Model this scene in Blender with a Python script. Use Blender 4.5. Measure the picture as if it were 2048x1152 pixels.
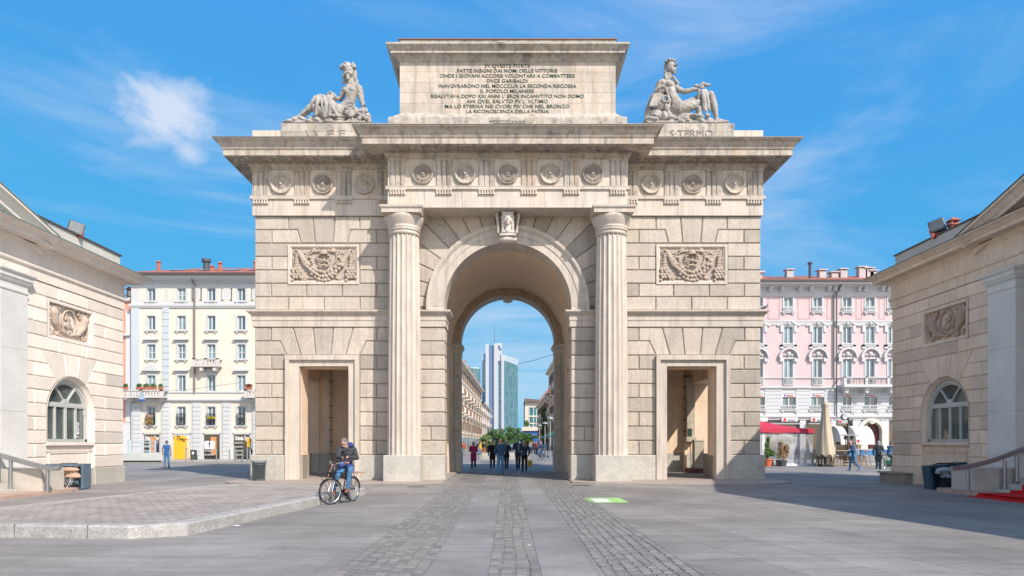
import bpy, bmesh, math, random
from mathutils import Vector, Matrix, Euler, noise
R = math.radians; PI = math.pi
rnd = random.Random(7)
scene = bpy.context.scene
for o in list(bpy.data.objects): bpy.data.objects.remove(o)
COL = scene.collection

# ---------------------------------------------------------------- camera
cam_d = bpy.data.cameras.new('camera'); cam = bpy.data.objects.new('camera', cam_d); COL.objects.link(cam)
cam.location = (0, 0, 1.6); cam.rotation_euler = (R(90), 0, 0)
cam_d.lens = 24.0; cam_d.sensor_width = 36.0; cam_d.clip_end = 6000; cam_d.clip_start = .1
cam_d.shift_x = 8.5/2048; cam_d.shift_y = 309/2048
scene.camera = cam
F = 2048*24/36.0
def PX(px, Y): return (px-1015.5)/F*Y            # picture column at depth Y -> metres across
def PZ(py, Y): return 1.6+(885-py)/F*Y           # picture row at depth Y -> height

# ---------------------------------------------------------------- light
SUNV = Vector((.79, -1.0, 1.13)).normalized()     # towards the sun
sun_d = bpy.data.lights.new('sun', 'SUN'); sun = bpy.data.objects.new('sun', sun_d); COL.objects.link(sun)
sun_d.energy = 4.6; sun_d.angle = R(.5); sun_d.color = (1.0, .905, .80)
sun.rotation_euler = SUNV.to_track_quat('Z', 'Y').to_euler()
world = bpy.data.worlds.new('World'); scene.world = world; world.use_nodes = True
def build_world():
    nt = world.node_tree; N = nt.nodes; L = nt.links
    for n in list(N): N.remove(n)
    out = N.new('ShaderNodeOutputWorld'); bg = N.new('ShaderNodeBackground'); bg.inputs['Strength'].default_value = .15
    sky = N.new('ShaderNodeTexSky'); sky.sky_type = 'NISHITA'; sky.sun_disc = False
    sky.sun_elevation = math.asin(SUNV.z); sky.sun_rotation = math.atan2(SUNV.x, SUNV.y)
    sky.air_density = 1.0; sky.dust_density = .6; sky.ozone_density = 2.0; sky.altitude = 100
    tc = N.new('ShaderNodeTexCoord')
    def math_(op, a, b=None, clamp=False):
        m = N.new('ShaderNodeMath'); m.operation = op; m.use_clamp = clamp
        for i, v in enumerate((a, b)):
            if v is None: continue
            if isinstance(v, (int, float)): m.inputs[i].default_value = v
            else: L.new(v, m.inputs[i])
        return m.outputs[0]
    sp = N.new('ShaderNodeSeparateColor'); L.new(sky.outputs[0], sp.inputs[0]); cb = N.new('ShaderNodeCombineColor')
    for i,(k,g) in enumerate(((.41,.34),(1.82,.31),(4.65,.05))):
        L.new(math_('MULTIPLY', math_('POWER', sp.outputs[i], g), k), cb.inputs[i])
    # unseen sky half behind the camera, made warmer and brighter to fill shade
    warm = N.new('ShaderNodeMix'); warm.data_type='RGBA'; warm.blend_type='MULTIPLY'; warm.inputs['Factor'].default_value=1; L.new(sky.outputs[0], warm.inputs[6]); warm.inputs[7].default_value = SKY_BACK_FILL
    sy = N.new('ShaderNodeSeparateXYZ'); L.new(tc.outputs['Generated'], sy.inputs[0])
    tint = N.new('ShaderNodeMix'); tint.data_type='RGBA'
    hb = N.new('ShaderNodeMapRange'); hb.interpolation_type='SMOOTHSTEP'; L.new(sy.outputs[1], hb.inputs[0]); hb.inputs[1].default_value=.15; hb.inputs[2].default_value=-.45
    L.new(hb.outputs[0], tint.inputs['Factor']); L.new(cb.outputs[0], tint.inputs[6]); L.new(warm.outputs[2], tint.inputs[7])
    def noise_(rot, scale, sc, det, rough, dist=0, loc=(0,0,0)):
        mp = N.new('ShaderNodeMapping'); mp.inputs['Rotation'].default_value = rot; mp.inputs['Scale'].default_value = scale
        mp.inputs['Location'].default_value = loc
        L.new(tc.outputs['Generated'], mp.inputs[0])
        nz = N.new('ShaderNodeTexNoise'); nz.inputs['Scale'].default_value = sc; nz.inputs['Detail'].default_value = det
        nz.inputs['Roughness'].default_value = rough; nz.inputs['Distortion'].default_value = dist
        L.new(mp.outputs[0], nz.inputs['Vector']); return nz.outputs[0]
    def blob(px, py, rad, soft, stretch=1.0):
        d = Vector(((px-1015.5)/F, 1, (885-py)/F)).normalized()
        s = N.new('ShaderNodeVectorMath'); s.operation='SUBTRACT'; L.new(tc.outputs['Generated'], s.inputs[0]); s.inputs[1].default_value = d
        s2 = N.new('ShaderNodeVectorMath'); s2.operation='MULTIPLY'; L.new(s.outputs[0], s2.inputs[0]); s2.inputs[1].default_value=(1/stretch,1,1)
        ln = N.new('ShaderNodeVectorMath'); ln.operation='LENGTH'; L.new(s2.outputs[0], ln.inputs[0])
        return math_('DIVIDE', math_('SUBTRACT', rad, ln.outputs['Value']), soft)
    puffn = math_('SUBTRACT', noise_((0,0,0),(1,1,1.4),10,11,.64,.5), .5)
    def puff(b, amt=1.9): return math_('ADD', b, math_('MULTIPLY', puffn, amt))
    p1 = math_('MULTIPLY', math_('ADD', math_('SUBTRACT', puff(blob(330,222,.054,.036,1.18),3.3), .05), 0, True), 1.0, True)
    p2 = math_('MULTIPLY', math_('ADD', math_('SUBTRACT', puff(blob(376,303,.030,.026),2.4), .08), 0, True), .8, True)
    p3 = math_('MULTIPLY', math_('ADD', puff(blob(280,165,.04,.07,2.2),2.4), 0, True), .3, True)
    c1 = noise_((0,R(-42),0),(.55,1,2.3),2.2,8,.62,.9,(0.3,0,.2))   # broad diagonal cirrus
    c2 = noise_((0,R(8),0),(.5,.8,6.0),2.6,7,.6,.6,(1.3,0,.5))      # flat streaks
    def ramp(v, a, b):
        r = N.new('ShaderNodeMapRange'); r.interpolation_type='SMOOTHSTEP'; L.new(v, r.inputs[0]); r.inputs[1].default_value=a; r.inputs[2].default_value=b
        return r.outputs[0]
    right = math_('MAXIMUM', math_('ADD', blob(1420,130,.52,.35), 0, True), math_('ADD', blob(930,10,.16,.2), 0, True))
    low = math_('ADD', blob(400,520,.42,.25,1.6), 0, True)
    mid = math_('ADD', blob(1110,690,.22,.14,1.2), 0, True)
    k1 = math_('MULTIPLY', math_('MULTIPLY', ramp(c1,.46,.74), right), .62)
    k2 = math_('MULTIPLY', math_('MULTIPLY', ramp(c2,.45,.76), low), .40)
    k3 = math_('MULTIPLY', math_('MULTIPLY', ramp(c2,.36,.66), mid), .6)
    tot = math_('MAXIMUM', math_('MAXIMUM', math_('MAXIMUM', p1, p2), p3), math_('MAXIMUM', math_('MAXIMUM', k1, k2), k3))
    tot = math_('MULTIPLY', tot, .88, True)
    mix = N.new('ShaderNodeMix'); mix.data_type='RGBA'; L.new(tot, mix.inputs['Factor'])
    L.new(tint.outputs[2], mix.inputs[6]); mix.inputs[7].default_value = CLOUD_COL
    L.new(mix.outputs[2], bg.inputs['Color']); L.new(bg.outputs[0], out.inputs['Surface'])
SKY_BACK_FILL = (1.6, 1.4, 1.24, 1); CLOUD_COL = (4.3, 4.8, 5.7, 1)
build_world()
vs = scene.view_settings; vs.view_transform = 'Standard'; vs.look = 'None'; vs.exposure = .15; vs.gamma = 1.0
scene.cycles.max_bounces = 8; scene.cycles.diffuse_bounces = 4

# ---------------------------------------------------------------- materials
MATS = {}
def srgb(*c): return tuple((x/255/12.92 if x/255 <= .04045 else ((x/255+.055)/1.055)**2.4) for x in c)
def mat(name, color, rough=.7, metal=0.0, var=.12, scale=6.0, bump=.0, spec=.4, tint=False, pits=0, streak=0, dirt=0, dirtcol=(.12,.11,.10), fine=0, alpha=1.0, glow=None, coords='Object', trans=0, bscale=None):
    if name in MATS: return MATS[name]
    m = bpy.data.materials.new(name); m.use_nodes = True; MATS[name] = m
    nt = m.node_tree; N = nt.nodes; L = nt.links; b = N['Principled BSDF']
    b.inputs['Roughness'].default_value = rough; b.inputs['Metallic'].default_value = metal
    b.inputs['Specular IOR Level'].default_value = spec
    col = None
    tc = N.new('ShaderNodeTexCoord'); geo = N.new('ShaderNodeNewGeometry')
    pos = geo.outputs['Position'] if coords == 'World' else tc.outputs['Object']
    def nz(sc, det=4, rough_=.6, vec=None):
        n = N.new('ShaderNodeTexNoise'); n.inputs['Scale'].default_value = sc; n.inputs['Detail'].default_value = det
        n.inputs['Roughness'].default_value = rough_; L.new(vec or pos, n.inputs['Vector']); return n.outputs[0]
    def mr(v, a, b_, c, d):
        r = N.new('ShaderNodeMapRange'); L.new(v, r.inputs[0])
        for i, x in enumerate((a, b_, c, d)): r.inputs[i+1].default_value = x
        return r.outputs[0]
    def mul(c, f):
        x = N.new('ShaderNodeMix'); x.data_type='RGBA'; x.blend_type='MULTIPLY'; x.inputs['Factor'].default_value=1
        if isinstance(c, tuple): x.inputs[6].default_value = c
        else: L.new(c, x.inputs[6])
        cb = N.new('ShaderNodeCombineColor')
        for i in range(3): L.new(f, cb.inputs[i])
        L.new(cb.outputs[0], x.inputs[7]); return x.outputs[2]
    def mixc(f, c, c2):
        x = N.new('ShaderNodeMix'); x.data_type='RGBA'; L.new(f, x.inputs['Factor'])
        if isinstance(c, tuple): x.inputs[6].default_value = c
        else: L.new(c, x.inputs[6])
        x.inputs[7].default_value = c2; return x.outputs[2]
    c4 = (*color, 1)
    if var > 0: col = mul(c4, mr(nz(scale), .25, .75, 1-var, 1+var))
    else: col = c4
    if tint:
        a = N.new('ShaderNodeAttribute'); a.attribute_name = 'tint'
        col = mul(col, mr(a.outputs['Fac'], 0, 1, .76, 1.19))
        col = mixc(mr(a.outputs['Fac'], 0, 1, .0, .22) , col, (color[0]*1.06, color[1]*.95, color[2]*.82, 1))
    if fine: col = mul(col, mr(nz(scale*9, 3), .3, .7, 1-fine, 1+fine))
    if streak:
        mp = N.new('ShaderNodeMapping'); mp.inputs['Scale'].default_value = (3.0, 3.0, .25); L.new(pos, mp.inputs[0])
        s = nz(1.6, 6, .7, mp.outputs[0]); col = mixc(mr(s, .49, .68, 0, streak), col, (*[x*.40 for x in color], 1))
        s2 = nz(.55, 3, .6, mp.outputs[0]); col = mixc(mr(s2, .5, .7, 0, streak*.6), col, (color[0]*.95, color[1]*.80, color[2]*.62, 1))
    if dirt:
        col = mixc(mr(nz(1.7, 8, .75), .5, .66, 0, dirt), col, (*dirtcol, 1))
    if pits:
        v = N.new('ShaderNodeTexVoronoi'); v.inputs['Scale'].default_value = 9; L.new(pos, v.inputs['Vector'])
        p = N.new('ShaderNodeMath'); p.operation='MULTIPLY'; L.new(mr(v.outputs['Distance'], .06, .16, 1, 0), p.inputs[0])
        pm = mr(nz(.9, 4), .48, .60, 0, pits)
        if tint:
            a2 = N.new('ShaderNodeAttribute'); a2.attribute_name = 'tint'; ml = N.new('ShaderNodeMath'); ml.operation = 'MULTIPLY'; ml.use_clamp = True
            L.new(mr(a2.outputs['Fac'], .30, .16, .45, 2.2), ml.inputs[0]); L.new(mr(nz(.9, 4), .40, .60, .2, pits), ml.inputs[1]); pm = ml.outputs[0]
        L.new(pm, p.inputs[1]); p.use_clamp = True
        col = mixc(p.outputs[0], col, (*[x*.35 for x in color], 1))
        n3 = nz(30, 4, .7); q = N.new('ShaderNodeMath'); q.operation='MULTIPLY'; L.new(mr(n3,.58,.68,0,1), q.inputs[0]); L.new(mr(nz(.7,5,.6),.5,.62,0,pits), q.inputs[1]); q.use_clamp=True
        col = mixc(q.outputs[0], col, (*[x*.5 for x in color], 1))
    if isinstance(col, tuple): b.inputs['Base Color'].default_value = col
    else: L.new(col, b.inputs['Base Color'])
    if bump:
        bp = N.new('ShaderNodeBump'); bp.inputs['Strength'].default_value = bump; bp.inputs['Distance'].default_value = .02
        L.new(nz(bscale or scale*4, 6, .65), bp.inputs['Height']); L.new(bp.outputs[0], b.inputs['Normal'])
    if alpha < 1: b.inputs['Alpha'].default_value = alpha
    if trans: b.inputs['Transmission Weight'].default_value = trans
    if glow:
        b.inputs['Emission Color'].default_value = (*color,1); b.inputs['Emission Strength'].default_value = glow
    return m

STONE = (.52, .47, .41); MARBLE = (.575, .522, .462); GRAN = (.47, .455, .41)
M_ash = mat('ashlar', STONE, .85, var=.10, scale=1.5, bump=.55, tint=True, pits=1.0, streak=.34, fine=.13, coords='World')
M_marble = mat('marble', MARBLE, .62, var=.10, scale=1.6, bump=.25, streak=.5, fine=.06, pits=.25, coords='World', tint=True)
M_weather = mat('weathered_stone', (.50,.47,.42), .85, var=.2, scale=2.2, bump=.6, streak=.7, dirt=.85, dirtcol=(.14,.13,.12), fine=.15, coords='World', tint=True)
M_cornice = mat('cornice_stone', (.50,.45,.39), .75, var=.16, scale=2.0, bump=.4, streak=.95, dirt=.6, dirtcol=(.21,.18,.16), fine=.08, coords='World')
M_gran = mat('granite', GRAN, .7, var=.14, scale=1.1, bump=.25, fine=.14, streak=.12, dirt=.3, dirtcol=(.40,.34,.27), coords='World')
M_mortar = mat('mortar', (.30,.265,.22), .9, var=.15, scale=3, bump=.3, coords='World')
M_plaster = mat('arch_plaster', (.80,.62,.46), .85, var=.14, scale=1.2, bump=.25, streak=.2, dirt=.15, dirtcol=(.56,.49,.40), fine=.05, coords='World')
M_vault = mat('vault_plaster', (.74,.58,.43), .85, var=.08, scale=1.0, bump=.2, fine=.04, coords='World')
M_statue = mat('statue_stone', (.41,.395,.37), .8, var=.25, scale=3.5, bump=.6, streak=.5, dirt=.6, dirtcol=(.16,.155,.148), fine=.12, coords='World')
M_bronze = mat('bronze_letters', (.045,.085,.07), .55, metal=.3, var=.3, scale=12)
M_attic = mat('attic_stone', (.54,.485,.425), .8, var=.14, scale=1.8, bump=.4, streak=.55, dirt=.35, dirtcol=(.27,.25,.23), fine=.1, coords='World', tint=True, pits=.4)
M_iron = mat('dark_iron', (.03,.03,.035), .5, metal=.6, var=.1)

# ---------------------------------------------------------------- mesh helpers
def tag(o, label=None, cat=None, group=None, kind=None):
    if label: o['label'] = label
    if cat: o['category'] = cat
    if group: o['group'] = group
    if kind: o['kind'] = kind
    return o
def empty(name, loc=(0,0,0), label=None, cat=None, group=None, rotz=0, parent=None):
    o = bpy.data.objects.new(name, None); COL.objects.link(o); o.location = loc; o.rotation_euler = (0,0,rotz)
    o.empty_display_size = .2
    if parent: o.parent = parent
    return tag(o, label, cat, group)
def link(name, me, m, parent=None, smooth=False, loc=None):
    if m is not None and not me.materials: me.materials.append(m)
    if smooth:
        me.polygons.foreach_set('use_smooth', [True]*len(me.polygons))
    o = bpy.data.objects.new(name, me); COL.objects.link(o)
    if parent: o.parent = parent
    if loc: o.location = loc
    return o
class MB:
    def __init__(s): s.v = []; s.f = []; s.t = []; s.tv = .5; s.M = None
    def add(s, vs, fs):
        n = len(s.v)
        if s.M is not None: vs = [s.M @ Vector(v) for v in vs]
        s.v += [tuple(v) for v in vs]; s.f += [tuple(i+n for i in f) for f in fs]; s.t += [s.tv]*len(fs); return s
    def box(s, x0, x1, y0, y1, z0, z1):
        return s.add([(x0,y0,z0),(x1,y0,z0),(x1,y1,z0),(x0,y1,z0),(x0,y0,z1),(x1,y0,z1),(x1,y1,z1),(x0,y1,z1)],
                     [(0,3,2,1),(4,5,6,7),(0,1,5,4),(1,2,6,5),(2,3,7,6),(3,0,4,7)])
    def cbox(s, x0, x1, y0, y1, z0, z1, c=.02):   # box with chamfered top edge and vertical corners
        p = [(x0+c,y0),(x1-c,y0),(x1,y0+c),(x1,y1-c),(x1-c,y1),(x0+c,y1),(x0,y1-c),(x0,y0+c)]
        q = [(min(max(x,x0+c),x1-c), min(max(y,y0+c),y1-c)) for x,y in p]
        vs = [(x,y,z0) for x,y in p]+[(x,y,z1-c) for x,y in p]+[(x,y,z1) for x,y in q]
        fs = [tuple(range(7,-1,-1)), tuple(range(16,24))]
        for k in (0,8):
            for i in range(8): j=(i+1)%8; fs.append((k+i,k+j,k+8+j,k+8+i))
        return s.add(vs, fs)
    def prism(s, poly, d0, d1, ax='y'):           # poly in the plane across ax, extruded d0..d1
        def P(a, b, d): return (a,d,b) if ax=='y' else ((d,a,b) if ax=='x' else (a,b,d))
        n = len(poly); vs = [P(a,b,d0) for a,b in poly]+[P(a,b,d1) for a,b in poly]
        return s.add(vs, [tuple(range(n)), tuple(range(2*n-1,n-1,-1))]+[(i,i+n,(i+1)%n+n,(i+1)%n) for i in range(n)])
    def cyl(s, p0, p1, r0, r1=None, n=12, cap=True):
        r1 = r0 if r1 is None else r1; p0 = Vector(p0); p1 = Vector(p1); d = (p1-p0)
        if d.length < 1e-6: return s
        d.normalize(); a = d.orthogonal().normalized(); b = d.cross(a)
        vs = []
        for p, r in ((p0,r0),(p1,r1)):
            for i in range(n): t = 2*PI*i/n; vs.append(p+(a*math.cos(t)+b*math.sin(t))*r)
        fs = [(i,(i+1)%n,(i+1)%n+n,i+n) for i in range(n)]
        if cap: fs += [tuple(range(n-1,-1,-1)), tuple(range(n,2*n))]
        return s.add(vs, fs)
    def tube(s, pts, r, n=8):
        pts = [Vector(p) for p in pts]; rs = r if isinstance(r,(list,tuple)) else [r]*len(pts)
        prev = None; vs = []
        for i, p in enumerate(pts):
            t = (pts[min(i+1,len(pts)-1)]-pts[max(i-1,0)]).normalized()
            a = (t.orthogonal() if prev is None else prev - t*prev.dot(t)).normalized(); prev = a; b = t.cross(a)
            for k in range(n): w = 2*PI*k/n; vs.append(p+(a*math.cos(w)+b*math.sin(w))*rs[i])
        m = len(pts); fs = []
        for i in range(m-1):
            for k in range(n): fs.append((i*n+k, i*n+(k+1)%n, (i+1)*n+(k+1)%n, (i+1)*n+k))
        fs += [tuple(range(n-1,-1,-1)), tuple(range((m-1)*n, m*n))]
        return s.add(vs, fs)
    def lathe(s, prof, c, n=24, axis='z', a0=0, a1=2*PI):  # prof of (radius, height)
        full = abs(a1-a0-2*PI) < 1e-6; m = n if full else n+1; vs = []
        for i in range(m):
            t = a0+(a1-a0)*i/n
            for r, h in prof:
                if axis=='z': vs.append((c[0]+r*math.cos(t), c[1]+r*math.sin(t), c[2]+h))
                elif axis=='y': vs.append((c[0]+r*math.cos(t), c[1]+h, c[2]+r*math.sin(t)))
                else: vs.append((c[0]+h, c[1]+r*math.cos(t), c[2]+r*math.sin(t)))
        k = len(prof); fs = []
        for i in range(n if full else m-1):
            j = (i+1)%m
            for q in range(k-1): fs.append((i*k+q, j*k+q, j*k+q+1, i*k+q+1))
        return s.add(vs, fs)
    def ball(s, c, r, n=10, m=7, sc=(1,1,1)):
        vs = [(c[0],c[1],c[2]+r*sc[2])]
        for j in range(1,m):
            p = PI*j/m
            for i in range(n): t = 2*PI*i/n; vs.append((c[0]+r*sc[0]*math.sin(p)*math.cos(t), c[1]+r*sc[1]*math.sin(p)*math.sin(t), c[2]+r*sc[2]*math.cos(p)))
        vs.append((c[0],c[1],c[2]-r*sc[2])); L_ = len(vs)-1
        fs = [(0,1+i,1+(i+1)%n) for i in range(n)]
        for j in range(m-2):
            for i in range(n): fs.append((1+j*n+i, 1+(j+1)*n+i, 1+(j+1)*n+(i+1)%n, 1+j*n+(i+1)%n))
        fs += [(L_, 1+(m-2)*n+(i+1)%n, 1+(m-2)*n+i) for i in range(n)]
        return s.add(vs, fs)
    def sweep(s, path, prof, closed=False, outward=1):  # path (x,y); prof (out,z); mitred
        n = len(path); P = [Vector(p) for p in path]; vs = []; k = len(prof)
        def nrm(a, b): d = (b-a).normalized(); return Vector((d.y,-d.x))*outward
        for i in range(n):
            if closed: n0 = nrm(P[i-1],P[i]); n1 = nrm(P[i],P[(i+1)%n])
            else:
                n0 = nrm(P[i-1],P[i]) if i>0 else nrm(P[0],P[1]); n1 = nrm(P[i],P[i+1]) if i<n-1 else n0
            m = (n0+n1); m = m/max(.2, m.dot(n1)) if m.length>1e-6 else n1
            for o_, z in prof: vs.append((P[i].x+m.x*o_, P[i].y+m.y*o_, z))
        fs = []
        for i in range(n if closed else n-1):
            j = (i+1)%n
            for q in range(k-1): fs.append((i*k+q, j*k+q, j*k+q+1, i*k+q+1))
        return s.add(vs, fs)
    def build(s, name, m, parent=None, smooth=False, fix=True, loc=None):
        me = bpy.data.meshes.new(name); me.from_pydata(s.v, [], s.f); me.validate()
        if fix:
            bm = bmesh.new(); bm.from_mesh(me); bmesh.ops.recalc_face_normals(bm, faces=bm.faces); bm.to_mesh(me); bm.free()
        if len(s.t) == len(me.polygons):
            a = me.attributes.new('tint', 'FLOAT', 'FACE'); a.data.foreach_set('value', s.t)
        return link(name, me, m, parent, smooth, loc)

def build_parts(mb, name, m, parent=None, smooth=False, tol=.06, most=30, post=None):
    """one object per separate piece of a part (pieces that touch stay together)"""
    n = len(mb.v); up = list(range(n))
    def find(i):
        while up[i] != i: up[i] = up[up[i]]; i = up[i]
        return i
    for f in mb.f:
        r0 = find(f[0])
        for i in f[1:]: up[find(i)] = r0
    bx = {}
    for i, v in enumerate(mb.v):
        b = bx.setdefault(find(i), [9e9]*3+[-9e9]*3)
        for k in (0,1,2): b[k] = min(b[k], v[k]); b[k+3] = max(b[k+3], v[k])
    ks = sorted(bx, key=lambda k: bx[k][0]); g = {k: k for k in ks}
    def fg(k):
        while g[k] != k: k = g[k]
        return k
    if len(ks) > 1500: return [mb.build(name, m, parent, smooth)]
    for i, p in enumerate(ks):
        P = bx[p]
        for q in ks[i+1:]:
            Q = bx[q]
            if Q[0] > P[3]+tol: break
            if Q[1] <= P[4]+tol and P[1] <= Q[4]+tol and Q[2] <= P[5]+tol and P[2] <= Q[5]+tol:
                a_, b_ = fg(p), fg(q)
                if a_ != b_: g[b_] = a_
    roots = sorted({fg(k) for k in ks})
    if len(roots) == 1 or len(roots) > most: return [mb.build(name, m, parent, smooth)]
    out = []
    for r_ in roots:
        s = MB(); mp = {}
        for f, t in zip(mb.f, mb.t):
            if fg(find(f[0])) != r_: continue
            for i in f:
                if i not in mp: mp[i] = len(s.v); s.v.append(mb.v[i])
            s.f.append(tuple(mp[i] for i in f)); s.t.append(t)
        out.append(s.build(name, m, parent, smooth))
    return out
def clip_half(poly, a, b, c):      # keep a*x+b*y<=c
    out = []
    for i in range(len(poly)):
        p, q = poly[i], poly[(i+1)%len(poly)]; dp = a*p[0]+b*p[1]-c; dq = a*q[0]+b*q[1]-c
        if dp <= 1e-9: out.append(p)
        if (dp < -1e-9 and dq > 1e-9) or (dp > 1e-9 and dq < -1e-9):
            t = dp/(dp-dq); out.append((p[0]+(q[0]-p[0])*t, p[1]+(q[1]-p[1])*t))
    return out
def area(p): return .5*sum(p[i][0]*p[(i+1)%len(p)][1]-p[(i+1)%len(p)][0]*p[i][1] for i in range(len(p)))
def dedupe(p):
    q = []
    for a in p:
        if not q or math.hypot(a[0]-q[-1][0], a[1]-q[-1][1]) > 1e-4: q.append(a)
    while len(q) > 1 and math.hypot(q[0][0]-q[-1][0], q[0][1]-q[-1][1]) < 1e-4: q.pop()
    return q
def inset(p, d):
    n = len(p); out = []
    for i in range(n):
        a, b, c = Vector(p[i-1]), Vector(p[i]), Vector(p[(i+1)%n])
        e0 = (b-a).normalized(); e1 = (c-b).normalized(); n0 = Vector((-e0.y,e0.x)); n1 = Vector((-e1.y,e1.x))
        m = n0+n1; m = m/max(.35, m.dot(n1)) if m.length > 1e-6 else n0
        q = b+m*d; out.append((q.x,q.y))
    return out
def block(mb, poly, to3, gap=.012, ch=.03, h=.05, jit=None):
    """one dressed stone: poly in wall coordinates; to3(u,v,out) places it"""
    poly = dedupe(poly)
    if len(poly) < 3 or abs(area(poly)) < .01: return
    if area(poly) < 0: poly = poly[::-1]
    mb.tv = min(1, max(0, rnd.gauss(.5,.24)))
    hh = h+rnd.uniform(-.004,.004)
    a = inset(poly, gap); b = inset(poly, gap+ch*.35); c = inset(poly, gap+ch)
    n = len(poly)
    vs = [to3(x,y,0) for x,y in a]+[to3(x,y,hh*.62) for x,y in b]+[to3(x,y,hh) for x,y in c]
    fs = []
    for k in (0,n):
        for i in range(n): j=(i+1)%n; fs.append((k+i,k+j,k+n+j,k+n+i))
    fs.append(tuple(range(2*n,3*n)))
    mb.add(vs, fs)
def rect(x0,x1,z0,z1): return [(x0,z0),(x1,z0),(x1,z1),(x0,z1)]
def sculpt(name, prims, voxel, m, parent=None, smooth=4, disp=0, dscale=8.0, loc=None):
    """closed shapes fused into one continuous skin"""
    mb = MB()
    for p in prims:
        if p[0] == 'c':                          # tapered limb between two points
            _, p0, r0, p1, r1 = p[:5]; p0 = Vector(p0); p1 = Vector(p1); fl = p[5] if len(p) > 5 else 1.0
            mb.M = None; mb.cyl(p0, p1, r0, r1, 14); mb.ball(p0, r0, 12, 8); mb.ball(p1, r1, 12, 8)
        elif p[0] == 'e':                        # ellipsoid
            _, c, sc = p[:3]; rot = Euler(p[3]) if len(p) > 3 else Euler((0,0,0))
            mb.M = Matrix.Translation(c) @ rot.to_matrix().to_4x4(); mb.ball((0,0,0), 1, 16, 11, sc); mb.M = None
        elif p[0] == 'b':
            _, c, sc = p[:3]; rot = Euler(p[3]) if len(p) > 3 else Euler((0,0,0))
            mb.M = Matrix.Translation(c) @ rot.to_matrix().to_4x4(); mb.box(-sc[0],sc[0],-sc[1],sc[1],-sc[2],sc[2]); mb.M = None
        elif p[0] == 't': mb.tube(p[1], p[2], 10)
    me = bpy.data.meshes.new('tmp'); me.from_pydata(mb.v, [], mb.f)
    bm = bmesh.new(); bm.from_mesh(me); bmesh.ops.recalc_face_normals(bm, faces=bm.faces); bm.to_mesh(me); bm.free()
    ob = bpy.data.objects.new('tmp', me); COL.objects.link(ob)
    rm = ob.modifiers.new('r','REMESH'); rm.mode='VOXEL'; rm.voxel_size = voxel; rm.use_smooth_shade = True
    if smooth: sm = ob.modifiers.new('s','SMOOTH'); sm.factor = .5; sm.iterations = smooth
    dg = bpy.context.evaluated_depsgraph_get(); out = bpy.data.meshes.new_from_object(ob.evaluated_get(dg))
    bpy.data.objects.remove(ob); bpy.data.meshes.remove(me)
    out.name = name; out.materials.clear()
    if disp:
        n_ = len(out.vertices); cs = [0.0]*(3*n_); ns = [0.0]*(3*n_)
        out.vertices.foreach_get('co', cs); out.vertices.foreach_get('normal', ns)
        for i in range(0, 3*n_, 3):
            q = Vector(cs[i:i+3])*dscale; d = disp*(noise.noise(q)+.5*noise.noise(q*2.3))
            for k in (0,1,2): cs[i+k] += ns[i+k]*d
        out.vertices.foreach_set('co', cs); out.update()
    return link(name, out, m, parent, True, loc)
def text_obj(name, body, m, parent, loc, rot, size, width=None, extrude=.01, line=1.0, align='CENTER', bold=0, shear=0):
    cu = bpy.data.curves.new('t','FONT'); cu.body = body; cu.size = size; cu.extrude = extrude; cu.align_x = align; cu.space_line = line; cu.offset = bold; cu.shear = shear
    cu.resolution_u = 3
    ob = bpy.data.objects.new('t', cu); COL.objects.link(ob)
    dg = bpy.context.evaluated_depsgraph_get(); me = bpy.data.meshes.new_from_object(ob.evaluated_get(dg)); bpy.data.objects.remove(ob)
    me.name = name; me.materials.clear()
    xs = [v.co.x for v in me.vertices]; w = max(xs)-min(xs) if xs else 1; k = width/w if width else 1
    for v in me.vertices: v.co.x *= k
    o = link(name, me, m, parent); o.location = loc; o.rotation_euler = rot; return o
def copy_tree(o, parent=None):
    c = o.copy(); COL.objects.link(c)
    if parent: c.parent = parent
    for ch in list(o.children): copy_tree(ch, c)
    return c
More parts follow.
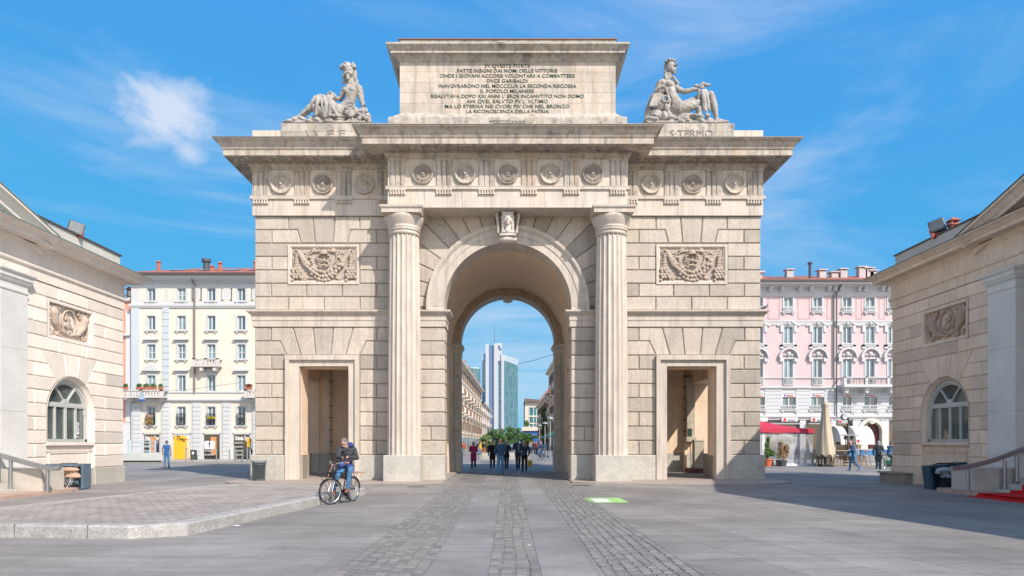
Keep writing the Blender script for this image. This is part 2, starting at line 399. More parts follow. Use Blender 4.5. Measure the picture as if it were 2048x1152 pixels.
# ================================================================ ground
def ground():
    base = MB(); base.box(-900,900,-60,1400,-.5,-.008); m_far = mat('far_asphalt', (.16,.165,.175), .85, var=.15, scale=.4, bump=.1, coords='World')
    tag(base.build('ground', m_far), kind='structure')
    # stone-slab square: procedural joints in world coordinates
    def slabs(name, c1, c2, mort, bw, bh, rotz, ms, bump, wob=0, rough=.75, offset=.5):
        m = bpy.data.materials.new(name); m.use_nodes = True; nt = m.node_tree; N = nt.nodes; L = nt.links; b = N['Principled BSDF']
        geo = N.new('ShaderNodeNewGeometry'); mp = N.new('ShaderNodeMapping'); mp.inputs['Rotation'].default_value=(0,0,rotz)
        L.new(geo.outputs['Position'], mp.inputs[0]); vec = mp.outputs[0]
        if wob:
            nz = N.new('ShaderNodeTexNoise'); nz.inputs['Scale'].default_value=3.0; nz.inputs['Detail'].default_value=3; L.new(geo.outputs['Position'], nz.inputs[0])
            ad = N.new('ShaderNodeVectorMath'); ad.operation='MULTIPLY_ADD'; L.new(nz.outputs['Color'], ad.inputs[0]); ad.inputs[1].default_value=(wob,)*3; L.new(vec, ad.inputs[2]); vec = ad.outputs[0]
        br = N.new('ShaderNodeTexBrick'); br.inputs['Scale'].default_value=1; br.inputs['Brick Width'].default_value=bw; br.inputs['Row Height'].default_value=bh
        br.inputs['Mortar Size'].default_value=ms; br.inputs['Mortar Smooth'].default_value=.3; br.offset = offset
        br.inputs['Color1'].default_value=(*c1,1); br.inputs['Color2'].default_value=(*c2,1); br.inputs['Mortar'].default_value=(*mort,1); L.new(vec, br.inputs['Vector'])
        n1 = N.new('ShaderNodeTexNoise'); n1.inputs['Scale'].default_value=.35; n1.inputs['Detail'].default_value=8; n1.inputs['Roughness'].default_value=.7; L.new(geo.outputs['Position'], n1.inputs[0])
        n2 = N.new('ShaderNodeTexNoise'); n2.inputs['Scale'].default_value=22; n2.inputs['Detail'].default_value=4; L.new(geo.outputs['Position'], n2.inputs[0])
        mp3 = N.new('ShaderNodeMapping'); mp3.inputs['Scale'].default_value=(.6,5,1); mp3.inputs['Rotation'].default_value=(0,0,.5); L.new(geo.outputs['Position'], mp3.inputs[0])
        n3 = N.new('ShaderNodeTexNoise'); n3.inputs['Scale'].default_value=.8; n3.inputs['Detail'].default_value=6; n3.inputs['Roughness'].default_value=.65; L.new(mp3.outputs[0], n3.inputs[0])
        def mr(v,a,b_,c,d):
            r = N.new('ShaderNodeMapRange'); L.new(v, r.inputs[0])
            for i,x in enumerate((a,b_,c,d)): r.inputs[i+1].default_value=x
            return r.outputs[0]
        c = br.outputs['Color']
        for v in (mr(n1.outputs[0],.34,.66,.72,1.2), mr(n2.outputs[0],.3,.7,.9,1.1), mr(n3.outputs[0],.35,.68,.86,1.1)):
            x = N.new('ShaderNodeMix'); x.data_type='RGBA'; x.blend_type='MULTIPLY'; x.inputs['Factor'].default_value=1; L.new(c, x.inputs[6])
            cb = N.new('ShaderNodeCombineColor'); [L.new(v, cb.inputs[i]) for i in range(3)]; L.new(cb.outputs[0], x.inputs[7]); c = x.outputs[2]
        # small pale spots (old gum, droppings)
        vo = N.new('ShaderNodeTexVoronoi'); vo.inputs['Scale'].default_value=1.3; L.new(geo.outputs['Position'], vo.inputs['Vector'])
        x = N.new('ShaderNodeMix'); x.data_type='RGBA'; L.new(mr(vo.outputs['Distance'],.016,.024,.8,0), x.inputs['Factor']); L.new(c, x.inputs[6]); x.inputs[7].default_value=(.5,.49,.46,1); c = x.outputs[2]
        L.new(c, b.inputs['Base Color']); b.inputs['Roughness'].default_value=rough; b.inputs['Specular IOR Level'].default_value=.35
        bp = N.new('ShaderNodeBump'); bp.inputs['Strength'].default_value=bump; bp.inputs['Distance'].default_value=.02
        ad = N.new('ShaderNodeMath'); ad.operation='MULTIPLY_ADD'; L.new(br.outputs['Fac'], ad.inputs[0]); ad.inputs[1].default_value=-1; 
        sc = N.new('ShaderNodeMath'); sc.operation='MULTIPLY'; L.new(n2.outputs[0], sc.inputs[0]); sc.inputs[1].default_value=.4; L.new(sc.outputs[0], ad.inputs[2])
        L.new(ad.outputs[0], bp.inputs['Height']); L.new(bp.outputs[0], b.inputs['Normal'])
        return m
    g1 = (.235,.219,.205); g2 = (.29,.271,.254)
    M_slab = slabs('square_slabs', g1, g2, (.14,.13,.125), 1.9, 1.05, R(78), .010, .35)
    M_smooth = slabs('square_smooth', (.255,.239,.225), (.292,.274,.257), (.18,.17,.165), 2.4, 1.2, R(0), .006, .25)
    M_sett = slabs('granite_setts', (.19,.187,.185), (.25,.243,.237), (.28,.265,.24), .17, .105, R(90), .013, 1.0, wob=.06)
    M_path = slabs('walk_slabs', (.237,.227,.217), (.272,.261,.25), (.17,.165,.16), 2.2, 1.1, R(90), .006, .25)
    m = MB(); m.box(2.35,60,-20,58,-.3,0); tag(m.build('square_paving', M_slab), kind='structure')
    m = MB(); m.box(-60,-2.12,-20,58,-.3,0); tag(m.build('square_paving', M_smooth), kind='structure')
    m = MB(); m.box(-1.0,-.25,-20,58,-.3,0); m.box(.416,1.17,-20,58,-.3,0); tag(m.build('walkway_slabs', M_path), kind='structure')
    m = MB(); m.box(-2.12,-1.0,-20,58,-.3,-.004); m.box(-.25,.416,-20,58,-.3,-.004); m.box(1.17,2.35,-20,58,-.3,-.004)
    tag(m.build('cobbled_strips', M_sett), kind='structure')
    # individually laid setts near the camera
    m = MB(); r = random.Random(3)
    for (x0,x1,n) in ((-2.12,-1.0,7),(-.25,.416,4),(1.17,2.35,8)):
        w = (x1-x0)/n
        for i in range(n):
            y = 6.8+r.uniform(0,.2)
            while y < 27:
                l = r.uniform(.12,.21)*(1 if y < 14 else 1.3); cx = x0+w*i; dx = .02*math.sin(y*1.3+i)+r.uniform(-.006,.006); g = .008; z = r.uniform(.000,.010)
                m.tv = r.random(); a, b_, c, d = cx+g+dx, cx+w-g+dx, y+g, y+l-g; e = .014
                a=max(a,x0+.004); b_=min(b_,x1-.004)
                vs = [(a,c,-.02),(b_,c,-.02),(b_,d,-.02),(a,d,-.02),(a+e,c+e,z),(b_-e,c+e,z+r.uniform(-.003,.003)),(b_-e,d-e,z),(a+e,d-e,z+r.uniform(-.003,.003))]
                m.add(vs, [(4,5,6,7),(0,1,5,4),(1,2,6,5),(2,3,7,6),(3,0,4,7)]); y += l
    ms = mat('sett_stone', (.212,.206,.199), .7, var=.12, scale=9, bump=.5, tint=True, fine=.15, coords='World')
    tag(m.build('cobbled_setts', ms), kind='structure')
    # far street surface and kerb
    m = MB(); m.box(-60,60,58.0,400,-.3,.0); tag(m.build('road', mat('street_stone', (.22,.215,.21), .8, var=.2, scale=.5, coords='World')), kind='structure')
    m = MB(); m.cbox(-34,-4,56.2,60,-.1,.13,.02); m.cbox(14.5,44,47.6,60,-.1,.12,.02)
    tag(m.build('pavement', mat('pavement_stone', (.36,.34,.31), .8, var=.12, scale=1.5, fine=.06, coords='World')), kind='structure')
    # raised island with granite kerb
    P = [(-11.3,11.75),(-6.3,11.3),(-5.5,11.75),(-4.36,20.9),(-4.7,21.4),(-8.9,22.7),(-9.6,22.3)]
    Pi = inset(P, .30) if area(P) > 0 else inset(P[::-1], .30)
    Pi2 = inset(P if area(P)>0 else P[::-1], .03); Pc = P if area(P)>0 else P[::-1]
    k = MB(); n = len(Pc); H = .22
    vs = [(x,y,0) for x,y in Pc]+[(x,y,H-.03) for x,y in Pc]+[(x,y,H) for x,y in Pi2]+[(x,y,H) for x,y in Pi]+[(x,y,H-.05) for x,y in Pi]
    fs = [(j*n+i, j*n+(i+1)%n, (j+1)*n+(i+1)%n, (j+1)*n+i) for j in range(4) for i in range(n)]
    k.add(vs, fs); mk = mat('kerb_granite', (.40,.395,.38), .8, var=.22, scale=5, bump=.8, fine=.34, dirt=.55, dirtcol=(.2,.195,.18), coords='World')
    tag(k.build('island_kerb', mk), kind='structure')
    isl = slabs('island_setts', (.35,.325,.295), (.44,.41,.37), (.28,.215,.185), .34, .13, R(96), .014, .9, wob=.08)
    m = MB(); m.prism(Pi, .05, H-.025, 'z'); tag(m.build('island_paving', isl), kind='structure')
    r = random.Random(5); s = MB(); ys = 12.2
    m = MB()
    for i in range(11):                                     # reddish bands across the island
        yy = 12.3+i*.95
        m.add([(-10.6+i*.1,yy+.3,H-.021),(-5.9+i*.11,yy-.1,H-.021),(-5.9+i*.11,yy-.02,H-.021),(-10.6+i*.1,yy+.38,H-.021)],[(0,1,2,3)])
    # rail of joints between kerb stones
    j = MB()
    for t in (-10.4,-9.6,-8.3,-7.0): y = 11.75+(t+11.3)*(-.45/5.0); j.box(t,t+.012,y-.006,y+.3,0,H+.002)
    tag(j.build('kerb_joints', mat('joint_dark',(.16,.15,.14),.9,var=0)), kind='structure')
    # apron of pinkish granite round the arch
    ap = mat('apron_stone', (.37,.32,.285), .75, var=.14, scale=1.2, bump=.2, fine=.08, dirt=.3, dirtcol=(.25,.23,.21), coords='World')
    for s in (-1,1):
        pts = [(s*2.75,40.2),(s*2.55,26.9),(s*3.4,26.35),(s*7,25.9),(s*9.6,26.0)]
        pts += [(s*(9.6+1.75*math.sin(t)), 27.75-1.75*math.cos(t)) for t in (.3,.7,1.1,1.4)] + [(s*11.35,39),(s*9,40.2)]
        pp = pts if area(pts) > 0 else pts[::-1]
        m = MB(); m.prism(pp, -.02, .045, 'z'); tag(m.build('apron_step', ap), kind='structure')
    # sticker on the paving, manhole covers
    st = MB(); st.box(2.2,3.22,18.2,19.7,0,.006)
    t = st.build('floor_sticker', mat('sticker_green', (.34,.62,.20), .7, var=.22, scale=7)); tag(t, 'flat bright green rectangular sticker on the paving before the arch', 'sticker')
    w = MB(); w.box(2.34,2.78,18.35,19.3,.004,.010); w.build('white_panel', mat('sticker_white', (.75,.75,.74), .6, var=.03), t)
    for (x,y) in ((-3.3,24.6),(2.72,25.4)):
        w = MB(); w.cbox(x-.32,x+.32,y-.12,y+.12,-.02,.008,.005); w.box(x-.28,x+.28,y-.015,y+.015,.0,.012)
        tag(w.build('drain_cover', M_iron), 'flat dark drain grating set in paving %s of the passage' % ('left' if x<0 else 'right'), 'drain cover')
ground()
def scraps():
    mp = mat('paper_white', (.72,.72,.70), .8, var=.05); r = random.Random(6)
    for i,(px,py,l) in enumerate(((474,1053,'crumpled white paper scrap on paving just below the island kerb'),(862,972,'tiny pale scrap on paving between bicycle and column plinth'),(982,992,'tiny white scrap on the smooth walk before the passage'),(1059,1092,'small white scrap on centre cobble strip near camera'))):
        Y = F*1.6/(py-885); x = PX(px,Y); m = MB(); s = .055 if i==0 else .035; vs = [(x+s*1.4*math.cos(k)*r.uniform(.6,1.2), Y+s*math.sin(k)*r.uniform(.6,1.2), .006+r.uniform(0,s*.35)) for k in (0,1,2,3.1,4.2,5.2)]+[(x,Y,.01+s*.4)]
        m.add(vs, [(k,(k+1)%6,6) for k in range(6)]); tag(m.build('paper_scrap', mp), l, 'litter')
scraps()

# ================================================================ the arch
YW = 28.84; KW = F/28.8
ARCH = empty('triumphal_arch', (0,33.5,0), 'grey stone city gate with one big arch, two columns and inscribed attic', 'city gate')
ARCH_INV = Matrix.Translation((0,-33.5,0))
def AP(mb, name, m, smooth=False, parent=None, tint=True):
    os_ = build_parts(mb, name, m, parent or ARCH, smooth)
    for o in os_:
        if parent is None: o.matrix_parent_inverse = ARCH_INV.copy()
    return os_[0]
def arch_poly(r, zc, z0, z1, x1, n=28):     # wall area round an arched opening
    p = [(-x1,z0),(-r,z0),(-r,zc)]+[(-r*math.cos(PI*i/n), zc+r*math.sin(PI*i/n)) for i in range(1,n)]+[(r,zc),(r,z0),(x1,z0),(x1,z1),(-x1,z1)]
    return p
def front_wall():
    w = MB()
    for s in (-1,1):
        for (a,b,z0,z1) in ((8.78,10.66,0,13.3),(6.70,8.78,4.81,13.3),(2.70,6.70,0,13.3)):
            x0,x1 = sorted((s*a,s*b)); w.box(x0,x1,YW,29.9,z0,z1)
        x0,x1 = sorted((s*9.73,s*10.66)); yb = 35.2 if s<0 else 36.2
        w.box(x0,x1,29.9,32.6,0,13.3); w.box(x0,x1,yb,38.4,0,13.3); w.box(x0,x1,32.6,yb,4.74,13.3)
    w.prism(arch_poly(2.70,7.32,7.0,13.3,2.70), YW, 29.9)
    w.box(-10.66,10.66,28.9,38.3,13.3,13.6)
    AP(w, 'wall', M_mortar)
    b = MB()                                    # rear wall with its narrower arch
    for s in (-1,1):
        x0,x1 = sorted((s*2.577,s*9.72)); b.box(x0,x1,37.2,38.4,0,13.29)
        x0,x1 = sorted((s*2.92,s*4.2)); b.box(x0,x1,36.75,37.2,0,6.7)
    b.prism(arch_poly(2.577,7.06,6.9,13.29,2.577), 37.2, 38.4)
    AP(b, 'rear_wall', M_ash)
    # interior
    v = MB(); n = 28; R_ = 3.05
    vs = []; 
    for y in (29.9,37.2):
        for i in range(n+1): t = PI*i/n; vs.append((-R_*math.cos(t), y, 6.95+R_*math.sin(t)))
    v.add(vs, [(i,i+1,i+n+2,i+n+1) for i in range(n)])
    AP(v, 'vault', M_vault, True)
    p = MB()
    for s in (-1,1):
        x0,x1 = sorted((s*3.05,s*4.1)); p.box(x0,x1,29.9,31.0,0,6.95); p.box(x0,x1,35.3,36.75,0,6.95); p.box(x0,x1,31.0,35.3,5.4,6.95)
        p.prism([(s*3.05,6.9),(s*4.1,6.9),(s*4.1,9.0),(s*2.2,9.05),(s*2.9,7.9)], 36.7, 37.19)
    AP(p, 'passage_side', M_vault)
    ro = MB()
    for s in (-1,1):
        x0,x1 = sorted((s*4.1,s*9.73)); ro.box(x0,x1,35.2 if s<0 else 36.2,37.19,1.0,6.0); ro.box(x0,x1,29.91,37.18,6.0,6.3)
        yb = 35.2 if s<0 else 36.2
        x0,x1 = sorted((s*9.66,s*9.73)); ro.box(x0,x1,29.9,32.6,1.0,6.0); ro.box(x0,x1,32.6,yb,4.74,6.0)
        x0,x1 = sorted((s*9.70,s*10.6)); ro.box(x0,x1,yb-.05,yb+.1,1.0,4.74); ro.box(x0,x1,32.5,32.64,1.0,4.74); ro.box(x0,x1,32.6,yb,4.70,4.76)
    AP(ro, 'room_plaster', M_plaster)
    dd = MB()
    for s in (-1,1):
        x0,x1 = sorted((s*4.1,s*9.73)); yb = 35.16 if s<0 else 36.16
        dd.box(x0,x1,yb,yb+.6,0,1.04); x0,x1 = sorted((s*9.56,s*9.73)); dd.box(x0,x1,29.9,32.66,0,1.03); x0,x1 = sorted((s*9.7,s*10.7)); dd.box(x0,x1,yb-.03,yb+.2,0,1.035)
    AP(dd, 'dado', M_gran)
    rv = MB()                                    # warm plaster reveals of the two doors
    for s in (-1,1):
        for (xa,xb) in ((8.76,8.79),(6.69,6.72)):
            x0,x1 = sorted((s*xa,s*xb)); rv.box(x0,x1,28.98,29.92,1.05,4.80)
        x0,x1 = sorted((s*6.7,s*8.78)); rv.box(x0,x1,28.98,29.92,4.79,4.83)
    AP(rv, 'door_reveal', M_plaster)
    pp = MB()
    pp.cyl((PX(661,35.0),35.05,.4),(PX(661,35.0),35.05,5.9),.07,n=10)
    AP(pp, 'downpipe', mat('pale_pipe',(.46,.37,.28),.7,var=.1))
    rg = MB()
    for i in range(8): z = 1.0+i*.62; rg.cyl((PX(661,35.0),35.05,z),(PX(661,35.0),35.05,z+.04),.095,n=10)
    AP(rg, 'pipe_bracket', M_iron)
    pp = MB(); xx = PX(1370,36.1); pp.cyl((xx,36.1,1.0),(xx,36.1,5.9),.05,n=10)
    AP(pp, 'downpipe', MATS['pale_pipe'])
    rg = MB()
    for i in range(7): z = 1.6+i*.58; rg.box(xx-.09,xx+.09,36.0,36.14,z,z+.05)
    AP(rg, 'pipe_bracket', M_iron)
front_wall()

def facing():
    B = MB()
    f3 = lambda u,v,o: (u, YW-o, v)
    ZT, ZB, ZL = 11.14, 7.18, 6.48
    up = [ZT-(ZT-ZB)*i/7 for i in range(8)]; lo = [ZL-(ZL-1.08)*i/9 for i in range(10)]
    for s in (-1,1):
        def Q(poly): return [(s*x,z) for x,z in poly]
        def row(z1, z0, xs):
            for a,b in zip(xs, xs[1:]): block(B, Q(rect(a,b,z0,z1)), f3)
        e,c = 10.68, 4.25
        # upper register; x measured outward -> positive, mirrored by s
        D = 7.755
        row(up[0],up[1],[e,9.25]); row(up[0],up[1],[6.25,c])
        row(up[1],up[2],[e,9.96]); row(up[1],up[2],[5.53,c])
        zt,zm,zb = up[0],up[1],up[2]
        for q in (-1,1):
            g = lambda x: D+q*x
            block(B, Q([(g(1.5),zt),(g(1.5),zm),(g(1.12),zm),(g(.97),zb),(g(.38),zb),(g(.47),zt)]), f3)
            far = 9.96 if q>0 else 5.53
            block(B, Q([(far,zm),(far,zb),(g(.97),zb),(g(1.12),zm)]), f3)
        block(B, Q([(D-.47,zt),(D+.47,zt),(D+.38,zb),(D-.38,zb)]), f3)
        for i in (2,4): row(up[i],up[i+1],[e,9.26]); row(up[i],up[i+1],[6.25,c])
        row(up[3],up[4],[e,9.96,9.26]); row(up[3],up[4],[6.25,5.53,c])
        row(up[5],up[6],[e,9.98,8.5,6.99,5.53,c]); row(up[6],up[7],[e,9.26,7.75,6.24,c])
        # lower register
        zt,zm,zb = lo[0],lo[1],lo[2]
        row(zt,zm,[e,9.99]); row(zt,zm,[5.53,c])
        Dd = 7.79
        for q in (-1,1):
            g = lambda x: Dd+q*x
            far = 9.99 if q>0 else 5.53; end = e if q>0 else c
            block(B, Q([(far,zt),(far,zm),(g(1.82),zm),(g(1.53),zb),(g(.94),zb),(g(1.28),zt)]), f3)
            block(B, Q([(end,zm),(end,zb),(g(1.53),zb),(g(1.82),zm)]), f3)
            block(B, Q([(g(1.28),zt),(g(.94),zb),(g(.32),zb),(g(.43),zt)]), f3)
        block(B, Q([(Dd-.43,zt),(Dd+.43,zt),(Dd+.32,zb),(Dd-.32,zb)]), f3)
        for i in range(2,9):
            if i%2==0: row(lo[i],lo[i+1],[e,9.97,9.33]); row(lo[i],lo[i+1],[6.25,5.53,c])
            else: row(lo[i],lo[i+1],[e,9.33]); row(lo[i],lo[i+1],[6.25,c])
        # pier beside the passage and its inner face
        for i in range(9):
            xs = [c,2.66] if i!=7 else [c,3.25,2.66]
            row(lo[i],lo[i+1],xs)
            block(B, rect(YW-.05,29.88,lo[i+1],lo[i]), (lambda u,v,o,s=s: (s*(2.71-o), u, v)))
        # radiating stones round the arch head
        r0 = 3.38; zc = 7.32
        angs = [0,7,16.5,26,35.5,45,54,63,72.5,82]
        for a0,a1 in zip(angs, angs[1:]):
            t0,t1 = R(a0),R(a1); big = 9
            poly = [(r0*math.cos(t0),zc+r0*math.sin(t0)),(big*math.cos(t0),zc+big*math.sin(t0)),(big*math.cos(t1),zc+big*math.sin(t1)),(r0*math.cos(t1),zc+r0*math.sin(t1))]
            for h in ((1,0,c),(0,1,ZT),(0,-1,-ZB)): poly = clip_half(poly,*h) if poly else poly
            if len(poly) >= 3: block(B, Q(poly), f3)
    AP(B, 'stone_facing', M_ash)
    g = MB()                                          # smooth granite base
    for s in (-1,1):
        for (a,b) in ((9.32,10.82),(2.64,6.27)):
            x0,x1 = sorted((s*a,s*b)); g.tv=rnd.random(); g.cbox(x0,x1,28.65,29.9 if a<5 else 32.6,0,1.08,.03)
            if a>5: g.cbox(x0,x1,35.2 if s<0 else 36.2,38.6,0,1.08,.03)
        x0,x1 = sorted((s*2.86,s*4.0)); g.cbox(x0,x1,36.68,37.3,0,1.1,.02)
        x0,x1 = sorted((s*2.53,s*4.0)); g.cbox(x0,x1,37.13,38.5,0,1.09,.02)
    AP(g, 'base', M_gran)
    # rear pier courses
    b = MB()
    for s in (-1,1):
        for i in range(9):
            z1,z0 = 6.4-i*.588, 6.4-(i+1)*.588
            block(b, [(s*x,z) for x,z in rect(2.93,4.0,z0,z1)], lambda u,v,o: (u,36.76-o,v), h=.04)
            block(b, [(s*x,z) for x,z in rect(2.585,2.93,z0,z1)], lambda u,v,o: (u,37.21-o,v), h=.04)
    AP(b, 'rear_pier_stones', M_ash)
    ri = MB()
    for s in (-1,1):
        ri.sweep([(s*4.0,36.75),(s*2.92,36.75),(s*2.92,37.2),(s*2.577,37.2),(s*2.577,38.4)], [(0,6.4),(.03,6.4),(.03,6.62),(.09,6.72),(.15,6.80),(.15,6.9),(0,6.93)], outward=-s)
    AP(ri, 'rear_impost', M_marble)
    # band round the rear arch
    ra = MB(); ra.lathe([(2.577,0),(2.577,-.05),(2.92,-.05),(2.92,0)], (0,37.2,7.06), 40, 'y', 0, PI); AP(ra, 'rear_archivolt', mat('dark_marble',(.40,.31,.24),.7,var=.2,scale=2,streak=.3,coords='World'))
    rk = MB(); rk.prism([(-.30,9.66),(-.26,9.52),(-.12,9.45),(.12,9.45),(.26,9.52),(.30,9.66)], 37.4, 38.45); AP(rk, 'rear_keystone', M_marble)
    # string course, returning into the passage as the impost
    sc = MB(); prof = [(0,6.47),(.05,6.48),(.05,6.74),(.075,6.74),(.075,6.965),(.10,6.97),(.13,7.0),(.20,7.07),(.215,7.08),(.245,7.085),(.25,7.16),(0,7.2)]
    for s in (-1,1):
        p = [(s*10.72,38.4),(s*10.72,28.79),(s*2.66,28.79),(s*2.66,29.95)]
        sc.sweep(p, prof, outward=s*-1)
    AP(sc, 'string_course', M_marble)
    ar = MB(); av = [(2.68,1.06),(2.68,-.14),(2.98,-.14),(2.985,-.17),(3.20,-.17),(3.205,-.19),(3.25,-.23),(3.30,-.27),(3.33,-.28),(3.42,-.285),(3.42,.0)]
    n = 56
    for i in range(n): ar.tv=.35+.3*((i*7919)%11)/11; ar.lathe(av, (0,YW,7.32), 1, 'y', PI*i/n, PI*(i+1)/n)
    ar.tv=.6
    for s in (-1,1): ar.sweep([(0,7.17),(0,7.32)],[(0,0)]) ; ar.add([(s*r_,YW+h,z) for z in (7.17,7.33) for r_,h in av], [(i,i+1,i+1+len(av),i+len(av)) for i in range(len(av)-1)])
    AP(ar, 'archivolt', M_marble)
    # door frames
    for s in (-1,1):
        d = MB()
        for (a,b,y) in ((8.78,9.17,28.72),(9.17,9.34,28.60),(6.41,6.70,28.72),(6.24,6.41,28.60)):
            x0,x1 = sorted((s*a,s*b)); d.tv=.6; d.box(x0,x1,y,29.0,0,4.83 if y>28.65 else 5.27)
        x0,x1 = sorted((s*6.41,s*9.17)); d.box(x0,x1,28.721,29.0,4.81,5.07); d.box(x0,x1,28.60,29.0,5.07,5.271)
        d.box(x0,x1,28.67,28.95,5.03,5.075)
        for a in (8.775,6.64):
            x0,x1 = sorted((s*a,s*(a+.06))); d.box(x0,x1,28.75,29.2,0,4.82)
        AP(d, 'door_frame', M_marble)
facing()
NF = []
def columns():
    for s in (-1,1):
        cx, cy = s*4.25, 28.05
        sh = MB(); nf = 20; per = 6; rows = 14; vs = []
        for j in range(rows+1):
            t = j/rows; z = 1.09+(10.06-1.09)*t; r = .695-.085*t-.012*math.sin(PI*t)*-1
            for i in range(nf*per):
                a = 2*PI*i/(nf*per); ph = (i%per)/per; d = .058*math.sin(PI*ph)**.8 if ph else 0
                vs.append((cx+(r-d)*math.cos(a), cy+(r-d)*math.sin(a), z))
        n = nf*per; sh.add(vs, [(j*n+i, j*n+(i+1)%n, (j+1)*n+(i+1)%n, (j+1)*n+i) for j in range(rows) for i in range(n)])
        for f in range(len(sh.t)): sh.t[f] = .45+.25*(((f%n)//per*37)%10)/10+(.1 if (f//n)>7 else 0)
        sh.lathe([(.61,10.02),(.645,10.07),(.645,10.12),(.62,10.14),(.62,10.19)], (cx,cy,0), 40)
        col = AP(sh, 'column', M_marble)
        cp = MB(); cp.lathe([(.60,10.18),(.66,10.2),(.665,10.25),(.63,10.27),(.62,10.29),(.66,10.31),(.66,10.34),(.635,10.35),(.68,10.42),(.745,10.55),(.79,10.66),(.815,10.74),(.80,10.80),(.5,10.81)], (cx,cy,0), 48)
        c = cp.build('capital', M_marble, col, True)
        ab = MB(); h=.80; ab.box(cx-h,cx+h,cy-h,cy+h,10.805,10.96); ab.sweep([(cx-h,cy-h),(cx+h,cy-h),(cx+h,cy+h),(cx-h,cy+h)],[(0,10.96),(.02,10.965),(.05,11.0),(.06,11.03),(.065,11.095),(-.3,11.096)],closed=True)
        ab.build('abacus', M_marble, col)
        pl = MB(); pl.tv=.6; pl.cbox(cx-.745,cx+.745,27.3,28.66,0,1.09,.025); pl.build('plinth', mat('plinth_granite',(.49,.475,.435),.65,var=.16,scale=1.3,bump=.2,fine=.1,dirt=.25,dirtcol=(.45,.38,.31),coords='World'), col)
columns()

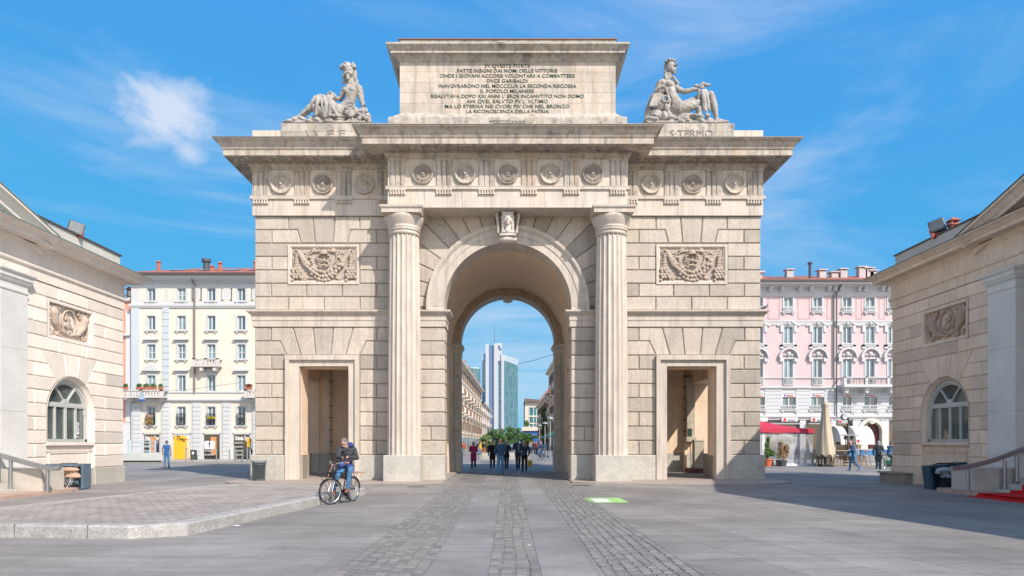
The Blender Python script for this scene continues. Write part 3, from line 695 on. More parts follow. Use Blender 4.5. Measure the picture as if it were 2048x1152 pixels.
FR = [(-10.73,38.5),(-10.73,28.68),(-4.853,28.68),(-4.853,27.6),(4.853,27.6),(4.853,28.68),(10.73,28.68),(10.73,38.5)]
def entablature():
    a = MB(); a.tv=.65
    a.box(-4.853,4.853,27.6,28.9,11.10,13.3)
    for s in (-1,1): x0,x1 = sorted((s*4.85,s*10.73)); a.box(x0,x1,28.68,38.5,11.14,13.3)
    AP(a, 'architrave', M_marble)
    j = MB()
    for x in (-1.9,1.45,-3.4): j.add([(x-.006,27.596,11.84),(x+.006,27.596,11.84),(x+.10,27.596,11.10),(x+.088,27.596,11.10)],[(0,1,2,3)])
    AP(j, 'architrave_joint', M_mortar)
    t = MB(); t.sweep(FR, [(0,11.82),(.075,11.82),(.075,11.925),(.085,11.93),(.085,11.95),(0,11.955)], outward=1); AP(t, 'taenia', M_marble)
    tri = [( s*x, 27.6) for s in (-1,1) for x in (.86,2.578,4.45)] + [(s*x,28.68) for s in (-1,1) for x in (10.37,8.64,6.88,5.13)]
    # one triglyph, copied
    g = MB(); w=.335; z0,z1 = 11.95,12.96; d=.055
    prof = [(-w,0),(-w,-.0),(-w+.045,-d),(-.14,-d),(-.10,-.01),(-.06,-d),(.06,-d),(.10,-.01),(.14,-d),(w-.045,-d),(w,0)]
    n=len(prof); g.add([(x,y,z0) for x,y in prof]+[(x,y,z1) for x,y in prof], [(i,i+1,i+1+n,i+n) for i in range(n-1)])
    g.add([(x,y,z1) for x,y in prof]+[(x,0,z1) for x,y in prof], [(i,i+1,i+1+n,i+n) for i in range(n-1)])
    g.box(-w-.01,w+.01,-.075,.0,12.961,13.07)
    proto = g.build('triglyph', M_cornice)
    gt = MB(); gt.box(-w,w,-.07,0,11.775,11.822)
    for i in range(6): x=-w+.056+i*.112; gt.cyl((x,-.04,11.62),(x,-.04,11.776),.052,.03,8)
    gp = gt.build('guttae', M_marble, proto)
    for k,(x,y) in enumerate(tri):
        o = proto if k==0 else proto.copy()
        if k: COL.objects.link(o); c = gp.copy(); COL.objects.link(c); c.parent = o
        o.parent = ARCH; o.matrix_parent_inverse = ARCH_INV.copy(); o.location = (x,y,0)
    # discs in the metopes
    pt = MB(); pt.lathe([(.42,0),(.42,-.11),(.41,-.125),(.38,-.125),(.37,-.10),(.355,-.09),(.32,-.05),(.27,-.015),(.21,-.01),(.15,-.05),(.11,-.085),(.08,-.09),(.07,-.06),(.06,-.06),(.055,-.14),(.03,-.155),(0,-.155)], (0,0,0), 40, 'y')
    P = pt.build('patera', M_cornice, None, True)
    rs = MB(); rs.lathe([(.42,0),(.42,-.10),(.40,-.12),(.37,-.12),(.35,-.05),(.33,-.01),(0,-.01)], (0,0,0), 40, 'y')
    for i in range(30):
        t0 = 2*PI*i/30; c_,s_ = math.cos(t0),math.sin(t0)
        rs.tube([(.12*c_,-.05,.12*s_),(.22*c_,-.065,.22*s_),(.345*c_,-.075,.345*s_)], [.010,.016,.026], 6)
    for i in range(12):
        t0 = 2*PI*i/12; rs.ball((.10*math.cos(t0),-.075,.10*math.sin(t0)),.028,6,5)
    rs.ball((0,-.085,0),.065,10,7); rs.lathe([(.1,-.02),(.1,-.06),(0,-.07)],(0,0,0),16,'y')
    Q = rs.build('rosette', M_cornice, None, True)
    spots = [(-3.437,27.6,Q),(-1.719,27.6,P),(0,27.6,Q),(1.719,27.6,P),(3.437,27.6,Q)]
    for s in (-1,1): spots += [(s*9.51,28.68,P),(s*7.76,28.68,Q),(s*6.01,28.68,P)]
    used=set()
    for x,y,o in spots:
        c = o if o.name not in used else o.copy()
        if c is not o: COL.objects.link(c)
        used.add(o.name)
        c.parent = ARCH; c.matrix_parent_inverse = ARCH_INV.copy(); c.location=(x,y,12.44)
    co = MB()
    prof = [(0,13.05),(.05,13.07),(.05,13.12),(.10,13.17),(.15,13.24),(.15,13.32),(.84,13.315),(.87,13.30),(.87,13.53),(.90,13.54),(.93,13.60),(.95,13.66),(.97,13.67),(.99,13.72),(1.03,13.79),(1.10,13.85),(1.12,13.86),(1.16,13.865),(1.165,13.905),(.0,13.97)]
    co.sweep(FR, prof, outward=1); co.box(-4.85,4.85,27.6,30,13.3,13.96); co.box(-10.7,10.7,28.7,38.5,13.3,13.94)
    AP(co, 'cornice', M_cornice)
    lp = MB(); lp.sweep(FR, [(1.165,13.905),(1.19,13.905),(1.19,13.93),(0,13.985)], outward=1); AP(lp, 'cornice_flashing', mat('lead_sheet',(.20,.18,.17),.5,metal=.3,var=.1))
    # carved soffit: alternating panels of drops and diamonds
    so = MB(); zb=13.318
    def panel(M, kind):
        so.M = M                                     # local: x along, y outward (0..-), z down small
        w = .33
        for (a,b,c,d) in ((-w,w,-.24,-.20),(-w,w,-.80,-.76),(-w,-w+.04,-.76,-.24),(w-.04,w,-.76,-.24)): so.box(a,b,c,d,-.045,0)
        if kind:
            for i in range(6):
                for k in range(4): so.box(-.26+i*.095,-.26+i*.095+.055,-.70+k*.12,-.70+k*.12+.075,-.05,0)
        else:
            for q in (-1,1):
                for r_ in (-1,1): so.tube([(q*.28,-.5,-.02),(0,-.5+r_*.23,-.02)],.022,4)
            so.ball((0,-.5,-.01),.085,8,5)
        so.M = None
    M_so = M_cornice
    for k,x in enumerate([-.0]+[i*.859 for i in range(1,6)]):
        for q in ((1,-1) if x else (1,)): panel(Matrix.Translation((q*x,27.6,zb)), k%2==1)
    for s in (-1,1):
        for k in range(7): panel(Matrix.Translation((s*(11.22-k*.876),28.68,zb)), k%2==1)
        for k in range(9): panel(Matrix.Translation((s*10.73,28.68-.45+k*.876,zb)) @ Matrix.Rotation(s*PI/2,4,'Z'), k%2==1)
        panel(Matrix.Translation((s*4.853,27.95,zb)) @ Matrix.Rotation(s*PI/2,4,'Z'), True)
    AP(so, 'soffit_carving', M_so)
entablature()

def attic():
    a = MB(); a.tv=.5
    a.sweep([(-4.83,36),(-4.83,27.6),(4.83,27.6),(4.83,36)], [(0,13.9),(0,14.74),(-.02,14.78),(-.10,14.80),(-.22,14.92),(-.34,15.03),(-.40,15.10),(-.42,15.12)], outward=1)
    AP(a, 'attic_plinth', M_weather)
    b = MB(); b.box(-4.40,4.40,28.03,36,14.0,17.25)
    r = random.Random(11)
    f3 = lambda u,v,o: (u,28.03-o,v)
    zs = [15.09,15.52,15.95,16.38,16.8,17.23]
    for i in range(5):
        x = -4.43
        while x < 4.42:
            w = r.uniform(1.0,2.3); x2 = min(4.43,x+w)
            if 4.43-x2 < .5: x2 = 4.43
            b.tv = r.gauss(.62,.14); block_flat(b, x, x2, zs[i], zs[i+1]); x = x2
    AP(b, 'attic', M_attic)
    j = MB(); c = MB()
    c.sweep([(-4.43,36.4),(-4.43,28.0),(4.43,28.0),(4.43,36.4)], [(0,17.20),(.03,17.21),(.05,17.28),(.13,17.36),(.20,17.40),(.30,17.405),(.32,17.41),(.32,17.50),(.34,17.51),(.38,17.56),(.44,17.63),(.47,17.66),(.49,17.67),(.495,17.74),(-.5,17.80)], outward=1)
    c.sweep([(-4.43,36.4),(-4.43,28.02),(4.43,28.02),(4.43,36.4)], [(0,17.74),(.0,18.13),(-1,18.14)], outward=1)
    c.box(-4.4,4.4,28.1,36.3,17.2,18.12)
    AP(c, 'attic_cornice', M_weather)
    l = MB(); l.sweep([(-4.45,36.4),(-4.45,28.0),(4.45,28.0),(4.45,36.4)], [(0,18.13),(.03,18.13),(.03,18.17),(-1,18.2)], outward=1); AP(l, 'attic_flashing', mat('copper_sheet',(.25,.13,.10),.5,var=.1))
    lines = "SV QVESTE PORTE\nFATTE INSIGNI DAI NOMI DELLE VITTORIE\nONDE I GIOVANI ACCORSI VOLONTARII A COMBATTERE\nDVCE GARIBALDI\nINAVGVRARONO NEL MDCCCLIX LA SECONDA RISCOSSA\nIL POPOLO MILANESE\nRISALVTAVA DOPO XXI ANNI L' EROE INCANVTITO NON DOMO\nAHI QVEL SALVTO FV L' VLTIMO\nMA LO ETERNA NEI CVORI PIV CHE NEL BRONZO\nLA RICONOSCENZA DELLA PATRIA"
    widths = [91,200,270,81,275,107,306,163,250,165]
    for i,(ln,w) in enumerate(zip(lines.split('\n'),widths)):
        py = 134.0+i*10.2
        o = text_obj('inscription_line', ln, M_bronze, ARCH, (0,0,0), (R(90),0,0),   .205, w/F*27.97, .006, bold=.0005)
        o.matrix_parent_inverse = ARCH_INV.copy(); o.location = (PX(1016,27.97)-.03, 27.988, PZ(py,27.97))
    o = text_obj('inscription_date', 'MDCCCLXXXIII', M_bronze, ARCH, (0,0,0), (R(90),0,0), .20, 70/F*27.6, .006, bold=-.003)
    o.matrix_parent_inverse = ARCH_INV.copy(); o.location = (0,27.59,PZ(247.0,27.58))
    # blocking course and statue pedestals
    for s in (-1,1):
        p = MB(); x0,x1 = sorted((s*4.9,s*10.72)); p.tv=.7; p.box(x0,x1,28.65,30.2,13.9,14.70)
        AP(p, 'blocking_course', M_marble)
        p = MB(); x0,x1 = sorted((s*5.0,s*9.5)); f = lambda u,v,o: (u,28.62-o,v)
        p.box(x0,x1,28.62,30.3,13.92,14.98)
        xs = [5.0,6.1,7.3,8.4,9.5]
        for a_,b_ in zip(xs,xs[1:]):
            for z0,z1 in ((13.95,14.62),(14.62,14.98)): block(p, [(s*x,z) for x,z in rect(a_,b_,z0,z1)], f, gap=.002, ch=.01, h=.012)
        AP(p, 'statue_pedestal', M_weather)
    m_cut = mat('cut_letters', (.26,.24,.22), .9, var=.1)
    for body,px,w,py in (('\\ \\  F E', 651, 80, 274),('S·TERMO', 1383, 86, 274)):
        o = text_obj('pedestal_letters', body, m_cut, ARCH, (0,0,0), (R(90),0,0), .44, w/F*28.6, .006)
        o.matrix_parent_inverse = ARCH_INV.copy(); o.location = (PX(px,28.6), 28.597, PZ(py,28.6))
def block_flat(b, x0, x1, z0, z1):
    block_ = rect(x0,x1,z0,z1); y=28.0
    b.add([(x0+.004,y+rnd.uniform(-.002,.002),z0+.004),(x1-.004,y,z0+.004),(x1-.004,y,z1-.004),(x0+.004,y,z1-.004),(x0+.004,28.04,z0+.004),(x1-.004,28.04,z0+.004),(x1-.004,28.04,z1-.004),(x0+.004,28.04,z1-.004)],
          [(0,1,2,3),(0,1,5,4),(1,2,6,5),(2,3,7,6),(3,0,4,7)])
attic()

def keystone():
    k = MB(); k.prism([(-.50,11.10),(-.42,10.3),(-.36,9.98),(.36,9.98),(.42,10.3),(.50,11.10)], 28.45, 29.0)
    for s in (-1,1):
        k.prism([(s*.52,11.08),(s*.40,11.08),(s*.32,10.25),(s*.41,10.25)], 28.15, 28.6)
        k.tube([(s*.46,28.2,11.05),(s*.40,28.12,10.6),(s*.365,28.2,10.28)],[.045,.04,.04],8)
    AP(k, 'keystone', M_marble)
    c = Vector((0,28.02,10.77)); P = []
    P += [('e',c,(.165,.18,.22)),('e',c+Vector((0,-.03,-.1)),(.115,.13,.14)),('c',c+Vector((0,.03,-.15)),.10,c+Vector((0,.02,-.42)),.12)]
    P += [('c',c+Vector((0,-.17,.03)),.018,c+Vector((0,-.215,-.05)),.028),('e',c+Vector((0,-.165,-.115)),(.045,.03,.014)),('e',c+Vector((0,-.165,-.145)),(.04,.03,.014)),('e',c+Vector((0,-.13,-.2)),(.05,.05,.04))]
    for s in (-1,1):
        P += [('e',c+Vector((s*.075,-.15,.055)),(.05,.03,.015)),('e',c+Vector((s*.08,-.10,-.08)),(.05,.06,.06))]
        for i in range(7): P.append(('e',c+Vector((s*(.12+.05*math.sin(i*.5)),-.10+.035*i,.16-.09*i)),(.065,.06,.06)))
        for i in range(5): P.append(('e',c+Vector((s*(.045+.04*i),-.13+.02*i,.18-.028*i)),(.04,.045,.04)))
        P.append(('c',c+Vector((s*.17,0,-.2)),.05,c+Vector((s*.19,.02,-.45)),.04))
    for i in range(9): t=PI*i/8; P.append(('c',c+Vector((.19*math.cos(t),.02-.1*math.sin(t),.19)),.03,c+Vector((.2*math.cos(t),.02-.11*math.sin(t),.262+.02*(i%2))),.022))
    P += [('e',c+Vector((0,.05,-.45)),(.26,.12,.08)),('b',c+Vector((0,.1,-.56)),(.30,.16,.03)),('e',c+Vector((0,.18,-.68)),(.33,.20,.13)),('b',c+Vector((0,.2,-.1)),(.18,.2,.2))]
    S_ = 1.16; sc_ = lambda v: c+(Vector(v)-c)*S_; P2 = []
    for p in P:
        if p[0] == 'c': P2.append(('c', sc_(p[1]), p[2]*S_, sc_(p[3]), p[4]*S_))
        else: P2.append((p[0], sc_(p[1]), tuple(q*S_ for q in p[2])))
    P = P2
    o = sculpt('keystone_head', P, .013, mat('head_stone',(.60,.55,.49),.75,var=.15,scale=4,bump=.3,dirt=.25,dirtcol=(.25,.22,.19),coords='World'), ARCH, 1); o.matrix_parent_inverse = ARCH_INV.copy()
keystone()

def panels():
    for s in (-1,1):
        cx = s*7.76; z0,z1 = 8.27,9.95
        fr = MB(); fr.tv=.7; W=1.5
        prof = [(0,0),(0,.09),(-.10,.09),(-.13,.05),(-.16,.04),(-.16,-.06)]
        P = [(cx-W,z0),(cx+W,z0),(cx+W,z1),(cx-W,z1)]
        ins = [inset(P, -a) if a else P for a,_ in prof]
        vs = [(x,YW-h,z) for q,(a,h) in zip(ins,prof) for x,z in q]; fs=[(k*4+i,k*4+(i+1)%4,(k+1)*4+(i+1)%4,(k+1)*4+i) for k in range(5) for i in range(4)]
        fr.add(vs,fs)
        AP(fr, 'relief_frame', M_marble)
        bk = MB(); bk.tv=.5; bk.box(cx-W+.1,cx+W-.1,YW-.003,YW+.1,z0+.1,z1-.1); AP(bk,'relief_ground',mat('relief_ground',(.46,.39,.33),.85,var=.15,scale=3,coords='World'))
        def L(px,py,d): return Vector((cx+(px-913)/11.52/KW, YW-d, z1-(py-120)/11.52/KW))
        Q = []; r = random.Random(4)
        # hanging swag of fruit
        for rw,(dy,n_,rr) in enumerate(((-58,11,.092),(36,12,.100),(118,8,.080))):
            for i in range(n_):
                t = (i+.5*(rw%2))/(n_-1+.5*(rw%2)); a_ = 500 if rw<2 else 640; b__ = 1340 if rw<2 else 1190; px = a_+t*(b__-a_); py = 575+250*math.sin(PI*(px-500)/840)+dy
                px += r.uniform(-9,9); py += r.uniform(-12,12); q_ = rr*r.uniform(.78,1.1); Q.append(('e',L(px,py,.075),(q_,q_,q_))); Q.append(('e',L(px,py,.075+q_*.9),(.018,.02,.018)))
        for sx in (-1,1):
            for t in range(9):
                u_ = t/8; Q.append(('e',L(913+sx*(590-u_*185),275+u_*300,.07),(.075+.075*u_,.07,.06+.05*u_),(0,sx*.55,0)))
            for t in range(16): Q.append(('e',L(913+sx*(270+t*18),300+150*((t*7)%5)/5+r.uniform(-20,20),.05),(.055,.03,.022),(0,r.uniform(-1.5,1.5),0)))
            # tails
            x0 = 913+sx*625
            for t in range(7): Q.append(('e',L(x0,350+t*50,.06),(.07+.014*t,.07,.045)))
            for q in range(13): Q.append(('e',L(x0-78+(q%3)*78+(38 if (q//3)%2 else 0)-19+r.uniform(-8,8),700+(q//3)*62,.08),(.071*r.uniform(.8,1.1),.07,.071)))
            Q.append(('t',[L(x0+55*math.cos(w*PI/6),285+50*math.sin(w*PI/6),.07) for w in range(12)],.028))
            # ribbons
            for q in range(7): Q.append(('c',L(913+sx*(540-q*40),270+40*math.sin(q*2.2)+q*30,.05),.03,L(913+sx*(500-q*42),300+50*math.sin(q*2.2+1)+q*34,.07),.026))
            for q in range(4): Q.append(('c',L(x0+sx*90,430+q*80,.03),.025,L(x0+sx*75,480+q*80,.05),.03))
            # wings of the hat
            Q.append(('e',L(913+sx*195,262,.04),(.17,.04,.075),(0,sx*-.25,0)))
            for q in range(4): Q.append(('c',L(913+sx*110,285-q*4,.08),.018,L(913+sx*(215+26*q),225+q*28,.08),.016))
            Q.append(('t',[L(913+sx*90,270,.06),L(913+sx*140,200,.06),L(913+sx*230,205,.05),L(913+sx*300,270,.04)],.022))
        Q += [('e',L(913,300,.06),(.16,.12,.12)),('e',L(915,345,.07),(.29,.15,.035))]
        Q.append(('c',L(925,350,.06),.028,L(925,640,.06),.028))
        Q.append(('t',[L(840,370,.1),L(760,400,.1),L(775,470,.11),L(900,495,.12),L(1010,510,.11),L(1040,570,.1),L(1010,620,.1)],.048))
        Q.append(('t',[L(1000,370,.1),L(1075,400,.1),L(1060,470,.11),L(1000,500,.09)],.044))
        Q.append(('t',[L(800,570,.1),L(850,610,.11),L(950,600,.11),L(1010,640,.1)],.044))
        for q in range(12): Q.append(('e',L(913+r.uniform(-500,500),r.uniform(880,930),.03),(.09,.05,.05)))
        o = sculpt('relief_carving', Q, .016, mat('relief_stone',(.44,.365,.30),.85,var=.12,scale=3,bump=.5,coords='World'), ARCH, 1); o.matrix_parent_inverse = ARCH_INV.copy()
panels()
def fountain():   # old wall post and tablet seen through the right-hand door
    Y=35.7
    f = empty('stone_stele', (PX(1385,Y),Y,0), 'tall pale stone tablet with small green niche inside right doorway', 'wall tablet')
    m1 = mat('worn_marble',(.50,.44,.36),.8,var=.2,scale=5,bump=.4,dirt=.3,dirtcol=(.2,.17,.14),coords='World')
    def B(name, x0,x1,y0,y1,d0,d1,m):
        b = MB(); b.cbox(PX(x0,Y)-f.location.x, PX(x1,Y)-f.location.x, d0,d1, PZ(y1,Y),PZ(y0,Y), .015); return b.build(name,m,f)
    B('tablet',1374,1390,756,874,.0,.45,m1); B('tablet_border',1372.5,1391.5,754,757,-.05,.45,m1); B('niche',1375,1384,857,873,-.02,.1,mat('green_niche',(.03,.07,.045),.4))
    B('shelf',1371,1391,874,883,-.2,.45,m1); B('column_base',1371,1376,883,945,.2,.45,M_plaster)
    p = empty('stone_post', (PX(1396,35.0),35.0,0), 'pitted square stone post on dark red block inside right doorway', 'stone post')
    b = MB(); x=0; b.cbox(-.25,.25,-.2,.2,.42,1.7,.03); b.cbox(-.29,.29,-.24,.24,.30,.46,.03); b.cbox(-.27,.27,-.22,.22,1.66,1.74,.02); b.build('post', m1, p)
    b = MB(); b.cbox(-.55,.62,-.7,.5,0.04,.30,.04); b.build('red_block', mat('red_porphyry',(.17,.06,.055),.6,var=.25,scale=5,bump=.3), p)
fountain()
# ================================================================ river-god statues on the wings
def statues():
    Y = 29.15
    def mk(ox, oy, sc):
        k = F/Y
        return lambda zx, zy, d=0.0: Vector(((ox+zx/sc-1015.5)/k, Y+d, 1.6+(885-(oy+zy/sc))/k))
    u = 1/(8.23*F/Y)
    A = mk(560,120,8.23); P = []
    c = lambda p0,r0,p1,r1: P.append(('c',p0,r0*u,p1,r1*u))
    e = lambda p,a,b_,c_,rot=(0,0,0): P.append(('e',p,(a*u,b_*u,c_*u),rot))
    # left-hand figure: reclining, raised knee, head towards the square
    e(A(1148,215,-.05),78,88,112); e(A(1143,285,-.09),52,60,58); c(A(1160,320),50,A(1172,430,.02),62)
    c(A(1135,225,-.27),9,A(1133,268,-.33),15); e(A(1133,302,-.265),24,16,7); e(A(1133,318,-.262),20,16,7); e(A(1135,345,-.22),28,26,22)
    for q in (-1,1): e(A(1137+q*34,205,-.235),26,16,8); e(A(1137+q*42,265,-.19),26,34,34)
    r = random.Random(2)
    for i in range(46):
        t = r.uniform(0,PI); rr = r.uniform(70,112); e(A(1130+rr*1.08*math.cos(t),160-rr*1.0*math.sin(t)*.85,-.12+r.uniform(-.08,.22)),r.uniform(16,30),26,r.uniform(16,28))
    for q,x0 in ((-1,1060),(1,1235)):
        for i in range(7): e(A(x0+8*math.sin(i*1.7)+q*i*3,190+i*30,.02),27-i,30,24)
    e(A(1150,240,.10),112,70,150); e(A(1140,150,.0),104,95,75)
    e(A(1260,360,.03),34,34,48); e(A(1095,380,.05),22,30,50)
    e(A(1175,520,.02),118,90,95,(0,.1,0)); c(A(1120,455,.02),62,A(1270,455,.02),66)      # chest, shoulders
    e(A(1085,520,-.14),44,40,42); e(A(1195,520,-.16),48,42,40)                              # pectorals
    c(A(1170,560,.0),92,A(1150,700,.02),84); c(A(1150,700,.02),90,A(1060,830,.02),118)       # abdomen
    e(A(1010,860,0),150,110,98)
    c(A(1300,465,.03),60,A(1335,640,.06),47); c(A(1335,640,.06),45,A(1378,790,.02),33); e(A(1385,835,-.02),40,36,30)
    for i in range(5): c(A(1362+i*14,840,-.05),11,A(1356+i*19,885,-.10),9)
    c(A(1050,470,.1),45,A(980,600,.22),38); c(A(980,600,.22),36,A(905,640,.0),28); e(A(880,640,-.04),32,30,24)
    for i in range(5): c(A(885-i*9,635+i*6,-.08),10,A(850-i*7,650+i*8,-.10),8)
    for i in range(22): e(A(r.uniform(770,930),r.uniform(545,655),r.uniform(-.12,.08)),24,26,24)
    c(A(990,860,-.05),112,A(650,690,-.05),72); c(A(640,680,-.05),70,A(400,900,-.05),46); c(A(400,900,-.05),44,A(230,1000,-.05),30); c(A(240,1015,-.08),30,A(90,1040,-.10),20)
    for i in range(5): c(A(120,1028+i*4,-.16+i*.04),11,A(72,1038+i*3,-.18+i*.045),9)
    c(A(960,900,.25),100,A(600,900,.25),62); c(A(600,900,.25),56,A(300,1020,.2),34)
    for i,(x0_,y0_,x1_,y1_,x2_,y2_,w_) in enumerate(((600,650,560,760,500,880,26),(650,640,650,800,620,950,34),(690,625,720,780,765,985,22),(740,640,790,800,770,960,30),(790,645,815,790,800,930,24),(820,650,870,800,845,960,34),(860,670,890,830,960,955,26))):   # cloth
        c(A(x0_,y0_,-.22),w_,A(x1_,y1_,-.33-.03*(i%2)),w_*.9); c(A(x1_,y1_,-.33-.03*(i%2)),w_*.9,A(x2_,y2_,-.28),w_*.8)
    c(A(640,700,-.14),80,A(860,760,-.12),80); c(A(640,860,-.12),80,A(880,880,-.12),80); c(A(900,960,-.25),26,A(1100,975,-.25),22)
    for i in range(6): c(A(640-i*18,650+i*30,-.22),18,A(330-i*14,930+i*16,-.14),14)
    c(A(560,800,-.12),60,A(800,930,-.1),80)
    # urn with lion mouth
    e(A(1210,880,-.10),112,110,100); P.append(('t',[A(1190+75*math.cos(w*PI/8),830+55*math.sin(w*PI/8),-.42) for w in range(17)],14*u))
    e(A(1190,930,-.36),60,40,80); 
    for i in range(12): e(A(1120+i*12,r.uniform(900,1000),-.38),20,30,26)
    e(A(1410,950,.0),90,90,105); e(A(1450,1020,0),60,80,60)
    for i in range(14): e(A(r.uniform(1330,1480),r.uniform(860,1030),-.28),24,26,28)
    for i in range(7): c(A(1330+i*18,815+8*(i%2),-.1),15,A(1325+i*20,870,-.16),12)
    for i in range(48): e(A(r.uniform(90,1450),r.uniform(1010,1085),r.uniform(-.25,.2)),r.uniform(50,110),110,r.uniform(28,48))
    P.append(('b',A(790,1080,0),(640*u,.38,16*u))); P.append(('b',A(900,1000,.12),(420*u,.22,60*u)))
    o = sculpt('river_statue', P, .019, M_statue, None, 1, disp=.014, dscale=8)
    tag(o, 'weathered stone reclining river god with raised knee and urn behind his hip, on the wing with a crowned head facing front', 'statue', 'stone statues on the gate')
    o['label'] = 'stone figure reclining with thick curls, head facing front, legs under hanging cloth'
    # right-hand figure
    P.clear(); u2 = 1/(7.68*F/Y); A = mk(1280,110,7.68)
    c = lambda p0,r0,p1,r1: P.append(('c',p0,r0*u2,p1,r1*u2))
    e = lambda p,a,b_,c_,rot=(0,0,0): P.append(('e',p,(a*u2,b_*u2,c_*u2),rot))
    e(A(462,200,0),72,80,98); e(A(490,240,-.04),48,55,60); c(A(455,250,.02),48,A(425,370,.03),58)
    c(A(530,205,-.08),10,A(552,238,-.08),13); e(A(528,268,-.08),18,20,8); e(A(522,292,-.06),24,24,16); e(A(505,190,-.19),28,14,8); e(A(545,180,-.1),14,14,8)
    for i in range(34):
        t = r.uniform(.1,PI); rr = r.uniform(70,92); e(A(462+rr*math.cos(t),180-rr*math.sin(t),r.uniform(-.2,.2)),r.uniform(14,24),26,r.uniform(14,24))
    for i in range(12): e(A(400-i*1.5+9*math.sin(i*1.4),200+i*17,.05-.012*i),30-i*.8,30,24)
    for i in range(8): e(A(495+i*11,365+i*14,-.14),22,22,20)
    e(A(500,90,0),26,26,16)
    c(A(335,435,-.02),58,A(545,465,.1),54); e(A(430,480,.02),125,90,90)
    e(A(440,485,-.20),58,46,50); e(A(560,520,-.08),40,44,46)
    c(A(440,540,.0),92,A(500,660,0),84); c(A(500,660,0),88,A(570,800,0),112)
    e(A(570,830,0),130,110,100)
    c(A(545,500,.12),48,A(700,545,.1),40); c(A(700,545,.1),40,A(860,520,0),33); e(A(900,500,-.02),34,26,24)
    for i in range(5): c(A(900+i*3,485+i*8,-.06),11,A(955+i*4,480+i*9,-.08),9)
    for i in range(18): t=i/17; e(A(850+t*200,470+16*math.sin(t*9)+(-10 if t>.5 else 10),-.05),26,30,22)
    e(A(1035,462,-.03),34,26,20)
    c(A(310,440,0),55,A(235,620,-.02),44); c(A(235,620,-.02),42,A(340,590,-.2),30); e(A(355,560,-.24),34,26,20)
    for i in range(5): c(A(350,548+i*9,-.26),10,A(390-i*3,560+i*11,-.27),8)
    c(A(580,800,.28),96,A(1070,608,.08),64); c(A(1085,612,.05),66,A(1140,790,.03),54); c(A(1140,790,.03),54,A(1175,965,.03),32); c(A(1170,1000,.03),38,A(1305,1030,-.02),26)
    for i in range(5): c(A(1280,1025+i*3,-.10+i*.04),13,A(1342,1036+i*2,-.11+i*.04),11)
    c(A(580,840,-.08),104,A(900,765,-.08),66); c(A(910,765,-.08),62,A(900,1000,-.05),44)
    for i in range(5):
        x=950+i*17; w_=(13,17,12,18,14)[i]; c(A(x-20,565,-.16),w_,A(x-22+i*6,740,-.34-.03*(i%2)),w_); c(A(x-22+i*6,740,-.34-.03*(i%2)),w_,A(x-8+i*6,880+30*(i%3),-.36),w_+2)
    e(A(1000,985,-.33),40,30,36)
    c(A(895,560,-.1),26,A(895,700,-.1),28); c(A(895,860,-.22),38,A(895,1080,-.22),34)
    # cloak, urn, rock
    c(A(220,640,.06),60,A(130,850,.1),52); c(A(130,850,.1),52,A(120,1000,.1),50)
    for i in range(5): c(A(210+i*30,640-i*8,-.16),20,A(140+i*40,820,-.22),22)
    P.append(('t',[A(250,560,-.24),A(330,525,-.28),A(372,560,-.28),A(400,650,-.28),A(430,760,-.28),A(418,880,-.28)],20*u2))
    e(A(320,790,-.08),105,100,105); P.append(('t',[A(362+48*math.cos(w*PI/8),745+48*math.sin(w*PI/8),-.38) for w in range(17)],13*u2))
    e(A(245,960,-.1),100,100,90); e(A(350,980,-.2),60,80,80); e(A(380,860,-.3),40,40,60); c(A(200,900,.1),90,A(420,900,.1),90)
    for i in range(42): e(A(r.uniform(100,1080),r.uniform(990,1090),r.uniform(-.22,.2)),r.uniform(50,100),110,r.uniform(30,52))
    c(A(450,940,0),60,A(860,960,0),60); e(A(1030,1040,-.1),70,80,60); c(A(900,1040,0),50,A(1380,1085,0),34)
    P.append(('b',A(680,1085,0),(600*u2,.38,16*u2))); P.append(('b',A(640,1000,.1),(320*u2,.2,80*u2)))
    o = sculpt('river_statue', P, .019, M_statue, None, 1, disp=.014, dscale=8)
    tag(o, 'stone figure with bare torso sitting side-on, arm stretched over one raised bare knee', 'statue', 'stone statues on the gate')
statues()

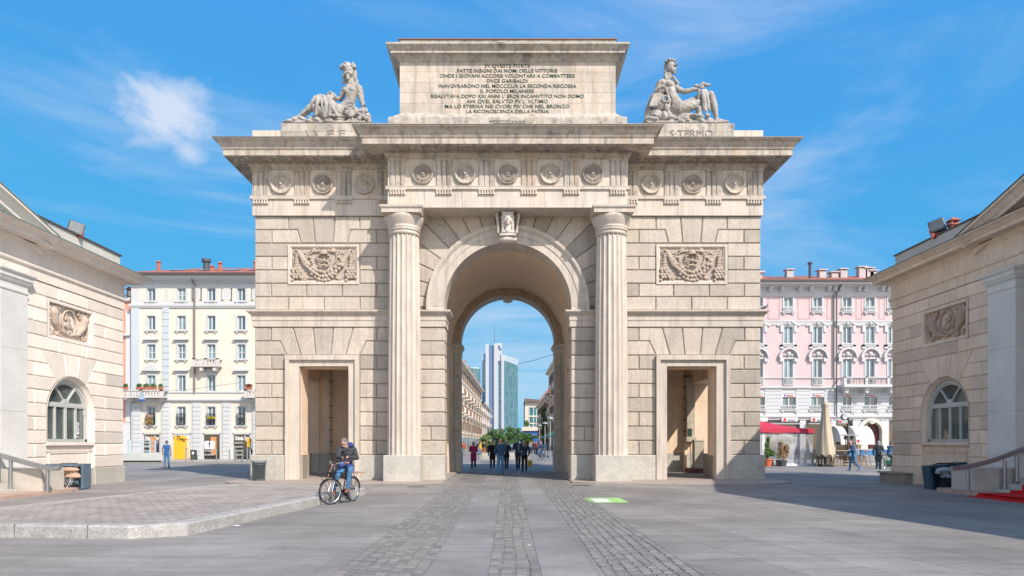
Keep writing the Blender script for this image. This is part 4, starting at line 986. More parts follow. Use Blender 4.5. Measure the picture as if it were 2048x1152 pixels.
# ================================================================ the two toll houses
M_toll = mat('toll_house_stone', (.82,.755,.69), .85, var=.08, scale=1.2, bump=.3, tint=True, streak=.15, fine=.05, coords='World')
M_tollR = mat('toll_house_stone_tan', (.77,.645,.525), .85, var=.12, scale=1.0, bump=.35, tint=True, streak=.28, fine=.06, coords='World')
M_pil = mat('pilaster_granite', (.66,.66,.63), .7, var=.10, scale=.9, bump=.15, fine=.05, coords='World')
M_glass = mat('window_glass', (.10,.125,.12), .03, var=.5, scale=1.3, spec=1.0)
M_wframe = mat('grey_paint', (.52,.54,.52), .5, var=.05)
def toll_house(s):
    side = 'left' if s < 0 else 'right'
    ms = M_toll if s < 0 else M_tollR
    W = 15.79; root = empty('toll_house', (s*18,16,0), ('pale cream stone toll house with arched window, beside the flat raised island' if s<0 else 'tan stone toll house in shade with red carpet at its steps'), 'building', 'toll houses facing each other')
    inv = Matrix.Translation((-s*18,-16,0))
    def B(mb, name, m, parent=None, smooth=False):
        os_ = build_parts(mb, name, m, parent or root, smooth)
        for o in os_:
            if parent is None: o.matrix_parent_inverse = inv.copy()
        return os_[0]
    X = lambda a: s*a                       # a = distance from the axis
    YF = 28.07; YP = 22.3; yc = 24.74; R0 = 1.335; zs = 2.62
    f3 = lambda u,v,o: (s*(W+.05-o), u, v)
    # core with an arched window opening
    c = MB(); x0,x1 = sorted((X(W+.05),X(22)))
    n=20; poly = [(YP-.1,0),(yc-R0,0),(yc-R0,zs)]+[(yc-R0*math.cos(PI*i/n), zs+R0*math.sin(PI*i/n)) for i in range(1,n)]+[(yc+R0,zs),(yc+R0,0),(YF-.03,0),(YF-.03,5.3),(YP-.1,5.3)]
    xa,xb = sorted((X(W+.05),X(W+.5))); c.prism(poly, xa, xb, 'x'); c.box(xa,xb,YP-.1,23.53,5.3,6.48); c.box(xa,xb,25.95,YF-.03,5.3,6.48); c.box(xa,xb,YP-.1,YF-.03,6.48,8.2)
    xa,xb = sorted((X(W+.5),X(W+6))); c.box(xa,xb,YF-.4,YF-.03,0,8.2)
    xa,xb = sorted((X(W+.06),X(W+6))); c.box(xa,xb,YP-.1,YF-.05,8.0,8.3)
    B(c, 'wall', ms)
    b = MB(); zz = [.633+.4583*i for i in range(15)]
    for i in range(14):
        z0,z1 = zz[i],zz[i+1]; zm=(z0+z1)/2
        if 5.2 < zm < 6.58: cuts=(23.43,26.05)
        elif zm < zs+.1: cuts=(yc-R0-.02,yc+R0+.02)
        else: cuts=None
        jL = 22.78 if i%2 else None; jR = 26.78 if i%2 else None
        if cuts:
            L_ = [YP]+([jL] if jL else [])+[cuts[0]]; R_ = [cuts[1]]+([jR] if jR else [])+[YF]
            for q in (L_,R_):
                for a,d in zip(q,q[1:]): block(b, rect(a,d,z0,z1), f3, h=.05, gap=.008, ch=.028)
        elif z1 < 4.85:                      # round the arch: fan stones
            for sd in (-1,1):
                out = YP if sd<0 else YF; jn = (jL if sd<0 else jR) or out
                edge=[]
                for q in range(7):
                    z = z0+(z1-z0)*q/6; h = z-zs
                    xi = math.sqrt(max(0,(R0+.03)**2-h*h)) if h < R0+.03 else 0
                    ang_x = max(0,h)*math.tan(R(36)); edge.append((yc+sd*max(xi, ang_x if h>R0*.8 else 0), z))
                block(b, [(jn,z1),(jn,z0)]+edge if True else [], f3, h=.05, gap=.008, ch=.028)
                if jn != out: block(b, rect(out,jn,z0,z1), f3, h=.05, gap=.008, ch=.028)
        else:
            js = [YP,23.2,24.1,24.9,25.8,26.9,YF] if i<14-1 else [YP,22.9,24.0,24.45,25.05,25.5,26.7,YF]
            if i%2: js=[YP,24.0,25.6,YF]
            for a,d in zip(js,js[1:]): block(b, rect(a,d,z0,z1), f3, h=.05, gap=.008, ch=.028)
    ztop = 4.757                             # three keystones over the window
    for a0,a1 in ((54,78),(78,102),(102,126)):
        t0,t1=R(a0),R(a1); h=ztop-zs
        poly=[(yc+(R0+.03)*math.cos(t0),zs+(R0+.03)*math.sin(t0)),(yc+h/math.tan(t0) if True else 0,ztop),(yc+h/math.tan(t1),ztop),(yc+(R0+.03)*math.cos(t1),zs+(R0+.03)*math.sin(t1))]
        block(b, poly, f3, h=.05, gap=.008, ch=.028)
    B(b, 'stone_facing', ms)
    g = MB(); xa,xb = sorted((X(W-.04),X(W+1)))
    for y0,y1 in ((YP,yc-R0),(yc+R0,YF+.04)): g.cbox(xa,xb,y0,y1,0,.633,.02)
    xa2,xb2 = sorted((X(W+.04),X(W+1))); g.box(xa2,xb2,yc-R0,yc+R0,0,.633); B(g, 'base', M_gran if s<0 else ms)
    a = MB(); xa,xb = sorted((X(W+.10),X(W+1))); a.box(xa,xb,yc-R0,yc+R0,.6,1.62)
    for (z0,z1,d) in ((1.50,1.62,-.02),(1.28,1.34,.06)): xa,xb = sorted((X(W+d),X(W+.5))); a.box(xa,xb,yc-R0+.02,yc+R0-.02,z0,z1)
    for (y0,y1,z0,z1) in ((yc-R0+.2,yc+R0-.2,1.22,1.27),(yc-R0+.2,yc+R0-.2,.74,.79),(yc-R0+.2,yc-R0+.25,.79,1.22),(yc+R0-.25,yc+R0-.2,.79,1.22)):
        xa,xb = sorted((X(W+.07),X(W+.3))); a.box(xa,xb,y0,y1,z0,z1)
    B(a, 'window_apron', ms)
    ar = MB()                                # plain band round the opening
    av = [(R0+.0,-.0),(R0+.0,.02),(R0-.10,.14),(R0-.10,.4)]
    n=30
    for i in range(n):
        vs=[]
        for t in (PI*i/n, PI*(i+1)/n):
            for r_,h in av: vs.append((X(W+h), yc+r_*math.cos(t), zs+r_*math.sin(t)))
        ar.add(vs,[(q,q+1,q+1+4,q+4) for q in range(3)])
    for q in (-1,1): ar.add([(X(W+h), yc+q*r_, z) for z in (1.62,zs) for r_,h in av], [(i,i+1,i+5,i+4) for i in range(3)])
    B(ar, 'window_surround', ms)
    # window
    w = MB(); xo = W+.22; r1=R0-.10
    def bar(y0,z0,y1,z1,t=.05,d=.09):
        v=Vector((y1-y0,z1-z0)).normalized(); nrm=Vector((-v.y,v.x))*t/2
        pl=[(y0+nrm.x,z0+nrm.y),(y1+nrm.x,z1+nrm.y),(y1-nrm.x,z1-nrm.y),(y0-nrm.x,z0-nrm.y)]
        xa,xb=sorted((X(xo),X(xo+d))); w.prism(pl,xa,xb,'x')
    def ring(ra,rb,xa,xb,n=28):
        for i in range(n):
            t0,t1=PI*i/n,PI*(i+1)/n; q=[(yc+ra*math.cos(t0),zs+ra*math.sin(t0)),(yc+rb*math.cos(t0),zs+rb*math.sin(t0)),(yc+rb*math.cos(t1),zs+rb*math.sin(t1)),(yc+ra*math.cos(t1),zs+ra*math.sin(t1))]
            a_,b_=sorted((X(xa),X(xb))); w.prism(q,a_,b_,'x')
    ring(r1-.10,r1,xo-.02,xo+.12); ring(r1-.16,r1-.10,xo+.02,xo+.12)
    for q in (-1,1): bar(yc+q*(r1-.06),1.625,yc+q*(r1-.06),zs+.001,.117,.117)
    bar(yc-r1,1.67,yc+r1,1.67,.10,.126); bar(yc-r1,2.97,yc+r1,2.97,.13,.144); bar(yc-r1,2.885,yc+r1,2.885,.03,.16)
    for t in (-.5,0,.5): bar(yc+t*1.16,1.73,yc+t*1.16,2.865,.07 if t else .09,.10)
    for t in (60,120): bar(yc+.12*math.cos(R(t)),3.05,yc+(r1-.1)*math.cos(R(t))*1.0,zs+(r1-.1)*math.sin(R(t))*.99,.055,.08)
    for i in range(8):
        t0,t1=PI*i/8,PI*(i+1)/8; xa,xb=sorted((X(xo-.01),X(xo+.1))); w.prism([(yc,3.03),(yc+.18*math.cos(t0),3.03+.14*math.sin(t0)),(yc+.18*math.cos(t1),3.03+.14*math.sin(t1))],xa,xb,'x')
    wo = B(w, 'window', M_wframe)
    p = MB(); n=24; pl=[(yc-r1,1.62),(yc+r1,1.62)]+[(yc+r1*math.cos(PI*i/n),zs+r1*math.sin(PI*i/n)) for i in range(n+1)]
    xa,xb=sorted((X(xo+.06),X(xo+.075))); p.prism(pl,xa,xb,'x'); p.build('pane', M_glass, wo)
    # relief with medallion
    fr = MB(); y0,y1,z0,z1 = 23.43,26.05,5.21,6.58
    q=[(y0,z0),(y1,z0),(y1,z1),(y0,z1)]; vs=[]; prof=[(0,-.0),(.10,-.0),(.12,.03),(.12,.18)]
    for a_,h in prof: vs += [(X(W+h),u_,v_) for u_,v_ in (inset(q,a_) if a_ else q)]
    fr.add(vs,[(k*4+i,k*4+(i+1)%4,(k+1)*4+(i+1)%4,(k+1)*4+i) for k in range(3) for i in range(4)]+[(12,13,14,15)])
    B(fr,'relief_frame',ms)
    def L_(u_,v_,d=0): return Vector((X(W+.16-d), yc+u_*s*-1 if False else yc+u_, 5.90+v_))
    Q=[]; r=random.Random(8)
    Q.append(('t',[L_(.40*math.cos(w_*PI/12),.02+.46*math.sin(w_*PI/12),.06) for w_ in range(25)],.042))
    Q.append(('b',L_(0,0,-.075),(.05,1.2,.6)))
    Q.append(('e',L_(0,-.08,.02),(.04,.2,.14))); Q.append(('e',L_(.0,.15,.03),(.04,.13,.1)))
    for i in range(9): Q.append(('e',L_(r.uniform(-.22,.22),r.uniform(-.25,.3),.03),(.035,.06,.05)))
    for q in (-1,1):
        for i in range(22): Q.append(('e',L_(q*(.80+r.uniform(-.28,.28)),.38+r.uniform(-.13,.16),.05),(.05,.065,.065)))
        Q.append(('c',L_(q*.86,.25,.04),.19,L_(q*.78,-.05,.04),.14)); Q.append(('c',L_(q*.78,-.05,.04),.14,L_(q*.50,-.33,.04),.09)); Q.append(('c',L_(q*.50,-.33,.04),.09,L_(q*.12,-.40,.05),.05))
        Q.append(('t',[L_(q*.12,-.38,.06),L_(q*.02,-.30,.07),L_(q*.08,-.24,.06)],.03))
        for i in range(20): Q.append(('e',L_(q*(.25+.8*r.random()),-.46+r.uniform(-.06,.1),.03),(.04,r.uniform(.05,.1),.04)))
        for i in range(5): Q.append(('c',L_(q*1.0,.0-i*.08,.03),.03,L_(q*1.08,-.02-i*.08,.05),.025))
    o = sculpt('relief_carving', Q, .018, mat('relief_stone_pale',(.50,.41,.34),.85,var=.12,scale=3,bump=.5,coords='World') if s<0 else mat('relief_stone_tan',(.44,.34,.26),.85,var=.15,scale=3,bump=.5,coords='World'), root, 1); o.matrix_parent_inverse=inv.copy()
    # grey corner pilaster of the porch
    p = MB(); ya,yb = 21.1,22.32; xa,xb = sorted((X(W-.10),X(W+.9))); [p.cbox(xa,xb,ya,yb,z0_,z1_,.008) for z0_,z1_ in ((0,.8),(.806,2.59),(2.596,4.59),(4.596,6.42))]; p.box(min(xa,xb)+.02,max(xa,xb)-.02,ya+.02,yb-.02,0,6.45)
    p.sweep([(X(W+.9),yb),(X(W-.10),yb),(X(W-.10),ya),(X(W+.9),ya)], [(0,6.40),(.03,6.42),(.03,6.50),(.0,6.52),(0,6.66),(.05,6.70),(.10,6.80),(.12,6.82),(.12,6.92),(.17,6.97),(.19,7.0),(.19,7.05),(0,7.06)], outward=-1 if s<0 else 1)
    B(p,'pilaster',M_pil)
    # porch: back wall, ceiling and columns
    q = MB(); xa,xb = sorted((X(W+3.2),X(W+3.6))); q.box(xa,xb,1,21.2,0,8); xa,xb=sorted((X(W+.2),X(W+3.6))); q.box(xa,xb,21.3,22.3,0,8); q.box(xa,xb,1,22.2,7.9,8.2); q.box(xa,xb,-.2,1.3,0,8); B(q,'porch_wall',ms)
    pc = MB()
    for yy in (15.6,9.9,4.6): pc.cyl((X(W+.5),yy,.9),(X(W+.5),yy,6.5),.55,.48,24); xa,xb=sorted((X(W-.05),X(W+1.1))); pc.box(xa,xb,yy-.6,yy+.6,6.6,7.05)
    B(pc,'porch_column',M_pil)
    # entablature running round the corner
    path=[(X(W+6),YF),(X(W),YF),(X(W),-.0),(X(W+6),0)]; ow=-1 if s<0 else 1
    en=MB(); en.sweep(path,[(.0,7.05),(.03,7.055),(.03,7.38),(.08,7.40),(.10,7.44),(.10,7.50),(.02,7.51),(.02,8.02),(.05,8.04),(.10,8.10),(.16,8.16),(.16,8.20)],outward=ow)
    B(en,'entablature',ms)
    co=MB(); co.sweep(path,[(.15,8.19),(.50,8.18),(.52,8.20),(.52,8.29),(.56,8.32),(.63,8.38),(.70,8.42),(.74,8.43),(.75,8.48),(-.4,8.56)],outward=ow)
    B(co,'cornice',ms)
    gl=MB(); gl.sweep(path,[(.755,8.475),(.775,8.475),(.775,8.495),(-.1,8.58)],outward=ow); B(gl,'gutter',mat('verdigris',(.20,.29,.27),.6,var=.25,scale=5) if s<0 else mat('dark_gutter',(.06,.08,.08),.6))
    # pediment
    ya,yb,ym = 0.2,22.95,11.5; sl=.292; zb=8.50; za=zb+(yb-ym)*sl
    pm=MB(); xa,xb=sorted((X(W+.12),X(W+5))); pm.prism([(ya+.8,8.3),(yb-.8,8.3),(ym,za-.5)],xa,xb,'x'); B(pm,'pediment',ms)
    rk=MB()
    for (y_,q) in ((yb,1),(ya,-1)):
        prof=[(-.15,-.62),(.16,-.60),(.16,-.42),(.50,-.40),(.52,-.38),(.52,-.28),(.58,-.22),(.66,-.12),(.74,-.08),(.75,0.0),(-4,.04)]
        vs=[]
        for yy,zz_ in ((y_,zb),(ym,za)):
            for o_,h in prof: vs.append((X(W-o_), yy+(0 if yy==ym else q*h*.0), zz_+h))
        k=len(prof); rk.add(vs,[(i,i+1,i+1+k,i+k) for i in range(k-1)]); rk.add([vs[i] for i in range(k)],[tuple(range(k))])
    B(rk,'raking_cornice',ms)
    rg=MB()
    for (y_,q) in ((yb,1),(ya,-1)):
        rg.add([(X(W-.77),y_,zb+.0),(X(W-.77),ym,za+.0),(X(W-.77),ym,za+.03),(X(W-.77),y_,zb+.03),(X(W+4),y_,zb+.04),(X(W+4),ym,za+.08)],[(0,1,2,3),(3,2,5,4)])
    B(rg,'roof_edge',MATS['verdigris'] if s<0 else mat('roof_edge_dark',(.03,.035,.04),.6))
    den=MB()
    for i in range(60):
        yy=yb-1.5-i*.16; zt=zb+(yb-yy)*sl-.62; xa,xb=sorted((X(W+.0),X(W+.14))); den.box(xa,xb,yy,yy+.09,zt-.14,zt)
    B(den,'dentils',ms)
    at=MB(); xa,xb=sorted((X(W+.11),X(W+6))); at.box(xa,xb,1,28.0,8.4,9.24); B(at,'parapet',mat('parapet_plaster',(.60,.58,.54),.9,var=.08,scale=1,fine=.06,streak=.1,coords='World'))
    cp=MB(); xa,xb=sorted((X(W+.05),X(W+6))); cp.box(xa,xb,1,28.06,9.24,9.29); B(cp,'parapet_coping',mat('coping_metal',(.13,.12,.12),.5,metal=.4,var=.1))
    return root
toll_house(-1); toll_house(1)

def floodlight(s):
    y = PXY = 25.0; X0=15.5; 
    lab = 'grey square floodlight on red bracket on roof of the %s toll house' % ('pale cream' if s<0 else 'tan')
    # seen at x=150 / 1872
    px = 152 if s<0 else 1874; a=15.95; y = a*F/abs(px-1015.5); z = PZ(457 if s<0 else 452,y)
    r = empty('floodlight',(s*a,y,9.29),lab,'floodlight','floodlights on the toll house roofs')
    m=MB(); m.M = Matrix.Translation((0,0,z-9.29)) @ Euler((R(-12),R(s*-14),R(s*-38))).to_matrix().to_4x4()
    m.cbox(-.26,.26,-.10,.12,-.24,.24,.03); 
    for i in range(6): m.box(-.2+i*.08,-.185+i*.08,.12,.18,-.2,.2)
    m.build('housing',mat('flood_grey',(.09,.10,.10),.5,metal=.3),r)
    g=MB(); g.M=m.M; g.box(-.22,.22,-.115,-.101,-.20,.20); g.build('lens',mat('flood_glass',(.12,.14,.15),.15,spec=.8,var=.25,scale=6),r)
    k=MB(); k.box(-.22,.06,-.05,.0,-.12,.08); k.cyl((0,0,0),(0,0,z-9.4),.035,n=8); k.tube([(-.28,0,z-9.35),(-.28,0,z-9.6),(.28,0,z-9.6),(.28,0,z-9.35)],.018,6); k.build('bracket',mat('red_bracket',(.36,.06,.045),.6),r)
floodlight(-1); floodlight(1)
ch=MB(); y=15.95*F/(1906-1015.5)+.6; xx=PX(1906,y); z=PZ(450,y)
ch.box(xx-.12,xx+.12,y-.12,y+.12,9.25,z-.02); ch.box(xx-.17,xx+.17,y-.17,y+.17,z-.02,z+.02)
for q in (-1,1):
    for w in (-1,1): ch.box(xx+q*.11-.03,xx+q*.11+.03,y+w*.11-.03,y+w*.11+.03,z+.02,z+.14)
ch.add([(xx-.2,y-.2,z+.14),(xx+.2,y-.2,z+.14),(xx+.2,y+.2,z+.14),(xx-.2,y+.2,z+.14),(xx,y,z+.30)],[(0,1,4),(1,2,4),(2,3,4),(3,0,4),(0,3,2,1)])
tag(ch.build('chimney_pot',mat('terracotta',(.42,.14,.09),.8,var=.15)),'small terracotta chimney pot beside floodlight on tan toll house roof','chimney pot')
def writing_on_left_window():
    o=text_obj('window_lettering','Tecno',mat('white_vinyl',(.8,.8,.8),.5,var=0),[q for q in bpy.data.objects if q.name=='toll_house'][0],(0,0,0),(0,0,0),.30,.62,.002,bold=.006)
    o.matrix_parent_inverse=Matrix.Translation((18,-16,0)); o.rotation_euler=(R(90),R(-90),R(90)); o.location=(-15.985,25.45,2.05)
writing_on_left_window()

# steps, cheek walls, rails
M_steel=mat('rail_steel',(.34,.36,.38),.35,metal=.7,var=.1)
def steps(s):
    st=MB(); W=15.79
    X=lambda a:s*a
    for i in range(5):
        xa,xb=sorted((X(14.95-0+i*.36),X(19))); st.box(xa,xb,2,20.98-.0*i,.17*i+.0,.17*(i+1))
    o=st.build('entrance_steps',mat('step_stone',(.50,.47,.42),.75,var=.12,scale=2,fine=.06,coords='World')); tag(o,'pale stone steps running up to the porch of the %s toll house'%('cream' if s<0 else 'tan'),'steps','porch steps')
    kb=MB(); p=[(X(15.8),22.9),(X(14.6),22.9),(X(14.2),22.6),(X(14.05),22.0),(X(14.05),2),(X(15.8),2)]; p=p if area(p)>0 else p[::-1]; kb.prism(p,-.02,.10,'z')
    kb=kb.build('low_platform',mat('pink_granite',(.46,.33,.27),.7,var=.15,scale=2,fine=.12,coords='World')); tag(kb,'low pink granite kerb platform beneath the %s toll house steps'%('cream' if s<0 else 'tan'),'platform','porch platforms')
    ck=MB(); xa,xb=sorted((X(14.45),X(15.68))); ck.cbox(xa,xb,21.15,22.25,.10,.80,.02); ck=ck.build('cheek_wall',MATS['step_stone']); tag(ck,'stone block wall ending the steps of the %s toll house'%('cream' if s<0 else 'tan'),'stone block','step end walls')
    r=empty('handrail',(X(14.3),20.95,0),('curved grey steel handrail casting shadow beside the cream toll house steps' if s<0 else 'curved dark steel handrail beside red carpeted steps'),'handrail','handrails at the porch steps')
    pts=[(13.72,.80),(13.8,.74),(14.0,.72),(14.35,.80),(14.8,.92),(15.3,1.06),(15.9,1.22),(16.6,1.42)] if s<0 else [(13.62,.72),(13.8,.74),(14.2,.80),(14.6,.90),(15.0,1.02),(15.4,1.17),(16.0,1.38),(16.6,1.58)]
    m=MB()
    for a,b in zip(pts,pts[1:]):
        x0,z0=a; x1,z1=b
        m.add([(X(x)-r.location.x,y,z+h) for x,z in (a,b) for y,h in ((-.06,0),(.06,0),(.06,.14),(-.06,.14))],[(0,1,5,4),(1,2,6,5),(2,3,7,6),(3,0,4,7),(0,3,2,1),(4,5,6,7)])
    m.build('top_rail',M_steel,r)
    for (x,zb_,zt) in ((14.12,.10,.78),(15.25,.17,1.06),(15.62,.4,1.2)):
        m=MB(); m.cyl((X(x)-r.location.x,0,zb_),(X(x)-r.location.x,0,zt),.055,n=12); m.cyl((X(x)-r.location.x,0,zb_),(X(x)-r.location.x,0,zb_+.02),.10,n=12); m.build('post',M_steel,r)
steps(-1); steps(1)
def carpet():
    c=MB(); pts=[(13.95,.104),(14.93,.11)]
    x=14.93; z=.11
    prof=[(13.9,.106),(14.935,.106)]
    for i in range(5): prof+= [(14.935+i*.36,.17*(i+1)+.012),(14.935+(i+1)*.36,.17*(i+1)+.012)] if i<4 else [(14.935+i*.36,.17*(i+1)+.012),(18,.17*(i+1)+.012)]
    n=len(prof); vs=[(x,y,z) for y in (8.0,20.3) for x,z in prof]+[(x+.0,y,z-.010) for y in (8.0,20.3) for x,z in prof]
    c.add(vs,[(i,i+1,i+1+n,i+n) for i in range(n-1)])
    c.box(13.55,13.9,8,20.3,.0,.012); c.add([(13.9,8,.012),(13.9,20.3,.012),(14.04,20.3,.108),(14.04,8,.108)],[(0,1,2,3)])
    tag(c.build('red_carpet',mat('red_carpet_pile',(.60,.008,.015),.95,var=.25,scale=3,bump=.5,fine=.1)),'bright red carpet running down the steps at the right edge','carpet')
carpet()
def bench():
    b=empty('corner_bench',(15.5,27.3,0),'low weathered stone bench against the corner of the tan toll house','bench')
    m=MB(); m.cbox(-.18,.4,-.75,.85,0,.36,.02); m.build('bench_base',mat('bench_stone',(.30,.27,.23),.85,var=.25,scale=4,bump=.4,fine=.1,coords='World'),b)
    m=MB(); m.cbox(-.26,.42,-.80,.9,.361,.42,.015); m.build('bench_top',MATS['bench_stone'],b)
bench()
def carts():
    mb_=mat('blue_grey_crate',(.12,.17,.23),.5,var=.2,scale=4); mb2=mat('teal_crate',(.02,.07,.105),.45,var=.25,scale=4)
    m_ch=mat('chrome',(.55,.55,.55),.25,metal=.9,var=.1); mtan=mat('tan_cloth',(.5,.34,.24),.8)
    for s in (-1,1):
        r=empty('tipped_case',(s*15.05,23.4,0),('blue grey open case standing on its side by the cream toll house' if s<0 else 'dark teal open case leaning by the tan toll house'),'open case','open cases by the toll houses')
        m=MB(); m.M=Matrix.Translation((0,0,.03)) @ Euler((0,R(-7 if s>0 else 0),R(s*-8))).to_matrix().to_4x4()
        m.box(-.55,.55,.20,.26,0,.78); m.box(-.60,-.52,-.30,.26,0,.84); m.box(.52,.60,-.30,.26,0,.84) ; m.box(-.55,.55,-.3,.26,.76,.84); m.box(-.55,.55,-.3,.26,0,.05)
        m.build('case_shell',mb_ if s<0 else mb2,r)
        # folded pushchair in front of it
        p=empty('folded_pushchair',(s*14.75,22.98 if s<0 else 23.0,0),('folded grey pushchair with wheels and tan seat behind the handrail' if s<0 else 'folded black pushchair with pale hood behind the handrail by red carpet'),'pushchair','pushchairs behind the handrails')
        m=MB(); r_=random.Random(3)
        for i in range(10): m.tube([(r_.uniform(-.3,.2),-.1+r_.uniform(-.1,.1),.1),(r_.uniform(-.3,.3),r_.uniform(-.1,.1),.62)],.014,5)
        m.tube([(-.35,0,.62),(-.38,0,.86),(-.25,0,.9),(.25,0,.9),(.38,0,.86),(.1,0,.7)],.02,6); m.build('frame',m_ch if s<0 else mat('black_metal',(.02,.02,.02),.4),p)
        for q in (-1,1):
            for t in (-.22,.16):
                w=MB(); w.lathe([(.07,-.02),(.085,0),(.07,.02)],(t,q*.16,.10),14,'y'); w.lathe([(.0,.01),(.02,.015),(.07,0)],(t,q*.16,.10),10,'y'); w.build('wheel',MATS.get('rubber') or mat('rubber',(.02,.02,.02),.8),p)
        o=sculpt('seat',[('c',(-.3,0,.60),.06,(.3,0,.52),.05),('e',(0,0,.68),(.33,.16,.09)),('e',(.1,.02,.45),(.28,.14,.07))],.02,mtan if s<0 else mat('pale_hood',(.38,.42,.45),.7),p,3)
carts()
# ================================================================ town houses behind the square
M_dkglass = mat('house_glass', (.045,.09,.13), .08, var=.25, scale=.6, spec=1.0, coords='World')
M_curtain = mat('pale_curtain', (.20,.30,.33), .5, var=.3, scale=1.5, coords='World')
M_wood = mat('shutter_brown', (.22,.13,.10), .7, var=.1)
M_white = mat('white_paint', (.62,.63,.64), .6, var=.04)
M_stuccogrey = mat('grey_stucco', (.56,.575,.58), .85, var=.06, scale=.8, fine=.04, coords='World')
M_tile = None
def tile_mat():
    m = bpy.data.materials.new('roof_tiles'); m.use_nodes=True; nt=m.node_tree; N=nt.nodes; L=nt.links; b=N['Principled BSDF']; b.inputs['Roughness'].default_value=.85
    g=N.new('ShaderNodeNewGeometry'); br=N.new('ShaderNodeTexBrick'); br.inputs['Scale'].default_value=1; br.inputs['Brick Width'].default_value=.28; br.inputs['Row Height'].default_value=.30
    br.inputs['Color1'].default_value=(.42,.13,.075,1); br.inputs['Color2'].default_value=(.55,.22,.14,1); br.inputs['Mortar'].default_value=(.16,.055,.04,1); br.inputs['Mortar Size'].default_value=.035; br.offset=0
    mp=N.new('ShaderNodeMapping'); L.new(g.outputs['Position'],mp.inputs[0]); L.new(mp.outputs[0],br.inputs['Vector']); L.new(br.outputs['Color'],b.inputs['Base Color']); return m
M_tile = tile_mat()
PROTO = {}
